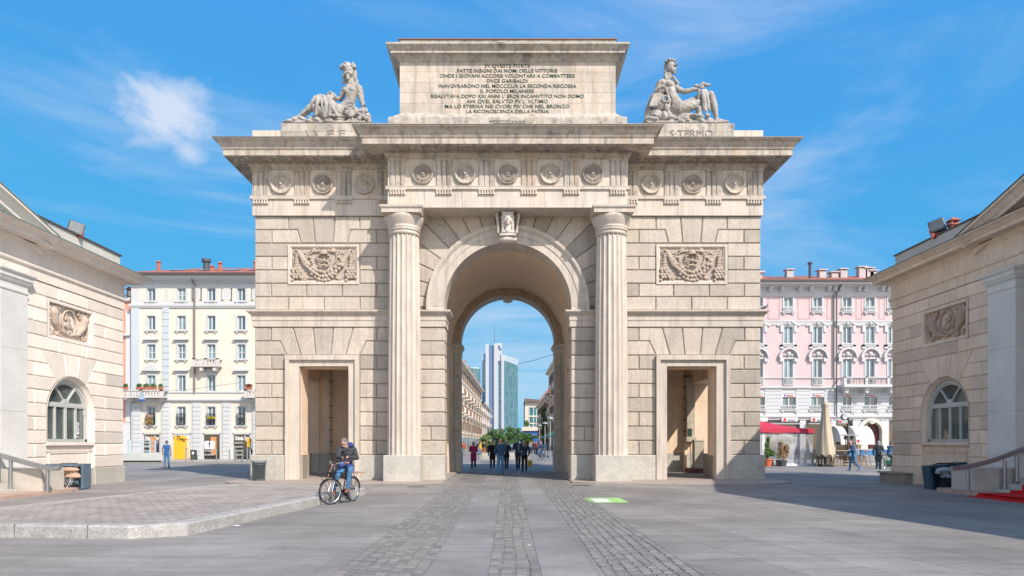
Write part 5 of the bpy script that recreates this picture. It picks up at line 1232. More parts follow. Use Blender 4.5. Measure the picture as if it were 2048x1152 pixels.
def window(parent, key, loc, w, h, glass, frame, sill=True, lintel=None, shut=None, depth=.16, rail=None, cross=False, arch=False):
    """a window: surround with sash, its pane and (maybe) shutters or railing below it"""
    k = key
    if k not in PROTO:
        m = MB(); t=.13
        m.box(-w/2-t,-w/2,-.05,depth,-.0,h); m.box(w/2,w/2+t,-.05,depth,0,h); m.box(-w/2-t,w/2+t,-.05,depth,h,h+t)
        if sill: m.box(-w/2-t-.08,w/2+t+.08,-.16,depth,-.12,0); m.box(-w/2-.1,-w/2+.08,-.12,0,-.26,-.12); m.box(w/2-.08,w/2+.1,-.12,0,-.26,-.12)
        if lintel=='flat': m.box(-w/2-t,w/2+t,-.03,.05,h+t,h+t+.25); m.box(-w/2-t-.18,w/2+t+.18,-.28,.05,h+t+.25,h+t+.36)
        if lintel=='pediment': m.box(-w/2-t,w/2+t,-.03,.05,h+t,h+t+.25); m.prism([(-w/2-.5,h+t+.25),(w/2+.5,h+t+.25),(0,h+t+.95)],-.28,.05)
        if lintel=='arch':
            for i in range(10):
                t0,t1=PI*i/10,PI*(i+1)/10; R1=w/2+.35; hh=.75
                m.prism([(R1*math.cos(t0),h+.1+hh*math.sin(t0)),((R1+.16)*math.cos(t0),h+.1+(hh+.16)*math.sin(t0)),((R1+.16)*math.cos(t1),h+.1+(hh+.16)*math.sin(t1)),(R1*math.cos(t1),h+.1+hh*math.sin(t1))],-.30,.02)
            m.ball((0,-.06,h+.42),.22,8,6); m.ball((-.3,-.05,h+.32),.12,6,5); m.ball((.3,-.05,h+.32),.12,6,5)
            m.box(-w/2-.42,-w/2-.1,-.2,.02,h-.25,h+.1); m.box(w/2+.1,w/2+.42,-.2,.02,h-.25,h+.1)
        if lintel=='scroll':
            m.tube([(-w/2-.6,-.08,h+.05),(-w/2-.2,-.1,h+.18),(-.25,-.12,h+.42),(0,-.12,h+.48),(.25,-.12,h+.42),(w/2+.2,-.1,h+.18),(w/2+.6,-.08,h+.05)],.07,6); m.ball((0,-.08,h+.24),.17,8,6); m.ball((-.25,-.06,h+.2),.1,6,5); m.ball((.25,-.06,h+.2),.1,6,5)
            m.box(-w/2-.35,-w/2-.1,-.12,.02,h-.5,h+.1); m.box(w/2+.1,w/2+.35,-.12,.02,h-.5,h+.1); m.box(-w/2-.35,w/2+.35,-.1,.02,-.28,-.12); m.box(-w/2-.35,-w/2-.05,-.1,.02,-.45,-.1); m.box(w/2+.05,w/2+.35,-.1,.02,-.45,-.1)
        me1 = m
        s = MB(); bt=.07
        s.box(-w/2,-w/2+bt,depth-.06,depth,0,h); s.box(w/2-bt,w/2,depth-.06,depth,0,h); s.box(-w/2,w/2,depth-.06,depth,h-bt,h); s.box(-w/2,w/2,depth-.06,depth,0,bt); s.box(-.05,.05,depth-.07,depth,0,h)
        if cross: s.box(-w/2,w/2,depth-.065,depth,h*.45,h*.45+.05)
        g = MB(); g.box(-w/2,w/2,depth-.02,depth+.02,0,h)
        o = me1.build('window', frame); p = g.build('pane', glass, o); q = s.build('sash', M_white, o)
        if glass is M_dkglass and not shut:
            cu=MB(); cu.box(-w/2+bt,-w/2+w*.28,depth-.035,depth-.021,bt,h-bt)
            if cross: cu.box(w*.2,w/2-bt,depth-.035,depth-.021,bt,h-bt)
            cu.build('curtain', M_curtain, o)
        if shut:
            sh=MB()
            if shut=='open':
                for a in (-1,1):
                    x0,x1=sorted((a*(w/2+.02),a*(w/2+.02+w/2))); sh.box(x0,x1,-.11,-.06,0,h)
                    for z in range(int(h/.12)): sh.box(x0+.05,x1-.05,-.125,-.11,z*.12+.04,z*.12+.09)
            else:
                sh.box(-w/2,w/2,.03,.07,0,h); 
                for z in range(int(h/.12)): sh.box(-w/2+.05,w/2-.05,.01,.03,z*.12+.04,z*.12+.09)
            sh.build('shutter', M_wood if shut!='grey' else M_stuccogrey, o)
        if rail:
            r=MB()
            r.box(-w/2-.05,w/2+.05,-.22,-.18,rail,rail+.05); r.box(-w/2-.05,w/2+.05,-.22,-.18,.02,.06)
            for i in range(9): x=-w/2+w*i/8; r.cyl((x,-.2,.05),(x,-.2,rail),.018,n=5)
            for i in range(3): r.tube([(-w/2+w*(i+.5)/3+.14*math.cos(t_*PI/4),-.2,rail/2+.14*math.sin(t_*PI/4)) for t_ in range(9)],.018,4)
            r.build('railing', M_iron if rail>.9 else M_white, o)
        PROTO[k]=o
        o.parent=parent; o.location=loc; return o
    c = copy_tree(PROTO[k], parent); c.location=loc; return c
def H(mb,name,m,parent,smooth=False): return build_parts(mb,name,m,parent,smooth)[0]

def yellow_house():
    Y=60.0; k=F/Y
    X=lambda px: (px-1015.5)/k; Z=lambda py: 1.6+(885-py)/k
    r=empty('cream_apartment_house',(0,Y,0),'cream five storey house with grey corner strips, red tiled roof and shoe shops','building')
    my=mat('cream_stucco',(.74,.66,.555),.9,var=.09,scale=.5,fine=.04,streak=.10,coords='World')
    zt=Z(556)
    rows=[(602,577.5,'top'),(660,632,'mid'),(718,689,'lint'),(783,751,'piano'),(850,813.5,'first')]
    cols=[303,363.5,423,483,543,603]
    xl,xr=X(263),X(640)
    # wall built as bands so windows sit in openings
    w=MB(); ww=.36+.0; W2=.37
    def band(z0,z1,opens,y0=0,y1=.5,a=xl,b_=xr,mb=w):
        x=a
        for o0,o1 in opens: mb.box(x,o0,y0,y1,z0,z1); x=o1
        mb.box(x,b_,y0,y1,z0,z1)
    ops=[(X(c)-W2,X(c)+W2) for c in cols]
    zs_=[Z(866)]
    for (pb,pt,_) in reversed(rows):
        z0,z1=Z(pb),Z(pt); band(zs_[-1],z0,[]); band(z0,z1,ops); zs_.append(z1)
    band(zs_[-1],zt,[])
    shops=[(285,321),(344,382),(405,441.5),(464.5,501.5),(524,562)]
    band(0,Z(866),[(X(a),X(b)) for a,b in shops])
    w.box(xl,xr,.49,12,0,zt)
    H(w,'wall',my,r)
    g=MB()
    band(Z(611),Z(602),[],-.06,.001,mb=g); band(Z(602),Z(577.5),ops,-.06,.001,mb=g); band(Z(577.5),Z(556),[],-.06,.001,mb=g); H(g,'attic_storey',M_stuccogrey,r)
    pnl=MB()
    for c in cols:
        for d in (-20,-13,16,23): x0=X(c+d-3); pnl.box(x0,x0+.2,-.075,-.05,Z(602),Z(577))
    for a,b in ((328,339),(384,404),(442,465),(502,524)): pnl.box(X(a),X(b),-.075,-.05,Z(603),Z(575))
    H(pnl,'attic_panel',my,r)
    pin=MB()
    for a,b in ((330,337),(386,402),(444,463),(504,522)): pin.box(X(a),X(b),-.09,-.07,Z(600),Z(578))
    H(pin,'panel_inset',M_stuccogrey,r)
    # grey corner strips and rusticated piers
    q=MB(); q.box(xl,X(279),-.08,.001,Z(800),Z(613)); 
    for i in range(14): z0=Z(800)+(Z(613)-Z(800))*i/14; q.cbox(X(325.5),X(339),-.10,.02,z0+.03,z0+(Z(613)-Z(800))/14-.01,.02)
    H(q,'corner_strip',mat('blue_grey_stucco',(.50,.56,.60),.85,var=.05,scale=.6,coords='World'),r)
    pr=MB()
    piers=[(263,285),(322,343),(383,405),(443,464),(503,524)]
    for a,b in piers:
        n=13; z0,z1=.05,Z(806)
        for i in range(n): za=z0+(z1-z0)*i/n; pr.cbox(X(a)+.15,X(b)-.15,-.14,.02,za+.02,za+(z1-z0)/n-.015,.02)
        pr.box(X(a),X(b),-.05,.001,0,z1)
    H(pr,'rusticated_piers',M_stuccogrey,r)
    c=MB()
    path=[(xl,12),(xl,0),(xr,0),(xr,12)]
    c.sweep(path,[(.0,Z(618)),(.10,Z(616)),(.18,Z(612)),(.18,Z(609)),(0,Z(607))],outward=1)
    c.sweep(path,[(.0,Z(805)),(.10,Z(803)),(.24,Z(801)),(.24,Z(798)),(0,Z(797))],outward=1)
    c.sweep(path,[(.0,Z(787)),(.08,Z(786)),(.10,Z(784)),(0,Z(783))],outward=1)
    c.sweep(path,[(.0,Z(572)),(.05,Z(570)),(.15,Z(566)),(.25,Z(563)),(.55,Z(561)),(.75,Z(558)),(.80,Z(555)),(0,Z(554))],outward=1)
    for i in range(150): x=xl+i*.155; c.box(x,x+.08,-.24,-.1,Z(567),Z(563))
    H(c,'cornice',M_stuccogrey,r)
    gt=MB(); gt.sweep(path,[(.78,Z(555)),(.95,Z(554.5)),(.97,Z(550)),(.5,Z(549.5))],outward=1); H(gt,'gutter',mat('brown_gutter',(.10,.08,.08),.5),r)
    rf=MB(); ze=Z(550); zr=PZ(536,Y+5.2); x0,x1=xl-.9,xr+.5
    rf.add([(x0,-.9,ze),(x1,-.9,ze),(x1,5.2,zr),(x0+5,5.2,zr),(x0,12,ze)],[(0,1,2,3),(0,3,4)]); H(rf,'roof',M_tile,r)
    sk=MB()
    for px in (333,389,443,494): 
        xx=X(px); f=lambda y: ze+(zr-ze)*(y+.9)/6.1
        sk.add([(xx-.6,1.2,f(1.2)+.06),(xx+.7,1.2,f(1.2)+.06),(xx+.9,2.8,f(2.8)+.06),(xx-.4,2.8,f(2.8)+.06)],[(0,1,2,3)])
    H(sk,'skylight',mat('skylight_glass',(.22,.30,.38),.2),r)
    fl=MB(); x=X(388.5); fl.cyl((x,2.4,zr-1.2),(x,2.4,Z(518)*1.02),.27,n=14); fl.cyl((x,2.4,Z(518)*1.02),(x,2.4,Z(512)*1.02),.40,n=14); H(fl,'flue',mat('flue_metal',(.10,.10,.12),.5,metal=.3),r)
    cp=MB()
    for px,h in ((300,.9),(409,.5),(426,.8),(498,.9)): x=X(px); cp.cyl((x,1.5,ze),(x,1.5,ze+.6+h),.16,.16,8); cp.cyl((x,1.5,ze+.6+h),(x,1.5,ze+.75+h),.25,.1,8)
    H(cp,'chimney',mat('terracotta',(.42,.14,.09),.8),r)
    dp=MB(); x=X(391); dp.tube([(x-.1,-.7,Z(556)),(x-.1,-.25,Z(566)),(x,-.2,Z(570)),(x,-.2,Z(784))],.075,8); H(dp,'downpipe',mat('brown_pipe',(.20,.17,.16),.6),r)
    # windows
    for (pb,pt,kind) in rows:
        for i,cx in enumerate(cols):
            kd=kind+str((i*2+len(kind))%3)
            gl={'0':M_dkglass,'1':M_dkglass,'2':M_curtain}[kd[-1]]
            h=Z(pt)-Z(pb)
            if kind=='top': window(r,kd,(X(cx),0,Z(pb)),.70,h,gl,M_stuccogrey,lintel=None,cross=i%2==1)
            elif kind=='mid': window(r,kd,(X(cx),0,Z(pb)),.70,h,gl,M_stuccogrey)
            elif kind=='lint': window(r,kd,(X(cx),0,Z(pb)),.70,h,gl,M_stuccogrey,lintel='flat',cross=True)
            elif kind=='piano': window(r,kd+('p' if i==0 else ''),(X(cx),0,Z(pb)),.70,h,gl,M_stuccogrey,lintel='pediment' if i==0 else 'flat',sill=False)
            else: window(r,kd,(X(cx),0,Z(pb)),.70,h,M_dkglass,M_stuccogrey,sill=True,rail=.95)
    # shop fronts
    gls=mat('shop_glass',(.055,.055,.05),.06,var=.3,scale=1.2,spec=.8,coords='World'); 
    for i,(a,b) in enumerate(shops):
        s=MB(); s.box(X(a)+.02,X(b)-.02,.12,.2,.1,Z(868)); s.box(X(a),X(b),.05,.3,0,.1)
        so=H(s,'shop_window',gls if i!=1 else mat('poster_backing',(.85,.85,.82),.5,var=0),r)
        fr=MB(); fr.box(X(a),X(a)+.1,.02,.3,0,Z(866)); fr.box(X(b)-.1,X(b),.02,.3,0,Z(866)); fr.box(X(a),X(b),.02,.3,Z(866)-.12,Z(866)); fr.build('frame',M_stuccogrey,so)
        wd=mat('orange_wood',(.55,.27,.11),.6,var=.15,scale=4); 
        if i in (0,2,3,4):
            d=MB(); xm=X((a+b)/2)
            if i!=3: d.box(xm-.1,xm+.4,.02,.11,.5,2.1)
            else:
                d.box(X(494),X(497),.02,.11,1.2,2.0); d.box(X(498),X(501),.02,.11,1.2,2.0)
            d.build('display_stand',wd if i!=3 else mat('yellow_panel',(.75,.47,.02),.5),so)
            d=MB()
            for t in range(4):
                for q_ in range(3): d.box(X(a)+.2+q_*.25,X(a)+.38+q_*.25,.0,.10,.5+t*.35,.58+t*.35)
            for t in range(4): d.box(X(a)+.12,X(a)+1.0,.0,.10,.46+t*.35,.49+t*.35)
            d.build('shelf',mat('shelf_pale',(.4,.42,.42),.6,var=.3,scale=5),so)
            if i==2:
                d=MB()
                for xx in (X(414),X(424)): d.prism([(xx-.22,1.0),(xx+.22,1.0),(xx+.28,1.6),(xx+.12,1.75),(xx-.12,1.75),(xx-.28,1.6)],-.02,.08)
                d.build('hanging_shirt',M_white,so)
        if i in (0,3):
            t=text_obj('shop_sign','Onitsuka Tiger',mat('sign_white',(.85,.85,.83),.5,var=0),r,(0,0,0),(R(90),0,0),.5,X(a+31)-X(a+3),.01,bold=.012); t.location=(X(a+18),.09,Z(880)) if i==0 else (X(483),.09,Z(880))
        if i==1:
            p=MB(); p.box(X(345),X(381),.09,.118,.12,Z(870)); po=H(p,'poster',mat('poster_pale_blue',(.60,.72,.85),.5,var=.06,scale=.5),r)
            c_=MB(); cx,cz,RR=X(352),Z(896),1.32; pts=[]
            for q_ in range(48):
                t=2*PI*q_/48; pts.append((min(max(cx+RR*.98*math.cos(t),X(345.5)),X(378)),min(max(cz+RR*math.sin(t),.14),Z(871))))
            c_.prism(dedupe(pts),.075,.089); c_.build('orange_disc',mat('poster_orange',(.86,.46,.03),.5,var=.1,scale=.8),po)
            l=text_obj('poster_letters','a Tiger',mat('poster_black',(.03,.025,.02),.5,var=0),po,(X(357),.07,Z(881)),(R(90),R(14),0),.55,1.25,.004,bold=.012)
            P=[('e',(X(376),.07,Z(878)),(.11,.03,.13)),('c',(X(375.5),.07,Z(884)),.13,(X(375.5),.07,Z(895)),.17),('c',(X(375),.07,Z(897)),.13,(X(373),.07,Z(917)),.10),('c',(X(376.5),.07,Z(897)),.13,(X(379),.07,Z(917)),.10),('c',(X(373),.07,Z(885)),.07,(X(371),.07,Z(899)),.05)]
            sculpt('printed_model',P,.03,mat('poster_figure',(.80,.55,.36),.5,var=.15,scale=2),po,2)
    # stone balconies
    mb_=mat('balcony_stone',(.58,.57,.54),.8,var=.1,scale=2,coords='World')
    for (a,b,zt_,zb_,d) in ((252,338,781,797,1.1),(393,445,718.5,735,.8),(498,560,781,797,1.1)):
        m=MB(); m.box(X(a),X(b),-d,0,Z(zb_),Z(zb_-3)); m.box(X(a),X(b),-d,-d+.2,Z(zt_+2.5),Z(zt_)); m.box(X(a),X(a)+.2,-d,0,Z(zt_+2.5),Z(zt_)); m.box(X(b)-.2,X(b),-d,0,Z(zt_+2.5),Z(zt_))
        n=int((X(b)-X(a))/.26)
        for i in range(n+1):
            x=X(a)+.1+(X(b)-X(a)-.2)*i/n; m.lathe([(.05,0),(.09,.15),(.05,.32),(.06,.5)],(x,-d+.1,Z(zb_-3)),8)
        for q_ in (a+3,b-3,(a+b)/2): m.box(X(q_)-.14,X(q_)+.14,-d,-d+.22,Z(zb_-3),Z(zt_))
        for q_ in (a+16,b-10): m.prism([(X(q_)-.15,Z(zb_)),(X(q_)+.15,Z(zb_)),(X(q_)+.12,Z(zb_+8)),(X(q_)-.12,Z(zb_+8))],-.7,0)
        H(m,'balcony',mb_,r)
    return r,X,Z,Y
YH,YX,YZ,YY = yellow_house()
def leafy(name,label,cat,loc,blobs,n,size,cols,group=None,stem=None,seed=1,parent=None):
    """foliage of many small leaf faces inside several uneven lumps"""
    r=random.Random(seed); o=empty(name,loc,label,cat,group,parent=parent)
    for ci,cm in enumerate(cols):
        m=MB()
        for i in range(n//len(cols)):
            c,rad=r.choice(blobs); 
            while True:
                v=Vector((r.uniform(-1,1),r.uniform(-1,1),r.uniform(-1,1)))
                if v.length<=1 and v.length>.35: break
            p=Vector(c)+Vector((v.x*rad[0],v.y*rad[1],v.z*rad[2])); 
            a=Vector((r.uniform(-1,1),r.uniform(-1,1),r.uniform(-.6,.6))).normalized(); b_=a.orthogonal(); b_.rotate(Matrix.Rotation(r.uniform(0,6.28),3,a)); s=size*r.uniform(.6,1.4)
            m.tv=r.random(); m.add([p-a*s,p+b_*s*.4,p+a*s,p-b_*s*.4],[(0,1,2,3)])
        m.build('crown' if ci==0 else 'leaves',cm,o,fix=False)
    if stem: 
        m=MB()
        for pts,rr in stem: m.tube(pts,rr,7)
        m.build('trunk',mat('bark',(.13,.10,.075),.9,var=.3,scale=8,bump=.4),o)
    return o
G1=mat('leaf_dark',(.06,.135,.045),.6,var=.4,scale=3,tint=True); G2=mat('leaf_mid',(.11,.22,.075),.6,var=.3,scale=3,tint=True); G3=mat('leaf_light',(.13,.24,.06),.6,var=.3,scale=3,tint=True); GR=mat('geranium_red',(.55,.02,.02),.6)
GP=mat('flower_pink',(.6,.15,.25),.6); GY=mat('flower_yellow',(.75,.5,.05),.6)
def pots():
    mt=mat('terracotta',(.42,.14,.09),.8)
    for i,(px,w) in enumerate(((264,9),(291,11),(305,13),(319,11),(333,8))):
        x=YX(px); z=YZ(781); p=empty('flower_box',(x,YY-1.0,z),['smallest round terracotta planter at the balcony corner','terracotta planter left of centre on the stone balcony','widest terracotta planter with tall grass on stone balcony','terracotta planter right of centre on the stone balcony','short terracotta planter at right end of stone balcony'][i],'planter','planters on the stone balcony')
        m=MB(); hw=w/2/22.75; m.cbox(-hw,hw,-.12,.12,0,.22,.02); m.build('pot',mt,p)
        g=leafy('plant',None,None,(0,0,.2),[((0,0,.12),(hw,.15,.22))],260,.06,[G2,G3],seed=i,parent=p)
    p=empty('flower_box',(YX(506),YY-1.0,YZ(781)),'planter of bright red geraniums at the corner balcony beside the arch','planter'); m=MB(); m.cbox(-.3,.3,-.12,.12,0,.2,.02); m.build('pot',mt,p); leafy('plant',None,None,(0,0,.2),[((0,0,.14),(.36,.2,.16))],300,.06,[GR,G2],seed=9,parent=p)
    p=leafy('flower_basket','hanging basket of pink and white flowers at first floor window',"plant",(YX(301),YY-.3,YZ(850)),[((0,0,.5),(.4,.15,.45)),((.1,0,.2),(.25,.15,.2))],500,.055,[GP,G2,GY],seed=5)
    p=leafy('flower_basket','hanging basket of yellow flowers on a first floor window rail',"plant",(YX(425),YY-.3,YZ(838)),[((0,0,.1),(.42,.15,.14))],300,.055,[GY,G3],seed=6)
pots()
def salmon_house():
    Y=60.4; X=lambda px:(px-1015.5)/F*Y; Z=lambda py:1.6+(885-py)/F*Y
    r=empty('salmon_house',(0,Y,0),'narrow salmon pink house showing between cream toll house and grey corner strip','building')
    m=MB(); m.box(X(200),X(263)-.02,0,10,0,Z(596)); H(m,'wall',mat('salmon_stucco',(.72,.32,.24),.9,var=.06,scale=.6,coords='World'),r)
    m=MB(); m.box(X(252),X(263)-.03,-.08,0,Z(845),Z(622)); m.box(X(200),X(263)-.03,-.25,0,Z(602),Z(595)); m.box(X(200),X(263)-.03,-.3,0,Z(672),Z(669)); m.box(X(200),X(263)-.03,-.25,0,Z(800),Z(796)); m.box(X(245),X(263)-.03,-.1,0,0,Z(846)); H(m,'trim',M_white,r)
    m=MB(); m.add([(X(200),-.4,Z(594)),(X(263)-.03,-.4,Z(594)),(X(263)-.03,4,Z(570)),(X(200),4,Z(570))],[(0,1,2,3)]); ro=H(m,'roof',M_tile,r)
    d=empty('dormer',(0,0,0)); bpy.data.objects.remove(d)
    m=MB(); m.box(X(250),X(262),.3,3,Z(592),Z(577)); m.prism([(X(248.5),Z(578)),(X(263.5),Z(578)),(X(256),Z(572))],.1,3); m.build('dormer',M_wood,ro)
    m=MB(); m.box(X(253),X(259.5),.25,.3,Z(591),Z(580)); m.build('dormer_window',M_white,ro)
salmon_house()

def pink_house():
    Y=60.0; k=F/Y; X=lambda px:(px-1015.5)/k; Z=lambda py:1.6+(885-py)/k
    r=empty('pink_apartment_house',(0,Y,0),'pink and white apartment house with ornate window heads behind the cafe','building')
    mp=mat('pink_stucco',(.60,.485,.50),.9,var=.08,scale=.5,fine=.04,streak=.10,coords='World'); mw=mat('white_stucco',(.56,.57,.59),.85,var=.06,scale=.6,fine=.03,coords='World')
    cols=[1517,1576.5,1635,1694,1740,1785,1830]; xl,xr=X(1440),X(1880)
    w=MB(); W2=.40; ops=[(X(c)-W2,X(c)+W2) for c in cols]
    def band(z0,z1,opens,mb): 
        x=xl
        for o0,o1 in opens: mb.box(x,o0,0,.5,z0,z1); x=o1
        mb.box(x,xr,0,.5,z0,z1)
    band(Z(776),Z(770),[],w); band(Z(770),Z(718),ops,w); band(Z(718),Z(687),[],w); band(Z(687),Z(652),ops,w); band(Z(652),Z(624),[],w); band(Z(624),Z(593),ops,w); band(Z(593),Z(572),[],w)
    w.box(xl,xr,.49,12,0,Z(572)); H(w,'wall',mp,r)
    g=MB(); o2=[(X(c)-(.62),X(c)+(.62)) for c in (1517,1576.5,1635,1745,1785,1830)]; o2=sorted(o2+[(X(1694)-.4,X(1694)+.4)])
    o2=[(X(c)-wd,X(c)+wd) for c,wd in ((1517,.55),(1578,.58),(1635,.58),(1694,.38),(1741,.55),(1786,.4),(1830,.5))]
    band(Z(787),Z(776),[],g); band(Z(819),Z(787),o2,g); band(Z(840),Z(819),[],g)
    band(0,Z(840),[(X(1530),X(1600)),(X(1612),X(1662)),(X(1672),X(1706)),(X(1722),X(1762)),(X(1778),X(1800))],g)
    for i in range(9):                                    # white channelled courses
        z=Z(840)+(Z(776)-Z(840))*i/9
        for a,b in ((1529,1564),(1592,1621),(1650,1682),(1706,1726),(1756,1775)): g.cbox(X(a),X(b),-.06,.02,z+.02,z+.30,.015)
    H(g,'lower_wall',mw,r)
    c=MB(); path=[(xl,0),(xr,0)]
    c.sweep(path,[(0,Z(779)),(.1,Z(778)),(.2,Z(776)),(.2,Z(774)),(0,Z(773))],outward=1)
    c.sweep(path,[(0,Z(838)),(.08,Z(837)),(.22,Z(834)),(.22,Z(832)),(0,Z(831))],outward=1)
    c.sweep(path,[(0,Z(758)),(.05,Z(757)),(.12,Z(756)),(0,Z(755))],outward=1)
    c.sweep(path,[(0,Z(651)),(.06,Z(650)),(.09,Z(645)),(.13,Z(643)),(0,Z(642))],outward=1)
    c.box(xl,xr,-.05,.001,Z(592),Z(572)); c.sweep(path,[(0.04,Z(577)),(.15,Z(575)),(.65,Z(573)),(.95,Z(572)),(1.0,Z(569)),(0,Z(568))],outward=1)
    for px in (1538,1561,1597,1619,1655,1667,1679,1715,1727,1762,1773): 
        x=X(px); c.prism([(x-.14,Z(573)),(x+.14,Z(573)),(x+.12,Z(583)),(x-.12,Z(583))],-.45,0); c.ball((x,-.45,Z(576)),.16,8,6)
    for px in (1557,1605,1655,1672): pass
    H(c,'cornice',mw,r)
    pn=MB()
    for a,b in ((1536,1559),(1596,1619),(1654,1664),(1712,1723),(1758,1769)):
        for q in ((a,a+.5),(b-.5,b)): pn.box(X(q[0]),X(q[1]),-.03,.0,Z(638),Z(597))
        pn.box(X(a),X(b),-.03,0,Z(597.5),Z(597)); pn.box(X(a),X(b),-.03,0,Z(638),Z(637.5))
    H(pn,'wall_panels',mat('pink_line',(.62,.33,.32),.9,var=0),r)
    gt=MB(); gt.sweep(path,[(.98,Z(569)),(1.12,Z(568.5)),(1.14,Z(565)),(.7,Z(564.5))],outward=1); H(gt,'gutter',MATS['brown_gutter'],r)
    rf=MB(); ze=Z(565); zr=PZ(552,Y+5); rf.add([(xl,-1.1,ze),(xr,-1.1,ze),(xr,5,zr),(xl,5,zr)],[(0,1,2,3)]); H(rf,'roof',M_tile,r)
    sk=MB()
    for px in (1567,1590): xx=X(px); sk.add([(xx-.5,1.0,ze+(zr-ze)*2.1/6.1+.06),(xx+.7,1.0,ze+(zr-ze)*2.1/6.1+.06),(xx+.4,2.2,ze+(zr-ze)*3.3/6.1+.06),(xx-.9,2.2,ze+(zr-ze)*3.3/6.1+.06)],[(0,1,2,3)])
    H(sk,'skylight',MATS['skylight_glass'],r)
    for (px,py,w_) in ((1578,539,.3),(1643,540,.3),(1667,544,.3),(1685,538,.3),(1723,534,.36),(1736,536,.36),(1744,541,.3)):
        m=MB(); y=2.4; x=PX(px,Y+y); zt=PZ(py,Y+y); m.box(x-w_,x+w_,y-.3,y+.3,ze,zt-.18); m.box(x-w_-.12,x+w_+.12,y-.4,y+.4,zt-.10,zt); 
        for q in (-1,1): m.box(x+q*w_*.8-.06,x+q*w_*.8+.06,y-.25,y+.25,zt-.18,zt-.1)
        H(m,'chimney',mat('chimney_stucco',(.50,.46,.47),.9,var=.12,scale=3),r)
    m=MB(); x=X(1630); m.cyl((x,1,ze),(x,1,ze+1.9),.13,n=8); m.cyl((x,1,ze+1.9),(x,1,ze+2.1),.26,.1,8); H(m,'chimney_pipe',MATS['flue_metal'],r)
    m=MB(); x0,x1=X(1514),X(1533); m.box(x0,x1,1,6,ze-1,Z(540)); m.box(x0-.2,x1+.2,.8,6.2,Z(540),Z(537)); H(m,'roof_turret',mp,r)
    m=MB(); m.tube([(X(1676),-.9,Z(570)),(X(1671),-.25,Z(580)),(X(1671),-.2,Z(586)),(X(1671),-.2,Z(835))],.055,8); m.tube([(X(1666),-.12,Z(590)),(X(1666),-.12,Z(756))],.05,6); H(m,'downpipe',mat('dark_pipe',(.10,.13,.14),.6),r)
    for ci,c_ in enumerate(cols):
        gl=(M_dkglass,M_curtain,M_dkglass)[ci%3]
        window(r,'pk_top'+str(ci%3),(X(c_),0,Z(623)),.76,Z(595)-Z(623),gl,mw,rail=.36)
        window(r,'pk_mid'+str(ci%3),(X(c_),0,Z(687)),.76,Z(653)-Z(687),gl,mw,lintel='scroll')
        window(r,'pk_pn'+str(ci%2),(X(c_),0,Z(770)),.76,Z(718)-Z(770),M_curtain if ci%2 else M_dkglass,mw,lintel='arch',sill=False,rail=.62 if c_<1660 else None)
        wd={1517:1.1,1576.5:1.16,1635:1.16,1694:.76,1740:1.1,1785:.8,1830:1.0}[c_]
        cx={1576.5:1578,1740:1741,1785:1786}.get(c_,c_)
        wn=window(r,'pk_low%.1f'%wd,(X(cx),0,Z(819)),wd,Z(787)-Z(819),M_dkglass,mw,rail=.33)
        if c_<1800:
            b=MB(); b.box(X(cx)-wd/2,X(cx)+wd/2,-.02,.08,Z(794),Z(787.5)); b.build('name_board',M_white,r)
            t=text_obj('board_letters','RE/MAX',mat('sign_red',(.65,.02,.03),.5,var=0),r,(0,0,0),(R(90),0,0),.2,.62 if wd>1 else .5,.004,bold=.004); t.location=(X(cx)+.08,-.03,Z(793))
            b=MB(); b.ball((X(cx)-.36,-.04,Z(790.5)),.08,8,6,(1,.3,1)); b.build('board_emblem',mat('sign_blue',(.03,.08,.4),.5,var=0),r)
    # long balcony
    m=MB(); a,b=X(1675),X(1880); m.box(a,b,-1.2,0,Z(776),Z(771)); m.box(a,b,-1.2,-1.08,Z(758),Z(756)); m.box(a,a+.12,-1.2,0,Z(758),Z(756))
    for px in (1677,1719,1762,1805): m.box(X(px)-.1,X(px)+.1,-1.2,-1.0,Z(771),Z(756))
    for px in (1684,1724,1773): m.prism([(X(px)-.2,Z(776)),(X(px)+.2,Z(776)),(X(px)+.12,Z(787)),(X(px)-.12,Z(787))],-.9,0)
    H(m,'balcony',mw,r)
    m=MB()
    for i in range(38):
        x=a+.15+i*.235; m.cyl((x,-1.14,Z(771)),(x,-1.14,Z(758)),.02,n=4)
        if i%2: m.tube([(x+.1*math.cos(t_*PI/4),-1.14,Z(764.5)+.17*math.sin(t_*PI/4)) for t_ in range(9)],.02,4)
    m2=H(m,'balcony_railing',mat('old_rail',(.20,.16,.14),.6,var=.4,scale=4),r)
    # ground floor
    md=mat('maroon_door',(.10,.02,.025),.45,var=.15); cream=mat('arch_cream',(.62,.60,.54),.85,var=.06,scale=1)
    m=MB(); m.box(X(1742),X(1762),.35,.45,0,Z(846)); 
    for (x0,x1,z0,z1) in ((1744,1751,1.0,2.4),(1753,1760,1.0,2.4),(1744,1760,2.6,3.0)): m.box(X(x0),X(x1),.30,.35,z0,z1)
    H(m,'door',md,r)
    m=MB(); m.box(X(1722),X(1741.8),.42,.5,0,Z(846)); 
    for i in range(12):
        t0,t1=PI*i/12,PI*(i+1)/12; cx,cz=X(1742),Z(864); ra,rb=.92,1.22
        m.prism([(cx+ra*math.cos(t0),cz+ra*math.sin(t0)),(cx+rb*math.cos(t0),cz+rb*math.sin(t0)),(cx+rb*math.cos(t1),cz+rb*math.sin(t1)),(cx+ra*math.cos(t1),cz+ra*math.sin(t1))],-.15,.4)
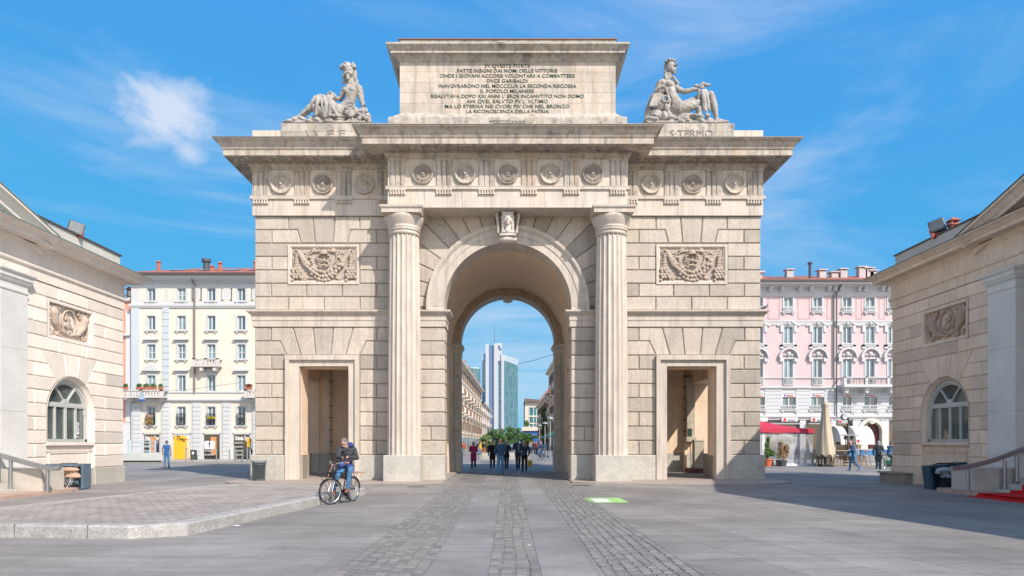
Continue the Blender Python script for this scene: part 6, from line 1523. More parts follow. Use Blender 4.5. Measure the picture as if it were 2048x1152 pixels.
    m.box(X(1742)-1.2,X(1742)-.92,-.12,.4,0,Z(864)); m.box(X(1742)+.92,X(1742)+1.2,-.12,.4,0,Z(864)); m.ball((X(1742),-.15,Z(843)),.20,10,7); m.ball((X(1742)-.28,-.12,Z(843)),.13,8,6); m.ball((X(1742)+.28,-.12,Z(843)),.13,8,6); m.prism([(X(1742)-.3,Z(841)),(X(1742)+.3,Z(841)),(X(1742)+.12,Z(848)),(X(1742)-.12,Z(848))],-.28,.0); H(m,'doorway_arch',cream,r)
    m=MB()
    for (a_,b_) in ((1530,1600),(1612,1662),(1672,1706),(1778,1800)): m.box(X(a_),X(b_),.3,.36,0,Z(846)); 
    H(m,'shop_window',MATS['shop_glass'],r)
    m=MB()
    for (a_,b_) in ((1562,1594),(1620,1652),(1508,1534)): m.box(X(a_),X(b_),-.18,-.02,Z(843),Z(835))
    sg=H(m,'shop_sign',M_white,r)
    for cx in (1578,1636):
        t=text_obj('sign_letters','ARTIOLI',mat('sign_navy',(.05,.05,.10),.5,var=0),sg,(X(cx)+.15,-.19,Z(842.3)),(R(90),0,0),.2,.62,.004,bold=.002)
        b=MB(); b.prism([(X(cx-10)-.09,Z(842)),(X(cx-10)+.09,Z(842)),(X(cx-10)+.12,Z(839)),(X(cx-10)+.08,Z(836.5)),(X(cx-10)-.08,Z(836.5)),(X(cx-10)-.12,Z(839))],-.20,-.181); b.build('sign_emblem',MATS['sign_red'],sg)
    # white domed awnings
    for j,(a_,b_) in enumerate(((1664,1678),(1694,1730))):
        m=MB(); n=10; x0,x1=X(a_),X(b_); zt=Z(852); zb=Z(884); vs=[]
        for i in range(n+1): t=PI/2*i/n; vs += [(x0,-1.6*math.sin(t),zb+(zt-zb)*math.cos(t)),(x1,-1.6*math.sin(t),zb+(zt-zb)*math.cos(t))]
        m.add(vs,[(2*i,2*i+1,2*i+3,2*i+2) for i in range(n)]); 
        for s_ in (0,1): m.add([vs[2*i+s_] for i in range(n+1)]+[((x0,x1)[s_],0,zb)],[tuple(range(n+2))])
        m.box(x0,x1,-1.62,-1.58,zb-.22,zb); H(m,'awning',mat('awning_white',(.62,.62,.61),.8,var=.04),r)
    m=MB(); 
    for (a_,b_) in ((1536,1596),(1613,1660)): m.box(X(a_),X(b_),-.5,-.0,Z(849),Z(846)); 
    H(m,'rolled_awning',mat('roll_grey',(.35,.34,.33),.8),r)
pink_house()
def clock():
    Y=56.0; X=lambda px:(px-1015.5)/F*Y; Z=lambda py:1.6+(885-py)/F*Y
    r=empty('street_clock',(X(1688),Y,0),'round street clock above grey box sign with a red disc','street clock')
    m=MB(); m.M=Matrix.Translation((0,0,Z(834))); m.lathe([(0,-.18),(.20,-.18),(.24,-.15),(.24,.15),(.20,.18),(0,.18)],(0,0,0),24,'y'); m.build('clock_case',mat('clock_blue_grey',(.16,.24,.30),.4,metal=.3),r)
    m=MB(); m.M=Matrix.Translation((0,0,Z(834))); m.lathe([(0,-.185),(.19,-.185)],(0,0,0),24,'y'); m.build('clock_face',M_white,r)
    m=MB(); m.M=Matrix.Translation((0,-.19,Z(834))); m.box(-.01,.01,-.003,.003,0,.15); m.box(-.09,.0,-.003,.003,-.01,.012)
    for i in range(12): m.ball((.16*math.cos(PI*i/6),0,.16*math.sin(PI*i/6)),.012,5,4)
    m.build('clock_hands',M_iron,r)
    m=MB(); m.box(-.50,.26,-.12,.12,Z(847),Z(840)); m.build('sign_box',mat('box_grey',(.42,.42,.43),.5),r)
    m=MB(); m.ball((-.36,-.125,Z(843.5)),.11,10,7,(1,.2,1)); m.build('red_disc',MATS['sign_red'],r)
    m=MB(); m.box(.26,.34,-.15,.15,Z(848),Z(836)); m.cyl((.3,0,0),(.3,0,Z(836)),.05,n=8); m.build('post',M_iron,r)
clock()
# ================================================================ the street seen through the passage
def street_side(name,label,X0,Y0,Y1,side,hgt,floors,bay,wallc,trimc,shutc,tilt=0.0,roofh=1.5,balc=()):
    """house row facing the street; side +1 faces right (+x), -1 faces left"""
    L=Y1-Y0; rot=PI/2 if side>0 else -PI/2
    r=empty(name,(X0,Y0 if side>0 else Y1,0),label,'building',rotz=rot+tilt)
    w=MB(); w.box(0,L,0,12,0,hgt); H(w,'wall',wallc,r)
    fh=hgt/floors; n=int(L/bay); 
    key=name+label[:9]+'%.1f'%bay
    for i in range(n):
        for f in range(1,floors):
            x=bay*(i+.5); z=fh*f+.6
            o=window(r,key+str(f in balc),(x,0,z),1.15,fh*.56,M_dkglass,trimc,shut=None,sill=True)
            if not any(c.name.startswith('shutter') for c in o.children):
                sh=MB()
                for a in (-1,1):
                    x0,x1=sorted((a*.62,a*1.22)); sh=MB(); sh.box(x0,x1,-.14,-.07,0,fh*.56)
                    if o.name==PROTO[key+str(f in balc)].name: sh.build('shutter',shutc,o)
    t=MB()
    for f in range(1,floors): t.box(0,L,-.12,0,fh*f-.1,fh*f+.12)
    t.sweep([(0,0),(L,0)],[(0,hgt-.9),(.1,hgt-.8),(.25,hgt-.4),(.9,hgt-.3),(1.0,hgt),(0,hgt+.05)],outward=1); H(t,'cornice',trimc,r)
    rf=MB(); rf.add([(-.2,-1.0,hgt),(L+.2,-1.0,hgt),(L+.2,5,hgt+roofh),(-.2,5,hgt+roofh)],[(0,1,2,3)]); rf.add([(-.2,5,hgt+roofh),(L+.2,5,hgt+roofh),(L+.2,12,hgt),(-.2,12,hgt)],[(0,1,2,3)]); H(rf,'roof',M_tile,r)
    b=MB()
    for f in balc:
        for i in range(n):
            if (i+f)%2: x=bay*(i+.5); z=fh*f+.5; b=MB(); b.box(x-1.6,x+1.6,-1.2,0,z-.15,z); b.box(x-1.6,x+1.6,-1.2,-1.12,z+.95,z+1.0); [b.box(x-1.6+.2*k_,x-1.57+.2*k_,-1.18,-1.15,z,z+.95) for k_ in range(17)]; b.box(x-1.3,x-1.1,-.8,0,z-.5,z-.15); b.box(x+1.1,x+1.3,-.8,0,z-.5,z-.15); H(b,'balcony',trimc,r)
    s=MB()
    for i in range(n): s.box(bay*i+.7,bay*(i+1)-.7,-.03,.02,.1,fh*.8)
    H(s,'shop_fronts',MATS['shop_glass'],r)
    d=MB()
    for i in range(0,n,2): d.box(bay*i,bay*i+.1,-.2,-.1,0,hgt-.4)
    H(d,'drainpipe',mat('drain_dark',(.16,.13,.11),.7),r)
    dm=MB()
    for i in range(n):
        if i%2==0: x=bay*(i+.5); dm.box(x-.8,x+.8,.2,4,hgt,hgt+1.5); dm.prism([(x-1.1,hgt+1.45),(x+1.1,hgt+1.45),(x,hgt+2.1)],.0,4)
    if roofh>1: H(dm,'dormer',mat('dormer_red',(.36,.13,.10),.8),r)
    return r
mc=mat('street_cream',(.80,.66,.50),.9,var=.08,scale=.3,coords='World'); mpk=mat('street_pink',(.76,.56,.49),.9,var=.08,scale=.3,coords='World'); mtan2=mat('street_tan',(.78,.64,.46),.9,var=.1,scale=.3,coords='World'); mtr=mat('street_trim',(.74,.70,.63),.85,var=.06)
tl=.0183
street_side('terraced_house','tall cream terrace with brown shutters along the left of the street',-9.2-(70-133)*-tl-.0,70,112,1,17.0,5,3.9,mc,mtr,M_wood,tilt=-tl,balc=(2,3))
street_side('terraced_house','long cream terrace with dark eaves and balconies, left of the glass tower',-9.6,112.2,204,1,17.0,5,5.1,mtan2,mtr,M_wood,tilt=-tl,balc=(2,3))
street_side('terraced_house','lower pink terrace at the far end of the left side of the street',-7.95,204.5,262,1,13.8,4,6.0,mpk,mtr,M_stuccogrey,tilt=-tl,balc=(2,3),roofh=.8)
street_side('terraced_house','tan terrace with grey dormers nearest on the right side of the street',9.5,128,155,-1,17.2,5,4.6,mtan2,mtr,M_wood,balc=(2,3))
street_side('terraced_house','lower ochre terrace with creeper further along the right of the street',9.6,155.5,215,-1,12.6,4,5.0,mc,mtr,M_wood,balc=(2,),roofh=1.2)
leafy('wall_creeper','green creeper hanging down the ochre terrace on the right of the street','climbing plant',(9.0,168,0),[((0,0,8.6),(.8,2.5,1.6)),((-.1,-1,6.5),(.6,1.8,1.8)),((0,1,4.2),(.6,2.0,1.8)),((0,-.5,2.5),(.5,1.5,1.5))],1800,.28,[G1,G2],seed=14)
def modern_block():
    Y=232; k=F/Y; X=lambda px:(px-1015.5)/k; Z=lambda py:1.6+(885-py)/k
    r=empty('modern_office_block',(0,Y,0),'pale stone office block with big square windows and blue base, beyond the trees','building')
    m=MB(); m.box(X(1049.5),X(1057),0,14,Z(862),Z(804)); m.box(X(1049.5),X(1085),.6,14,Z(862),Z(804))
    for a,b in ((862,858),(848,845.5),(834,831),(815,804)): m.box(X(1057),X(1085),0,.6,Z(a),Z(b))
    H(m,'wall',mat('pale_cladding',(.62,.58,.50),.8,var=.04,scale=.3),r)
    for i,(a,b) in enumerate(((857,846),(845,834),(831,815))):
        m=MB(); m.box(X(1057.3),X(1083),.25,.59,Z(a),Z(b)); wn=H(m,'window_band',mat('teal_glass',(.06,.20,.22),.08,var=.5,scale=.5,coords='World'),r)
        m=MB()
        for px in (1057.5,1066,1072,1078): m.box(X(px),X(px)+.25,.1,.25,Z(a),Z(b))
        m.build('mullions',M_white,wn)
    m=MB(); m.box(X(1048.8),X(1086),-1.2,14,Z(804),Z(801)); m.prism([(X(1049.2),Z(801)),(X(1086),Z(801)),(X(1086),Z(800)),(X(1049.6),Z(797))],-.5,8); H(m,'roof_screen',mat('rust_screen',(.16,.12,.11),.7,var=.3,scale=2),r)
    m=MB(); m.box(X(1043.5),X(1090),-3,2,Z(862),Z(854)); H(m,'canopy',mat('pale_cladding2',(.70,.62,.52),.8),r)
    m=MB(); m.box(X(1046),X(1090),-2.5,2,0,Z(862.3)); H(m,'blue_base',mat('blue_hoarding',(.04,.12,.42),.6,var=.3,scale=.6,coords='World'),r)
modern_block()
leafy('roof_shrub','clipped bright green shrub on the ledge of the pale office block','shrub',(PX(1053.5,230),229.5,PZ(855,230)),[((0,0,1.3),(.85,.8,1.2))],700,.16,[G3],seed=3)
def tower():
    Y=600; k=F/Y; X=lambda px:(px-1015.5)/k; Z=lambda py:1.6+(885-py)/k
    r=empty('glass_office_tower',(0,Y,0),'very tall office tower with white fins, blue grid and teal glass side','building')
    def grid(name,c1,c2,mort,bw,bh,ms,rough=.15,spec=1.0):
        m=bpy.data.materials.new(name); m.use_nodes=True; N=m.node_tree.nodes; L=m.node_tree.links; b=N['Principled BSDF']; b.inputs['Roughness'].default_value=rough; b.inputs['Specular IOR Level'].default_value=spec
        g=N.new('ShaderNodeNewGeometry'); sx=N.new('ShaderNodeSeparateXYZ'); cx=N.new('ShaderNodeCombineXYZ'); L.new(g.outputs['Position'],sx.inputs[0])
        ad=N.new('ShaderNodeMath'); L.new(sx.outputs[0],ad.inputs[0]); L.new(sx.outputs[1],ad.inputs[1]); L.new(ad.outputs[0],cx.inputs[0]); L.new(sx.outputs[2],cx.inputs[1])
        br=N.new('ShaderNodeTexBrick'); br.offset=0; br.inputs['Scale'].default_value=1; br.inputs['Brick Width'].default_value=bw; br.inputs['Row Height'].default_value=bh; br.inputs['Mortar Size'].default_value=ms
        br.inputs['Color1'].default_value=(*c1,1); br.inputs['Color2'].default_value=(*c2,1); br.inputs['Mortar'].default_value=(*mort,1); L.new(cx.outputs[0],br.inputs['Vector']); L.new(br.outputs['Color'],b.inputs['Base Color']); return m
    mg=grid('blue_grid',(.015,.05,.17),(.02,.07,.21),(.13,.25,.44),1.0,1.9,.22); mt=grid('teal_facade',(.05,.13,.16),(.13,.24,.27),(.11,.20,.23),1.3,3.6,.12,.3,.5); mb=grid('blue_glass_strip',(.05,.17,.30),(.10,.26,.42),(.20,.35,.45),3.0,3.6,.25)
    mw=mat('tower_white',(.47,.51,.56),.5,var=.04,scale=.05)
    def B(n,a,b,y0,y1,zt,m,z0=0): q=MB(); q.box(X(a),X(b),y0,y1,z0,zt); return H(q,n,m,r)
    B('white_fin',971.2,977.6,-1,26,Z(688),mw); B('blue_grid_wall',977.6,988,1.5,26,Z(690),mg); B('white_fin',988,996,-1,26,Z(687),mw); B('upper_block',996,1003.9,0,26,Z(686),mw,Z(722))
    B('glass_strip',996,1003,2,24,Z(722),mb); B('white_fin',1002.8,1008,-1,20,Z(712),mw)
    B('side_glass',963.8,971.2,4,26,Z(720),mb); B('side_glass',966.8,971.2,3.4,24,Z(706),mb,Z(720))
    q=MB(); za,zb=Z(721),Z(732)
    q.add([(X(1008),0,0),(X(1036)*1.02,14,0),(X(1036)*1.02,14,zb*1.03),(X(1008),0,za)],[(0,1,2,3)]); q.add([(X(1036)*1.02,14,0),(X(1030),30,0),(X(1030),30,zb),(X(1036)*1.02,14,zb*1.03)],[(0,1,2,3)]); H(q,'glass_facade',mt,r)
    q=MB(); n=13
    for i in range(n): t=i/(n-1); x=X(1003)+(X(1036)*1.02-X(1003))*t; y=-1+15*t; z0=za+(zb*1.03-za)*t; q.box(x-.25,x+.25,y-.3,y+.3,z0,z0+6.2-1.0*t)
    for h in (1.5,4.0): q.add([(X(1003),-1,za+h),(X(1036)*1.02,14,zb*1.03+h),(X(1036)*1.02,14,zb*1.03+h+.6),(X(1003),-1,za+h+.6)],[(0,1,2,3)])
    H(q,'crown_screen',mat('screen_pale',(.50,.55,.55),.5),r)
    q=MB(); q.cyl((X(988.7),8,Z(687)),(X(988.7),8,Z(645)),.30,.12,6); H(q,'antenna',mat('mast_grey',(.12,.16,.20),.6),r)
    lg=mat('logo_blue',(.02,.09,.30),.5,var=0)
    q=MB(); q.tube([(X(996.4),-.4,Z(697)),(X(998.0),-.4,Z(691)),(X(999.4),-.4,Z(694.5)),(X(1000.8),-.4,Z(694))],[.5,.35,.45,.4],5); q.tube([(X(998.5),-.4,Z(697.5)),(X(1001),-.4,Z(698.5)),(X(1003.6),-.4,Z(700))],[.3,.4,.3],5); H(q,'logo',lg,r)
    Y2=520; r2=empty('round_glass_tower',(PX(947,Y2),Y2,0),'rounded teal glass tower peeping over the left terrace roofs','building')
    q=MB(); q.lathe([(5.2,0),(5.2,PZ(738,Y2))],(0,0,0),24); q.build('glass_drum',mt,r2,True); q=MB(); q.lathe([(0,PZ(736,Y2)-1),(3,PZ(736,Y2)-1),(4.6,PZ(736,Y2)),(5.2,PZ(738,Y2)-1)],(0,0,0),24); q.build('drum_cap',mat('cap_grey',(.42,.50,.50),.5),r2)
tower()
def street_trees():
    spec=[(972,118,3.3,2.0,'small dark green street tree beside the palm'),(992,125,4.6,2.6,'tallest left round street tree below the white tower fins'),(1012,112,3.7,1.9,'low round street tree in the middle of the street'),(1026,120,4.9,2.4,'tallest right round street tree under the teal tower side'),(1042,128,4.2,2.2,'street tree in front of the gap beside the tower'),(1061,116,3.6,2.0,'rightmost dark street tree below the blue office base'),(1002,104,3.2,1.5,'lowest bushy street tree behind the walking man')]
    for i,(px,Y,h,w,lab) in enumerate(spec):
        h*=.86; w*=.9
        x=PX(px,Y); r=random.Random(20+i); bl=[((r.uniform(-w*.65,w*.65),r.uniform(-1,1),h-r.uniform(.2,1.9)),(w*r.uniform(.2,.42),w*.4,r.uniform(.3,.6))) for _ in range(13)]
        st=[([(0,0,0),(0.05,0,h*.45),(.2,0,h*.75)],[.13,.10,.05]),([(0.05,0,h*.4),(-.5,.1,h*.7)],[.07,.03])]
        leafy('street_tree',lab,'tree',(x,Y,0),bl,2300,.14,[G1,G2],'round street trees in the pedestrian street',stem=st,seed=30+i)
    Y=96; x=PX(970,Y); p=empty('palm_tree',(x,Y,0),'short bushy palm with thick trunk, left of the street trees','palm')
    m=MB(); m.tube([(0,0,0),(0,0,.8),(0,0,1.7)],[.42,.38,.40],9)
    for i in range(30): a=i*2.4; m.ball((.36*math.cos(a),.36*math.sin(a),.2+i*.05),.12,5,4)
    m.build('trunk',MATS['bark'],p); m=MB(); r=random.Random(4)
    for i in range(46):
        a=r.uniform(0,6.28); el=r.uniform(-.3,1.4); L_=r.uniform(1.0,1.5); d=Vector((math.cos(a)*math.cos(el),math.sin(a)*math.cos(el),math.sin(el)))
        pts=[Vector((0,0,1.75))+d*L_*t-Vector((0,0,.9*t*t*.7)) for t in (0,.25,.5,.75,1)]
        for t in range(4):
            for q in range(4):
                p0=pts[t].lerp(pts[t+1],q/4); sd=Vector((-d.y,d.x,.25))*.30*(1-.15*t)
                for s_ in (-1,1): m.tv=r.random(); m.add([p0,p0+sd*s_+d*.18,p0+sd*s_+d*.24-Vector((0,0,.06)),p0+d*.08],[(0,1,2,3)])
    m.build('fronds',mat('palm_green',(.20,.26,.10),.6,var=.3,scale=3,tint=True),p,fix=False)
street_trees()
def small_street():
    mp=mat('bollard_steel',(.42,.43,.43),.35,metal=.7,var=.1)
    def bol(px,Y,lab,grp,h=.95,r_=.05,z0=0.0):
        o=empty('bollard',(PX(px,Y),Y,z0),lab,'bollard',grp); m=MB(); m.cyl((0,0,0),(0,0,h),r_,n=10); m.ball((0,0,h),r_,10,6); m.build('post',mp,o); m=MB(); m.cyl((0,0,0),(0,0,.03),r_*1.7,n=10); m.build('base_ring',mp,o)
    for px,Y,l in ((962.5,55,'slim steel bollard in the street left of the passage view'),(923,50,'slim steel bollard against the left edge of the passage opening'),(1066,53,'slim pale bollard leftmost of three right of the yellow bag'),(1091.5,53,'slim pale bollard between two others right of the yellow bag'),(1106.5,48,'slim pale bollard closest to the right passage pier')): bol(px,Y,l,'bollards behind the passage')
    for px,Y,l in ((372,54.5,'steel bollard in front of the orange poster'),(433,55,'steel bollard in front of the white shirts shop window'),(459,57,'dark slim bollard between two shop windows'),(469,54.5,'tall bollard left of the last shop window'),(472.5,56,'thin bollard just behind the tall one at last shop window'),(485,56,'bollard in the middle of the last shop window'),(494.5,54.5,'bollard nearest the gate at last shop window')): bol(px,Y,l,'bollards before the shoe shops',h=1.15 if Y<55 else 1.0)
    # guard rail and low wall
    r=empty('guard_rail',(PX(290,57),57,.75),'pale blue railing on low stone wall beside the first shoe shop','railing'); m=MB(); k=F/57
    for i,px in enumerate((256,262,283,300,311)): m.box((px-290)/k-.04,(px-290)/k+.04,-.04,.04,-.1,1.05)
    for z in (.1,.55,1.0): m.box(-34/k,21/k,-.03,.03,z,z+.05)
    m.build('rails',mat('rail_blue',(.42,.52,.58),.5),r)
    m=MB(); m.cbox(PX(247,56.5),PX(327,56.5),56.2,58,-.0,.75,.02); tag(m.build('low_wall',MATS['bench_stone'] if False else mat('low_wall_stone',(.50,.51,.49),.85,var=.1,scale=1,coords='World')),'low grey stone wall beneath the pale railing at the salmon house','wall')
    # notice board
    r=empty('sandwich_board',(PX(388,58),58,.1),'dark chalk sandwich board standing between poster and shirt shop','sandwich board'); m=MB(); m.prism([(-.2,0),(.26,0),(.16,.88),(-.22,.88)],-.25,-.20); m.prism([(-.2,0),(.26,0),(.16,.88),(-.22,.88)],.1,.14); m.build('board',mat('chalk_black',(.06,.07,.07),.7),r); m=MB(); m.box(-.06,.12,-.262,-.252,.5,.72); m.build('notice',M_white,r)
    # hanging lantern
    Y=50; r=empty('hanging_lantern',(PX(283,Y),Y,PZ(800,Y)),'blue grey lantern hung on wire before the stone balcony, left side','lantern'); m=MB(); m.lathe([(0,.75),(.08,.7),(.10,.45),(.30,.15),(.34,.05)],(0,0,0),14); m.build('hood',mat('lantern_metal',(.25,.36,.42),.5),r); m=MB(); m.lathe([(.33,.05),(.25,-.12),(0,-.16)],(0,0,0),14); m.build('glass_bowl',mat('lantern_blue',(.10,.14,.50),.3),r); m=MB(); m.tube([(-8,0,2.2),(-3,0,1.0),(0,0,.75),(4,0,.9),(9,0,1.6)],.015,5); m.build('wire',M_iron,r); r.scale=(.8,.8,.8)
    Y=60; m=MB(); m.tube([(PX(1036,200),200,PZ(728,200)),(PX(1070,170),170,PZ(720,170)),(PX(1115,140),140,PZ(706,140))],.06,5); tag(m.build('overhead_cable',M_iron),'thin dark cable slung across the street beside the tower','cable')
    # street lamps
    for px,yt,Y,l in ((1090,848,86,'tall grey street lamp, right side of street behind bollards'),(1100.5,838,72,'tall grey street lamp closest to right passage pier'),(1079,852,110,'far slim street lamp on the right side of the street'),(943,838,88,'grey street lamp on the left side of the street')):
        r=empty('street_lamp',(PX(px,Y),Y,0),l,'street lamp','lamps along the street'); m=MB(); h=PZ(yt,Y); m.cyl((0,0,0),(0,0,h),.09,.06,8); m.build('pole',mat('lamp_grey',(.33,.35,.36),.5,metal=.3),r); m=MB(); m.lathe([(0,.28),(.12,.25),(.38,.08),(.40,.02),(0,-.02)],(0,0,h),12); m.build('lamp_head',MATS['lamp_grey'],r)
    # green awning row and sign
    Y=84; r=empty('green_awning',(6.4,Y,0),'long sloping dark green cafe awning on the right of the street','awning'); m=MB(); x0=PX(1082,Y); m.add([(PX(1079,118)-6.4,34,PZ(876,118)),(PX(1122,70)-6.4,-14,PZ(866,70)),(PX(1122,70)-6.4+1.8,-14,PZ(866,70)+.9),(PX(1079,118)-6.4+1.8,34,PZ(876,118)+.9)],[(0,1,2,3)]); m.add([(PX(1079,118)-6.4,34,PZ(876,118)),(PX(1122,70)-6.4,-14,PZ(866,70)),(PX(1122,70)-6.4,-14,PZ(866,70)-.3),(PX(1079,118)-6.4,34,PZ(876,118)-.3)],[(0,1,2,3)]); m.build('canvas',mat('awning_green',(.02,.16,.12),.7),r)
    [MB().cyl((PX(1095+i*9,92-i*9)-6.4,8-i*9,0),(PX(1095+i*9,92-i*9)-6.4,8-i*9,2.1),.04,n=6).build('awning_post',M_iron,r) for i in range(3)]
    # planters / benches in the street
    m=MB(); m.cbox(PX(960,66),PX(1058,66),64.5,66,0,.42,.03); m.cbox(PX(962,73),PX(1055,73),72,74,0,.5,.03); tag(m.build('stone_kerb_planter',mat('planter_stone',(.42,.40,.37),.85,var=.1)),'long low pale stone planter kerb across the street behind walkers','planter')
small_street()

# ================================================================ cafe terrace right of the arch
def cafe():
    Y=46.6; k=F/Y; X=lambda px:(px-1015.5)/k; Z=lambda py:1.6+(885-py)/k
    r=empty('cafe_tent',(X(1575),Y+1.5,0),'red topped cafe tent with clear plastic side walls beside the gate','tent'); cx=X(1575)
    def pt(px,y,z): return (X(px)-cx,y,z)
    m=MB(); zp=Z(839)+.2; a=X(1480)-cx; b=X(1629)-cx; ze=Z(858); zl=Z(865.5); y0,y1=-1.5,2.2
    n=14; vs=[]; 
    pk=(X(1512)-cx,.3,zp)
    rim=[(a,y0),(b,y0),(b,y1),(a,y1)]
    grid=[]
    for i in range(4):
        p,q=rim[i],rim[(i+1)%4]
        for j in range(n): t=j/n; grid.append((p[0]+(q[0]-p[0])*t,p[1]+(q[1]-p[1])*t))
    N=len(grid); lv=6
    for l in range(lv):
        t=l/(lv)
        for i,(x,y) in enumerate(grid): vs.append((x+(pk[0]-x)*t, y+(pk[1]-y)*t, ze+(zp-ze)*(t**1.15)-.10*math.sin(PI*t)))
    vs.append(pk); fs=[(l*N+i,l*N+(i+1)%N,(l+1)*N+(i+1)%N,(l+1)*N+i) for l in range(lv-1) for i in range(N)]+[((lv-1)*N+i,(lv-1)*N+(i+1)%N,len(vs)-1) for i in range(N)]
    o=len(vs); 
    for i,(x,y) in enumerate(grid): vs.append((x,y,zl-.02*math.sin(i*1.1)))
    fs+=[(i,(i+1)%N,o+(i+1)%N,o+i) for i in range(N)]
    m.add(vs,fs); m.build('canopy',mat('canopy_red',(.50,.035,.075),.7,var=.12,scale=1.2,bump=.1),r)
    mpl=bpy.data.materials.new('clear_plastic'); mpl.use_nodes=True; nt=mpl.node_tree; bs=nt.nodes['Principled BSDF']; bs.inputs['Base Color'].default_value=(.62,.66,.72,1); bs.inputs['Roughness'].default_value=.12; bs.inputs['Specular IOR Level'].default_value=.8
    wv=nt.nodes.new('ShaderNodeTexNoise'); wv.inputs['Scale'].default_value=.8; wv.inputs['Distortion'].default_value=1.2; tc=nt.nodes.new('ShaderNodeTexCoord'); nt.links.new(tc.outputs['Object'],wv.inputs[0]); mr=nt.nodes.new('ShaderNodeMapRange'); nt.links.new(wv.outputs[0],mr.inputs[0]); mr.inputs[1].default_value=.45; mr.inputs[2].default_value=.68; mr.inputs[3].default_value=.30; mr.inputs[4].default_value=.62; nt.links.new(mr.outputs[0],bs.inputs['Alpha'])
    bp=nt.nodes.new('ShaderNodeBump'); bp.inputs['Strength'].default_value=.4; bp.inputs['Distance'].default_value=.08; nt.links.new(wv.outputs[0],bp.inputs['Height']); nt.links.new(bp.outputs[0],bs.inputs['Normal'])
    m=MB(); n=24; vs=[]
    for i in range(n+1):
        t=i/n; x=a+.05+(b-a-.1)*t
        for z in (.05,.9,zl): vs.append((x,y0+.1+.05*math.sin(i*1.3+z*2),z))
    m.add(vs,[(i*3+j,(i+1)*3+j,(i+1)*3+j+1,i*3+j+1) for i in range(n) for j in (0,1)])
    m.add([(b-.08,y0+.1,.05),(b-.08,y1,.05),(b-.08,y1,zl),(b-.08,y0+.1,zl)],[(0,1,2,3)]); m.build('plastic_wall',mpl,r,True)
    m=MB(); m.tube([(X(1563)-cx,y0,.06),(X(1580)-cx,y0-.08,.10),(X(1600)-cx,y0-.05,.07),(X(1629)-cx,y0-.1,.13)],[.07,.09,.07,.11],6); m.tube([(X(1563)-cx,y0-.1,.03),(X(1629)-cx,y0-.15,.04)],.05,5); m.build('plastic_hem',mat('hem_plastic',(.62,.68,.75),.25,var=.3,scale=5),r)
    m=MB()
    for px in (1525,1558,1592,1627): m.cyl((X(px)-cx,y0+.2,0),(X(px)-cx,y0+.2,zl),.05,n=8)
    m.cyl((a,y0+.2,1.02),(b,y0+.2,1.02),.025,n=6); m.cyl((a,y0+.2,zl-.05),(b,y0+.2,zl-.05),.04,n=6); m.build('frame_pole',mat('pole_dark',(.07,.08,.10),.5,metal=.4),r)
    # chairs inside
    pc=empty('cafe_chair',(0,0,0),'dark cafe chair behind the clear plastic wall of the red tent','chair','chairs inside the cafe tent'); mch=mat('chair_dark',(.04,.045,.055),.5,metal=.3)
    m=MB(); m.cbox(-.22,.22,-.22,.22,.44,.48,.02); m.build('seat',mch,pc); m=MB(); m.tube([(-.2,.2,.48),(-.21,.26,.9),(.21,.26,.9),(.2,.2,.48)],.018,6); [m.cyl((-.14+.07*i,.21,.5),(-.14+.07*i,.26,.9),.01,n=4) for i in range(5)]; m.build('backrest',mch,pc)
    for sx in (-.19,.19):
        for sy in (-.19,.19): m=MB(); m.cyl((sx,sy,0),(sx,sy,.45),.017,n=6); m.build('leg',mch,pc)
    sp=[(1568,0.2,.3),(1578,.9,-.2),(1590,.1,.5),(1601,.7,2.9),(1611,.2,-.4),(1619,.9,3.0)]
    for i,(px,dy,rz) in enumerate(sp): c=pc if i==0 else copy_tree(pc); c.location=(X(px),Y+.3+dy,0); c.rotation_euler=(0,0,rz)
    # plants
    p=empty('potted_plant',(X(1531.5)*.985,45.6,0),'leafy green plant in a terracotta pot at the corner of the tent','potted plant'); m=MB(); m.lathe([(0,0),(.22,0),(.29,.42),(.32,.42),(.32,.50),(.27,.50),(.26,.42),(0,.42)],(0,0,0),18); m.build('pot',mat('pot_orange',(.55,.13,.06),.7),p); leafy('plant',None,None,(0,0,0),[((0,0,.9),(.3,.25,.35)),((-.02,0,1.35),(.16,.16,.4)),((.33,0,.85),(.2,.18,.2)),((.05,0,1.75),(.08,.08,.25))],900,.075,[G2,G3],stem=[([(0,0,.4),(0,0,1.0),(.02,0,1.8)],[.025,.02,.008]),([(0,0,.5),(.3,0,.9)],[.015,.01])],seed=2,parent=p)
    p=empty('potted_grass',(X(1555),45.8,0),'dry straw coloured feathery grass in a dark pot before the tent','potted plant'); m=MB(); m.lathe([(0,0),(.25,0),(.33,.42),(.28,.42),(0,.38)],(0,0,0),14); m.build('pot',mat('pot_dark',(.07,.08,.09),.7),p); leafy('plant',None,None,(0,0,0),[((0,0,.8),(.36,.3,.4)),((-.1,0,1.3),(.15,.15,.5)),((.25,0,1.1),(.2,.15,.4))],900,.07,[mat('straw',(.42,.31,.16),.8,var=.2),mat('straw_dark',(.30,.20,.13),.8)],seed=8,parent=p)
    p=empty('small_stool',(X(1543),46,0),'small dark red slatted stool between two potted plants','stool'); m=MB(); m.cbox(-.18,.18,-.15,.15,.38,.42,.01); m.build('seat',mat('stool_maroon',(.16,.06,.06),.6),p)
    for sx in (-.15,.15): m=MB(); m.cyl((sx*.8,0,.38),(sx*1.2,0,0),.02,n=6); m.cyl((sx*.8,.1,.38),(sx*1.1,.12,0),.02,n=6); m.build('leg',MATS['stool_maroon'],p)
    # closed parasol
    Y2=45.4; p=empty('closed_parasol',(PX(1651,Y2),Y2,0),'large folded beige market parasol standing behind wooden bar tables','parasol'); k2=F/Y2; z1=PZ(911,Y2); z2=PZ(804,Y2)
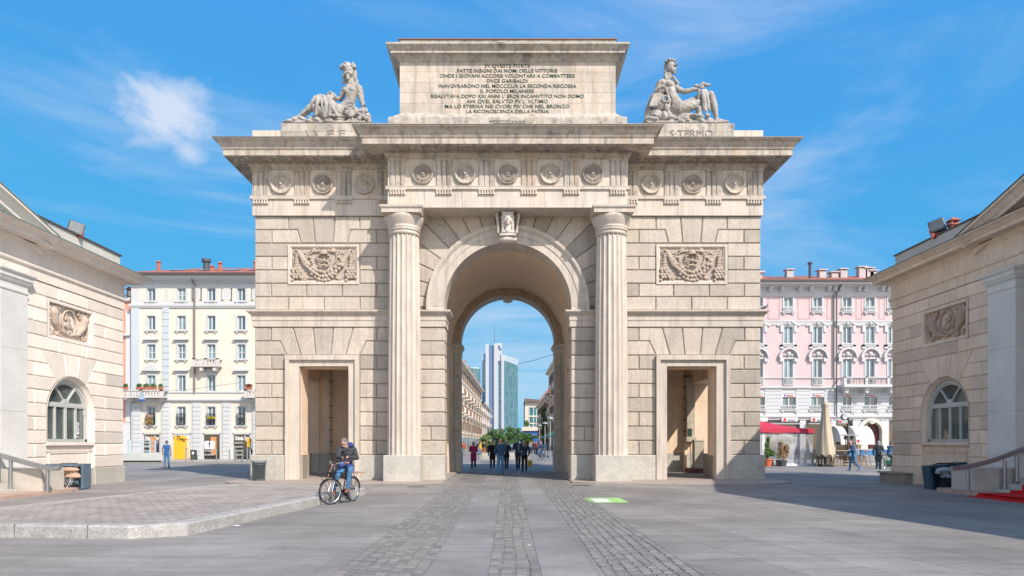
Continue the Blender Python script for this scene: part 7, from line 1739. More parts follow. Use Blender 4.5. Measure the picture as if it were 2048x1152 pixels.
    m=MB(); rows=[(z1,.60),(z1+.12,.62),(z1+.5,.56),(z1+.9,.50),(z1+1.4,.43),(z1+1.9,.35),(z1+2.4,.27),(z2-.40,.205),(z2-.33,.20),(z2-.25,.24),(z2-.03,.19),(z2,.0)]; n=48; vs=[]
    for j,(z,rr) in enumerate(rows):
        for i in range(n): t=2*PI*i/n; q=rr*(.88+.15*abs(math.cos(4*t+.22*j))+.06*math.cos(19*t+.5*j)+.04*math.sin(3*t)); vs.append((q*math.cos(t),q*math.sin(t),z+(.09*math.cos(8*t) if j==0 else 0)))
    m.add(vs,[(j*n+i,j*n+(i+1)%n,(j+1)*n+(i+1)%n,(j+1)*n+i) for j in range(len(rows)-1) for i in range(n)]); m.build('canvas',mat('parasol_beige',(.52,.44,.33),.85,var=.08,scale=2),p,True)
    m=MB(); m.cyl((0,0,0),(0,0,z1+.5),.05,n=10); m.build('pole',M_iron,p); m=MB(); m.cbox(-.4,.4,-.4,.4,0,.12,.03); m.build('base',M_iron,p)
    # patio heaters
    for px,l in ((1696,'patio heater with pale disc hood left of walking man'),(1708,'patio heater with pale disc hood directly behind walking man')):
        p=empty('patio_heater',(PX(px,48.5)-.15,48.5,0),l,'patio heater','patio heaters'); zt=PZ(871,48.5); m=MB(); m.lathe([(0,.10),(.2,.08),(.48,0),(.50,-.02),(0,-.01)],(0,0,zt),20); m.build('reflector',mat('heater_silver',(.60,.60,.60),.25,metal=.8),p); m=MB(); m.lathe([(.0,-.02),(.13,-.04),(.15,-.25),(.05,-.3)],(0,0,zt),12); m.build('burner',mat('burner_brown',(.18,.13,.10),.5,metal=.4),p); m=MB(); m.cyl((0,0,.6),(0,0,zt-.2),.035,n=8); m.build('pole',M_iron,p); m=MB(); m.lathe([(0,0),(.22,0),(.22,.5),(.16,.62),(0,.62)],(0,0,0),14); m.build('base',M_iron,p)
    # bar tables and stools
    mwd=mat('driftwood',(.33,.25,.18),.8,var=.25,scale=5,bump=.3)
    Yt=46.3
    for i,(a_,b_,l) in enumerate(((1629,1662,'tall rough wooden bar table beneath the folded parasol'),(1664,1712,'tall rough wooden bar table under patio heaters'),(1722,1738,'short wooden bar table right of the walking man'))):
        xa,xb=PX(a_,Yt),PX(b_,Yt); p=empty('bar_table',((xa+xb)/2,Yt,0),l,'bar table','wooden bar tables'); h=1.08; w=(xb-xa)/2
        m=MB(); m.cbox(-w,w,-.3,.3,h-.06,h,.01); m.build('tabletop',mwd,p)
        for sx in (-1,1):
            for sy in (-1,1): m=MB(); m.cyl((sx*(w-.12),sy*.2,h-.06),(sx*(w+.02),sy*.26,0),.035,n=6); m.build('leg',mwd,p)
        m=MB(); m.box(-w+.05,w-.05,-.02,.02,.30,.35); m.build('stretcher',mwd,p)
        if i==0:
            m=MB()
            for q in range(5): m.box(-w+.06+q*.2,-w+.2+q*.2,-.33,-.31,0,h-.08)
            m.build('slatted_front',mat('dark_planks',(.13,.11,.09),.8,var=.3,scale=5),p)
    st=empty('bar_stool',(0,0,0),'wooden bar stool with four splayed legs tucked at the bar tables','bar stool','bar stools at the tables')
    m=MB(); m.cyl((0,0,.72),(0,0,.76),.17,n=14); m.build('seat',mat('stool_seat_grey',(.45,.45,.46),.5),st)
    for q in range(4): a=PI/4+q*PI/2; m=MB(); m.cyl((.1*math.cos(a),.1*math.sin(a),.72),(.24*math.cos(a),.24*math.sin(a),0),.022,n=6); m.build('leg',mwd,st)
    m=MB(); 
    for z,rr in ((.28,.19),(.5,.145)):
        for q in range(4): a=PI/4+q*PI/2; b=a+PI/2; m.cyl((rr*math.cos(a),rr*math.sin(a),z),(rr*math.cos(b),rr*math.sin(b),z),.013,n=5)
    m.build('footrest',mwd,st)
    for i,(px,y) in enumerate(((1672,45.8),(1681,46.9),(1692,46.6),(1704,46.7),(1728,45.9),(1664,46.9),(1716,46.8))): c=st if i==0 else copy_tree(st); c.location=(PX(px,y),y,0); c.rotation_euler=(0,0,i*.37)
    # blue panel fence with planters, glass screen
    p=empty('blue_barrier',(PX(1745,52),52,0),'long blue panel barrier behind the walkers, right of the awning','barrier'); m=MB(); m.box(PX(1698,52)-p.location.x,PX(1800,52)-p.location.x,-.03,.03,PZ(910,52),PZ(899,52)); m.build('blue_panel',mat('panel_blue',(.02,.22,.50),.5,var=.15,scale=1),p); m=MB(); m.box(PX(1698,52)-p.location.x,PX(1800,52)-p.location.x,-.02,.05,.15,PZ(910,52)); m.build('grey_panel',mat('panel_grey',(.25,.27,.30),.6,var=.2,scale=2),p)
    m=MB(); m.box(PX(1698,52)-p.location.x,PX(1800,52)-p.location.x,-.05,.05,PZ(899,52),PZ(898,52)); m.build('top_strip',M_white,p)
    p=empty('green_crate',(PX(1776,45.2),45.2,0),'green plastic basket on ground beside the bicycle at the right','basket'); m=MB(); m.lathe([(0,.02),(.22,.02),(.30,.28),(.28,.28),(.2,.05)],(0,0,.15),14); m.build('basket',mat('basket_green',(.03,.28,.12),.5),p)
    m=MB(); m.cbox(-.2,.2,-.15,.15,0,.15,.02); m.build('base',M_iron,p)
    p=empty('round_sign',(PX(1716.5,51),51,0),'round red disc sign on a thin orange post below the white awning','sign'); m=MB(); m.cyl((0,0,0),(0,0,PZ(884,51)),.03,n=6); m.build('post',mat('sign_orange',(.6,.35,.15),.5),p); m=MB(); m.M=Matrix.Translation((0,0,PZ(882,51))); m.lathe([(0,-.03),(.10,-.03),(.10,.03),(0,.03)],(0,0,0),16,'y'); m.build('disc',MATS['sign_red'],p)
cafe()
# ================================================================ people
SKIN=mat('skin',(.56,.33,.24),.55,var=.06,scale=20)
def fabric(name,c,var=.16,sc=9): return mat(name,c,.85,var=var,scale=sc,bump=.35,bscale=22)
def person(label, loc, face, J, cols, voxel=.012, hair=(.30,.26,.22), hairstyle='short', coat=None, scale=1.0, head_tilt=(0,0), shoe=(.03,.03,.03), group=None, bag=None, vest=False):
    """J: joint name -> (x,y,z) in the figure's own frame, facing -y"""
    r=empty('person',loc,label,'person',group,rotz=face); r.scale=(scale,)*3
    D=dict(pelvis=(0,0,.95),chest=(0,0,1.28),neck=(0,0,1.47),head=(0,-.02,1.62),
           sl=(-.18,0,1.42),sr=(.18,0,1.42),el=(-.25,.02,1.14),er=(.25,.02,1.14),wl=(-.26,-.06,.90),wr=(.26,-.06,.90),
           hl=(-.09,0,.92),hr=(.09,0,.92),kl=(-.10,-.02,.50),kr=(.10,-.02,.50),al=(-.11,.02,.09),ar=(.11,.02,.09))
    D.update(J); V={k:Vector(v) for k,v in D.items()}
    def dirn(a,b): return (V[b]-V[a]).normalized()
    P=[('c',V['pelvis'],.085,V['chest'],.085),('c',V['chest'],.085,V['neck']-Vector((0,0,.05)),.06),('c',V['neck']-Vector((0,0,.04)),.058,V['head']-Vector((0,0,.04)),.05),
       ('c',V['sl'],.05,V['sr'],.05)]
    for s in 'lr':
        P+=[('c',V['s'+s],.040,V['e'+s],.034),('c',V['e'+s],.033,V['w'+s],.025),('c',V['h'+s],.062,V['k'+s],.044),('c',V['k'+s],.042,V['a'+s],.030)]
        # foot
        P.append(('c',V['a'+s]-Vector((0,0,.045)),.038,V['a'+s]+Vector((0,-.13,-.055)),.030))
        # hand: palm, four fingers, thumb
        w=V['w'+s]; d=dirn('e'+s,'w'+s); sg=-1 if s=='l' else 1
        side=d.cross(Vector((0,-1,0))); side=side.normalized() if side.length>.1 else Vector((1,0,0)); nrm=side.cross(d).normalized()
        P.append(('c',w+d*.015,.024,w+d*.075,.030))
        curl=nrm*(.018)
        for i,(o_,l_) in enumerate(((-.026,.058),(-.009,.068),(.009,.064),(.026,.050))):
            b0=w+d*.085+side*o_; b1=b0+d*l_*.5+curl*.4; b2=b1+d*l_*.4+curl*1.3; P+=[('c',b0,.0095,b1,.009),('c',b1,.009,b2,.0075)]
        P+=[('c',w+d*.03+side*.026,.011,w+d*.062+side*.046+curl,.010),('c',w+d*.062+side*.046+curl,.010,w+d*.09+side*.048+curl*1.6,.008)]
    h=V['head']; tz=head_tilt[0]; ty=head_tilt[1]; Rm=Euler((tz,0,ty)).to_matrix()
    def hp(x,y,z): return h+Rm@Vector((x,y,z))
    rt=(tz,0,ty)
    P+=[('e',hp(0,.01,.03),(.074,.092,.10),rt),('e',hp(0,-.025,-.045),(.055,.065,.065),rt),('c',hp(0,-.082,.015),.010,hp(0,-.106,-.022),.015),('e',hp(0,-.083,-.055),(.026,.012,.007),rt),('e',hp(0,-.08,-.066),(.022,.012,.008),rt),('e',hp(0,-.07,-.095),(.022,.02,.016),rt)]
    for s in (-1,1): P+=[('e',hp(s*.076,.01,-.005),(.012,.022,.03),rt),('e',hp(s*.030,-.076,.038),(.022,.014,.007),rt)]
    sculpt('body',P,voxel,SKIN,r,2)
    E=MB()
    for s in (-1,1): q=hp(s*.030,-.083,.022); E.ball(q,.011,8,6)
    E.build('eyes',mat('eye_dark',(.03,.025,.02),.3,var=0),r)
    # clothes
    T=[('e',(V['pelvis']+V['chest'])/2,(.165,.118,.26)),('c',V['sl']+Vector((.02,0,-.02)),.078,V['sr']+Vector((-.02,0,-.02)),.078),('e',V['chest'],(.175,.125,.17)),('c',V['chest'],.12,V['neck']-Vector((0,0,.05)),.075),('e',V['pelvis']+Vector((0,0,-.0)),(.168,.125,.10))]
    sl_end='e' if vest else 'w'
    if not vest:
        for s in 'lr': T+=[('c',V['s'+s],.068,V['e'+s],.058),('c',V['e'+s],.056,V['w'+s],.042)]
    if coat: 
        for t in (.0,.33,.66,1): c=V['pelvis']+(Vector((V['pelvis'].x,V['pelvis'].y,coat))-V['pelvis'])*t; T.append(('e',c,(.17+.03*t,.13+.03*t,.12)))
    sculpt('jacket',T,voxel,cols[0],r,4,disp=.010,dscale=14)
    if vest:
        T=[]
        for s in 'lr': T+=[('c',V['s'+s],.060,V['e'+s],.050),('c',V['e'+s],.048,V['w'+s],.036)]
        sculpt('sleeves',T,voxel,cols[2],r,3)
    T=[('e',V['pelvis']-Vector((0,0,.03)),(.155,.115,.12))]
    for s in 'lr': T+=[('c',V['h'+s],.095,V['k'+s],.070),('c',V['k'+s],.068,V['a'+s]+Vector((0,0,.01)),.052)]
    sculpt('trousers',T,voxel,cols[1],r,3,disp=.008,dscale=14)
    T=[]
    for s in 'lr': a=V['a'+s]; T+=[('c',a-Vector((0,-.015,.04)),.045,a+Vector((0,-.14,-.052)),.036),('b',a+Vector((0,-.06,-.08)),(.038,.12,.012))]
    sculpt('shoes',T,voxel,mat('shoe_%d'%int(shoe[0]*1000),shoe,.6,var=.1),r,2)
    hm=mat('hair_%d_%d'%(int(hair[0]*100),int(hair[2]*100)),hair,.75,var=.3,scale=30)
    Hh=[('e',hp(0,.025,.055),(.080,.088,.088),rt),('e',hp(0,.05,.0),(.076,.06,.085),rt)]
    if hairstyle=='long': Hh+=[('c',hp(0,.06,.0),.075,hp(0,.06,-.20),.065)]+[('c',hp(s*.075,.01,.03),.03,hp(s*.085,.0,-.18),.028) for s in (-1,1)]
    if hairstyle=='bob': Hh+=[('c',hp(s*.07,.02,.04),.035,hp(s*.078,.015,-.07),.035) for s in (-1,1)]+[('c',hp(0,.05,0),.07,hp(0,.05,-.09),.06)]
    if hairstyle=='bald': Hh=[('e',hp(0,.055,-.01),(.074,.045,.05),rt)]
    sculpt('hair',Hh,voxel,hm,r,1,disp=.006,dscale=40)
    return r
def at(px,py): Y=F*1.6/(py-885); return (PX(px,Y),Y,0)
def walk(s=.28,lift=.05,arm=.18):
    return dict(kl=(-.09,-s*.55,.51),al=(-.09,-s*.7,.09),kr=(.09,s*.15,.50),ar=(.09,s*.95,.14),el=(-.26,.10*arm/.18,1.15),wl=(-.24,arm,.93),er=(.26,.0,1.15),wr=(.24,-arm,.95))
navy=fabric('navy_cloth',(.03,.06,.12)); jean=fabric('blue_jeans',(.07,.19,.36)); dkjean=fabric('dark_jeans',(.02,.035,.06)); black=fabric('black_cloth',(.015,.015,.018)); teal=fabric('petrol_jacket',(.025,.075,.155))
vestb=fabric('blue_vest',(.03,.12,.38)); grey=fabric('grey_shirt',(.22,.27,.31)); magenta=fabric('magenta_coat',(.40,.02,.12),.35,14); charcoal=fabric('charcoal_puffer',(.05,.055,.065),.3,16); tan=fabric('tan_cloth_top',(.35,.26,.18))
# passage
f=person('man walking to camera through gate in dark blue jacket and blue jeans',at(1001,950.5),0,dict(walk(.2),er=(.25,-.02,1.15),wr=(.20,-.24,1.06),el=(-.26,.02,1.14),wl=(-.22,-.14,.96)),[teal,jean],hair=(.20,.15,.12),scale=1.04)
person('woman in magenta check coat and black trousers, left of walking group',at(947,939.5),0,dict(walk(.1),el=(-.23,-.05,1.17),wl=(-.10,-.24,1.14),er=(.23,-.05,1.17),wr=(.10,-.24,1.14)),[magenta,black],hair=(.40,.26,.16),hairstyle='bob',coat=.66,scale=.95,shoe=(.5,.5,.5))
person('white haired man in long black coat behind the walking man',at(985,939),0,walk(.15),[black,dkjean],hair=(.45,.45,.45),coat=.70,scale=.99)
person('grey haired woman in black jacket half hidden behind walking man',at(1013,938.5),.3,dict(walk(.12),er=(.25,-.05,1.15),wr=(.15,-.25,1.12)),[black,dkjean],hair=(.42,.40,.38),hairstyle='bob',coat=.8,scale=.98)
person('man in navy jacket over grey shirt beside the blonde woman',at(1036,940),.25,dict(walk(.14),er=(.28,.03,1.14),wr=(.24,.05,.92),wl=(-.12,-.16,1.28),el=(-.28,-.02,1.17)),[navy,dkjean],hair=(.30,.27,.24),scale=1.06)
w=person('blonde woman in black jacket with bag strap near right pier',at(1049,944.5),-.1,walk(.16),[navy,black],hair=(.50,.36,.20),hairstyle='long',scale=.97)
def shirt_front():
    Y=F*1.6/55; m=sculpt('shirt',[('e',(0.02,-.095,1.18),(.075,.05,.26))],.012,grey,[o for o in bpy.data.objects if o.get('label','').startswith('man in navy')][0],2)
shirt_front()
b=empty('shopping_bag',(PX(1059.5,36.4),36.4,0.0),'mustard yellow carrier bag held by the blonde woman','bag'); m=MB(); m.prism([(-.10,.30),(.10,.30),(.13,.62),(-.11,.66)],-.06,.06); m.build('bag_body',mat('bag_mustard',(.42,.31,.02),.6,var=.2,scale=8),b); m=MB(); m.tube([(-.08,0,.64),(-.04,0,.78),(.04,0,.78),(.08,0,.62)],.010,5); m.build('handle',MATS['bag_mustard'],b)
# left: man with vest
person('man seen from behind in blue padded vest and cap before shoe shops',at(333.5,935.5),PI,dict(el=(-.27,.02,1.15),wl=(-.25,-.02,.93),er=(.27,.02,1.15),wr=(.25,-.02,.93),al=(-.13,.0,.09),ar=(.13,0,.09),kl=(-.11,0,.5),kr=(.11,0,.5)),[vestb,jean,mat('tan_sleeve',(.30,.22,.18),.8)],hair=(.10,.11,.12),vest=True,scale=.99,shoe=(.2,.08,.05))
person('shopper in blue cap and navy top beside first shop window',(PX(305,57.9),58.6,.15),PI*.8,{},[navy,dkjean],hair=(.05,.10,.30),scale=.95)
person('shopper in grey clothes standing before the last shop window',(PX(492,57.5),58.7,.15),PI*.6,{},[grey,dkjean],hair=(.10,.07,.05),scale=.98)
# right
person('stooping bald man in petrol jacket and jeans walking past bar tables',at(1708,942.5),-PI*.62,dict(walk(.30),chest=(0,-.06,1.27),neck=(0,-.12,1.45),head=(0,-.19,1.57),sl=(-.18,-.10,1.40),sr=(.18,-.10,1.40),er=(.25,-.14,1.15),wr=(.2,-.36,1.05),el=(-.24,-.10,1.14),wl=(-.2,-.28,1.0)),[teal,jean],hair=(.55,.33,.26),hairstyle='bald',scale=1.0,shoe=(.25,.28,.32))
w2=person('grey haired woman in dark puffer coat with handbag walking away',at(1757,942.5),PI*.85,dict(walk(.24),chest=(0,-.03,1.27)),[charcoal,dkjean],hair=(.30,.31,.32),hairstyle='bob',coat=.72,scale=.97,shoe=(.35,.35,.35))
hb=empty('handbag',(PX(1762,38.0),37.75,0),'dark grey leather shoulder handbag on the grey haired woman','handbag'); sculpt('bag_body',[('b',(0,0,.98),(.15,.05,.10)),('e',(0,0,.92),(.17,.07,.09))],.015,mat('bag_slate',(.10,.13,.15),.5),hb,3); m=MB(); m.tube([(-.12,0,1.05),(-.10,.02,1.38),(-.02,.05,1.42),(.10,.0,1.05)],.012,5); m.build('strap',mat('bag_slate',(.1,.13,.15),.5),hb)
person('seated person in blue jacket on a bicycle at the right edge',(PX(1780,41.5),41.5,0),PI*.6,dict(pelvis=(0,.10,.92),chest=(0,-.02,1.2),neck=(0,-.08,1.38),head=(0,-.12,1.52),sl=(-.18,-.04,1.34),sr=(.18,-.04,1.34),hl=(-.09,.08,.90),hr=(.09,.08,.90),kl=(-.12,-.30,.72),kr=(.12,-.28,.66),al=(-.13,-.20,.32),ar=(.13,-.12,.22),er=(.25,-.2,1.14),wr=(.22,-.42,1.08),el=(-.25,-.2,1.14),wl=(-.22,-.42,1.08)),[fabric('denim_jacket',(.05,.12,.25)),fabric('grey_trousers',(.12,.15,.19))],hair=(.12,.08,.06),scale=1.0)
# distant walkers
far=[(1068,903,'distant walker in dark clothes right of the blonde woman',black,dkjean),(1073,904,'distant walker with red bag beside dark dressed one',fabric('wine_top',(.22,.03,.04)),black),(1064,902,'distant walker in brown jacket nearest the blonde woman',tan,dkjean),(1060,903,'distant walker in grey top just behind blonde woman',grey,dkjean),(961,911,'distant walker in yellow top beside the palm trunk',mat('yellow_top',(.65,.42,.02),.8),tan),(955,906,'distant walker in navy top left of the palm trunk',navy,jean),(968,905,'distant walker in orange trousers before the palm',navy,mat('orange_trousers',(.5,.2,.08),.8)),(927,908,'distant walker in red and white at left pier edge',mat('red_top',(.5,.12,.08),.8),grey),(978,903,'distant walker in black between the palm and white haired man',black,black)]
for i,(px,py,l,a_,b_) in enumerate(far): person(l,at(px,py+4),0.4*i,walk(.1),[a_,b_],voxel=.022,hair=(.12,.08,.05),group='distant walkers in the street')
rider=person('cyclist in dark top and blue jeans riding toward camera in the street',at(1081,921),.2,dict(pelvis=(0,.12,.95),chest=(0,0,1.24),neck=(0,-.05,1.42),head=(0,-.08,1.56),hl=(-.09,.1,.93),hr=(.09,.1,.93),kl=(-.12,-.25,.80),kr=(.12,-.2,.62),al=(-.12,-.12,.38),ar=(.12,-.08,.22),er=(.26,-.15,1.16),wr=(.24,-.40,1.05),el=(-.26,-.15,1.16),wl=(-.24,-.4,1.05)),[navy,jean],voxel=.016,hair=(.2,.15,.1))

# ================================================================ bicycles
rub=mat('rubber',(.02,.02,.02),.8); met=mat('bike_black',(.02,.02,.022),.35,metal=.3); alu=mat('bike_alu',(.55,.55,.55),.25,metal=.9,var=.05)
def bicycle(label,loc,rz,cargo=False,steer=0.0,mk=met):
    """long axis along -y (front), wheels of radius .33"""
    r=empty('bicycle',loc,label,'bicycle',rotz=rz); R_=.335; wb=1.06
    def wheel(y,st,name='wheel'):
        M=Matrix.Translation((0,y,R_)) @ Matrix.Rotation(st,4,'Z')
        t=MB(); t.M=M; n=40
        pr=[(R_-.030,-.012),(R_-.012,-.020),(R_,-.008),(R_,.008),(R_-.012,.020),(R_-.030,.012)]
        t.lathe([(a,b) for a,b in pr],(0,0,0),n,'x'); w=t.build(name,rub,r,True)
        t=MB(); t.M=M; t.lathe([(R_-.030,-.012),(R_-.055,-.010),(R_-.055,.010),(R_-.030,.012)],(0,0,0),n,'x'); t.build('rim',alu,w,True)
        t=MB(); t.M=M
        for i in range(18): a=2*PI*i/18; t.cyl((.02*(1 if i%2 else -1),.02*math.cos(a+.6),.02*math.sin(a+.6)),(0,(R_-.05)*math.cos(a),(R_-.05)*math.sin(a)),.0022,n=4,cap=False)
        t.cyl((-.04,0,0),(.04,0,0),.022,n=10); t.build('spokes',alu,w)
    wheel(-wb/2,steer); wheel(wb/2,0)
    fw=Vector((0,-wb/2,R_)); rw=Vector((0,wb/2,R_)); bb=Vector((0,.06,.28)); seat=Vector((0,.22,.80)); ht=Vector((0,-.34,.88)); hb_=Vector((0,-.39,.66))
    m=MB()
    m.cyl(bb,seat,.016,n=8); m.cyl(bb,hb_,.019,n=8); m.cyl(seat-Vector((0,.03,.16)),ht-Vector((0,-.01,.06)),.016,n=8); m.cyl(hb_,ht,.020,n=8)
    for s in (-1,1): m.cyl(bb+Vector((s*.04,0,0)),rw+Vector((s*.06,0,0)),.010,n=6); m.cyl(seat+Vector((s*.02,-.02,-.14)),rw+Vector((s*.06,0,0)),.009,n=6)
    m.build('frame',mk,r)
    m=MB(); 
    for s in (-1,1): m.tube([hb_+Vector((s*.03,0,-.02)),hb_+Vector((s*.05,-.04,-.12)),fw+Vector((s*.055,.0,0))],.011,7)
    m.build('fork',alu,r)
    m=MB(); m.cyl(ht,ht+Vector((0,.02,.10)),.013,n=8); c=ht+Vector((0,.02,.12)); cs,sn=math.cos(steer),math.sin(steer)
    def q(x,y,z): return c+Vector((x*cs-y*sn,x*sn+y*cs,z))
    m.tube([q(-.29,.22,.07),q(-.27,.08,.08),q(-.17,-.05,.06),q(0,-.02,0),q(.17,-.05,.06),q(.27,.08,.08),q(.29,.22,.07)],.011,8); hbar=m.build('handlebar',alu,r)
    m=MB(); [m.tube([q(s*.285,.13,.078),q(s*.29,.24,.068)],.018,8) for s in (-1,1)]; m.build('grip',mat('grip_tan',(.48,.20,.09),.6),hbar)
    m=MB(); [m.tube([q(s*.24,.02,.07),q(s*.27,.12,.03),q(s*.27,.18,.02)],.006,5) for s in (-1,1)]; m.ball(q(-.12,-.05,.09),.03,8,6); m.build('brake_lever',alu,hbar)
    m=MB(); m.tube([q(.1,-.05,.03),q(.05,-.16,-.1),hb_+Vector((0,-.02,.02))],.004,4); m.tube([q(-.1,-.05,.03),q(-.05,-.18,-.08),hb_+Vector((0,-.05,-.1))],.004,4); m.build('brake_cable',met,r)
    sculpt('saddle',[('e',seat+Vector((0,.07,.05)),(.095,.10,.04)),('c',seat+Vector((0,.05,.05)),.04,seat+Vector((0,-.13,.045)),.022)],.012,met,r,2)
    m=MB(); 
    M=Matrix.Translation((.06,bb.y,bb.z)); m.M=M; m.lathe([(.03,-.003),(.095,-.003),(.095,.003),(.03,.003)],(0,0,0),24,'x'); m.M=None
    m.cyl(bb+Vector((.08,0,0)),bb+Vector((.08,.06,-.16)),.010,n=6); m.cyl(bb+Vector((-.08,0,0)),bb+Vector((-.08,-.06,.16)),.010,n=6); m.box(.08,.18,bb.y+.02,bb.y+.10,bb.z-.175,bb.z-.155); m.box(-.18,-.08,bb.y-.10,bb.y-.02,bb.z+.155,bb.z+.175); m.build('crank',mk,r)
    m=MB(); m.cyl((.065,bb.y,bb.z+.095),(.065,wb/2,R_+.035),.004,n=4); m.cyl((.065,bb.y,bb.z-.095),(.065,wb/2,R_-.035),.004,n=4); m.build('chain',met,r)
    for y,a0,a1 in ((-wb/2,.4,2.6),(wb/2,.0,2.5)):
        m=MB(); st=steer if y<0 else 0; m.M=Matrix.Translation((0,y,R_)) @ Matrix.Rotation(st,4,'Z'); m.lathe([(R_+.012,-.028),(R_+.024,0),(R_+.012,.028)],(0,0,0),20,'x',a0,a1); m.build('mudguard',mk,r,True)
    if cargo:
        m=MB(); m.M=Matrix.Translation((0,-wb/2,0)) @ Matrix.Rotation(steer,4,'Z')
        for x in (-.13,-.06,.0,.06,.13): m.cyl((x,-.26,.73),(x,.12,.70),.006,n=5)
        m.cyl((-.14,-.26,.73),(.14,-.26,.73),.007,n=5); m.cyl((-.14,.12,.70),(.14,.12,.70),.007,n=5)
        for s in (-1,1): m.cyl((s*.13,-.2,.73),(s*.06,0,R_),.006,n=5)
        m.build('front_rack',met,r)
        m=MB(); m.M=Matrix.Translation((0,-wb/2,0)) @ Matrix.Rotation(steer,4,'Z'); m.box(-.07,.07,-.06,.04,.74,.84); m.build('front_lamp',met,r)
        m=MB(); m.tube([q(-.05,-.03,.03),Vector((0,-wb/2-.10,.74))],.012,6); m.build('pink_strap',mat('strap_pink',(.50,.22,.18),.7),r)
        m=MB(); m.cbox(-.10,.10,.30,1.02,.76,.785,.005); o=m.build('rear_plank',mat('plank_brown',(.40,.22,.11),.7,var=.2,scale=9),r)
        m=MB(); m.box(-.03,.02,.42,.80,.786,.80); m.build('blue_strap',mat('strap_blue',(.05,.10,.45),.6),o)
        m=MB(); [m.cyl((s*.08,.62,.76),(s*.06,wb/2,R_),.007,n=5) for s in (-1,1)]; m.build('rack_stay',met,r)
        m=MB(); [m.tube([(s*.10,.10,.30),(s*.14,.16,.02),(s*.10,.22,.02)],.009,5) for s in (-1,1)]; m.tube([(-.12,.15,.02),(.12,.15,.02)],.009,5); m.build('kick_stand',met,r)
    return r
# the resting cyclist: front wheel at (-4.57,17.6), rear at (-4.17,18.55)
fx,fy=-4.57,17.58; rx,ry=-4.22,18.58
hd=math.atan2(fx-rx, -(fy-ry)); # heading of -y axis
bc=bicycle('black city bicycle with front rack and wooden rear plank beside kerb',((fx+rx)/2,(fy+ry)/2,0),-math.atan2(-(fx-rx),-(fy-ry)),cargo=True,steer=-.42)
def seated():
    Y=18.2; X=lambda px:PX(px,Y); 
    ox,oy=-4.33,18.22
    def L_(px,py,d=0.0): return (PX(px,Y+d)-ox, Y+d-oy, 1.6+(885-py)/F*(Y+d))
    J=dict(pelvis=L_(694,930,.05),chest=L_(694,906,-.02),neck=L_(694,892,-.09),head=L_(689,886.5,-.18),sl=L_(680,898,-.14),sr=L_(708,898,.02),
           el=L_(676,914,-.26),er=L_(714,916,-.10),wl=L_(684,915,-.42),wr=L_(697,915,-.40),hl=L_(688,934,-.02),hr=L_(701,935,.06),kl=L_(675,950,-.30),kr=L_(700,941,-.38),al=L_(668,981,-.22),ar=L_(695,977,-.34))
    r=person('seated grey haired man in dark puffer jacket reading phone on bicycle',(ox,oy,0),0,J,[charcoal,jean],voxel=.010,hair=(.17,.165,.165),head_tilt=(.7,-.3),shoe=(.28,.10,.05))
    sculpt('blue_hem',[('e',Vector(J['pelvis'])+Vector((-.02,-.04,.03)),(.19,.15,.11)),('c',Vector(J['pelvis'])+Vector((-.09,-.12,-.02)),.10,Vector(J['pelvis'])+Vector((-.13,-.2,-.04)),.07),('c',Vector(J['pelvis'])+Vector((.1,-.12,0)),.10,Vector(J['pelvis'])+Vector((.08,-.22,-.02)),.07)],.012,fabric('indigo_cloth',(.04,.06,.22)),r,4,disp=.008,dscale=16)
    sculpt('hood',[('e',Vector(J['neck'])+Vector((.05,.05,.02)),(.13,.10,.07)),('e',Vector(J['neck'])+Vector((.06,.08,.04)),(.09,.07,.07))],.012,MATS['indigo_cloth'],r,3)
    m=MB()
    c=Vector(L_(690,912,-.52)); p=empty('smartphone',(ox+c.x,oy+c.y,c.z),'dark smartphone held in the seated man\'s hands','phone'); m.M=Euler((R(-35),0,0)).to_matrix().to_4x4(); m.cbox(-.036,.036,-.005,.005,-.07,.07,.003); m.build('phone_case',met,p); m=MB(); m.M=Euler((R(-35),0,0)).to_matrix().to_4x4(); m.box(-.032,.032,.0055,.0065,-.062,.062); m.build('screen',mat('screen_dark',(.05,.06,.08),.1,var=0),p)
seated()
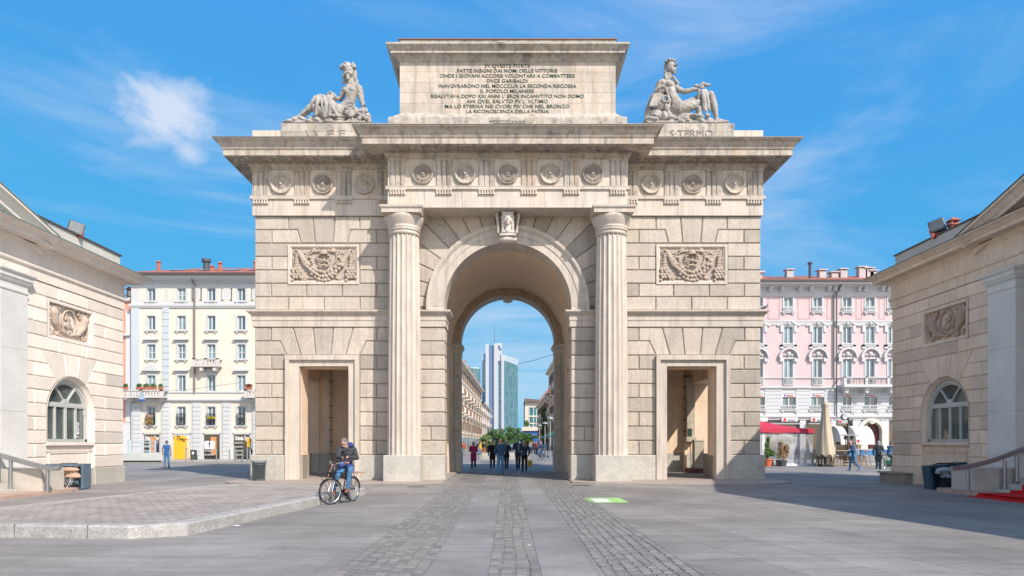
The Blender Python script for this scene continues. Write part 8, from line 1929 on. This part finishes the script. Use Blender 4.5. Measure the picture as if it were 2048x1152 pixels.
bicycle('bicycle ridden by the person in blue jacket at right edge',(PX(1778,41.5),41.5,0),PI*.6,mk=mat('bike_green',(.03,.12,.06),.4,metal=.3))
bicycle('bicycle ridden toward camera by far cyclist in blue jeans',(at(1081,921)[0],at(1081,921)[1],0),.2)

# litter bin by the gate
def bin_():
    Y=28.0; r=empty('litter_bin',(PX(518,Y),Y,.03),'slatted dark grey steel litter bin flaring at top by the gate','litter bin')
    mb=mat('bin_steel',(.13,.165,.175),.5,metal=.5,var=.15); m=MB(); n=30
    for i in range(n):
        a=2*PI*i/n; c_,s_=math.cos(a),math.sin(a); pts=[(.235,.05),(.25,.45),(.265,.72),(.285,.78),(.315,.83)]
        m.tube([(q*c_,q*s_,z) for q,z in pts],.011,5)
    m.build('slats',mb,r)
    m=MB()
    for q,z in ((.235,.05),(.265,.68)): m.lathe([(q-.012,z-.02),(q+.012,z-.02),(q+.012,z+.02),(q-.012,z+.02),(q-.012,z-.02)],(0,0,0),30)
    m.lathe([(0,.02),(.26,.0),(.27,.04)],(0,0,0),30); m.build('hoops',mb,r)
    m=MB(); m.lathe([(0,.06),(.215,.06),(.235,.74),(.225,.74),(.21,.1)],(0,0,0),24); m.build('liner',mat('bin_liner',(.02,.025,.03),.7,var=.1),r)
bin_()
# pigeons on the string course and on a rear pier
def pigeon(x,y,z,rz,label):
    r=empty('pigeon',(x,y,z),label,'pigeon',rotz=rz)
    P=[('e',(0,0,.10),(.055,.11,.06),(R(-20),0,0)),('c',(0,-.08,.13),.035,(0,-.11,.19),.025),('e',(0,-.12,.205),(.024,.032,.026)),('c',(0,-.145,.203),.008,(0,-.17,.198),.004),('c',(0,.08,.08),.03,(0,.20,.05),.016),('c',(-.02,0,.06),.007,(-.02,-.01,.0),.006),('c',(.02,0,.06),.007,(.02,-.01,.0),.006)]
    sculpt('body',P,.008,mat('pigeon_grey',(.10,.105,.12),.7,var=.4,scale=20),r,1)
pigeon(10.78,28.66,7.17,PI/2,'small grey pigeon perched on the right end of ledge')
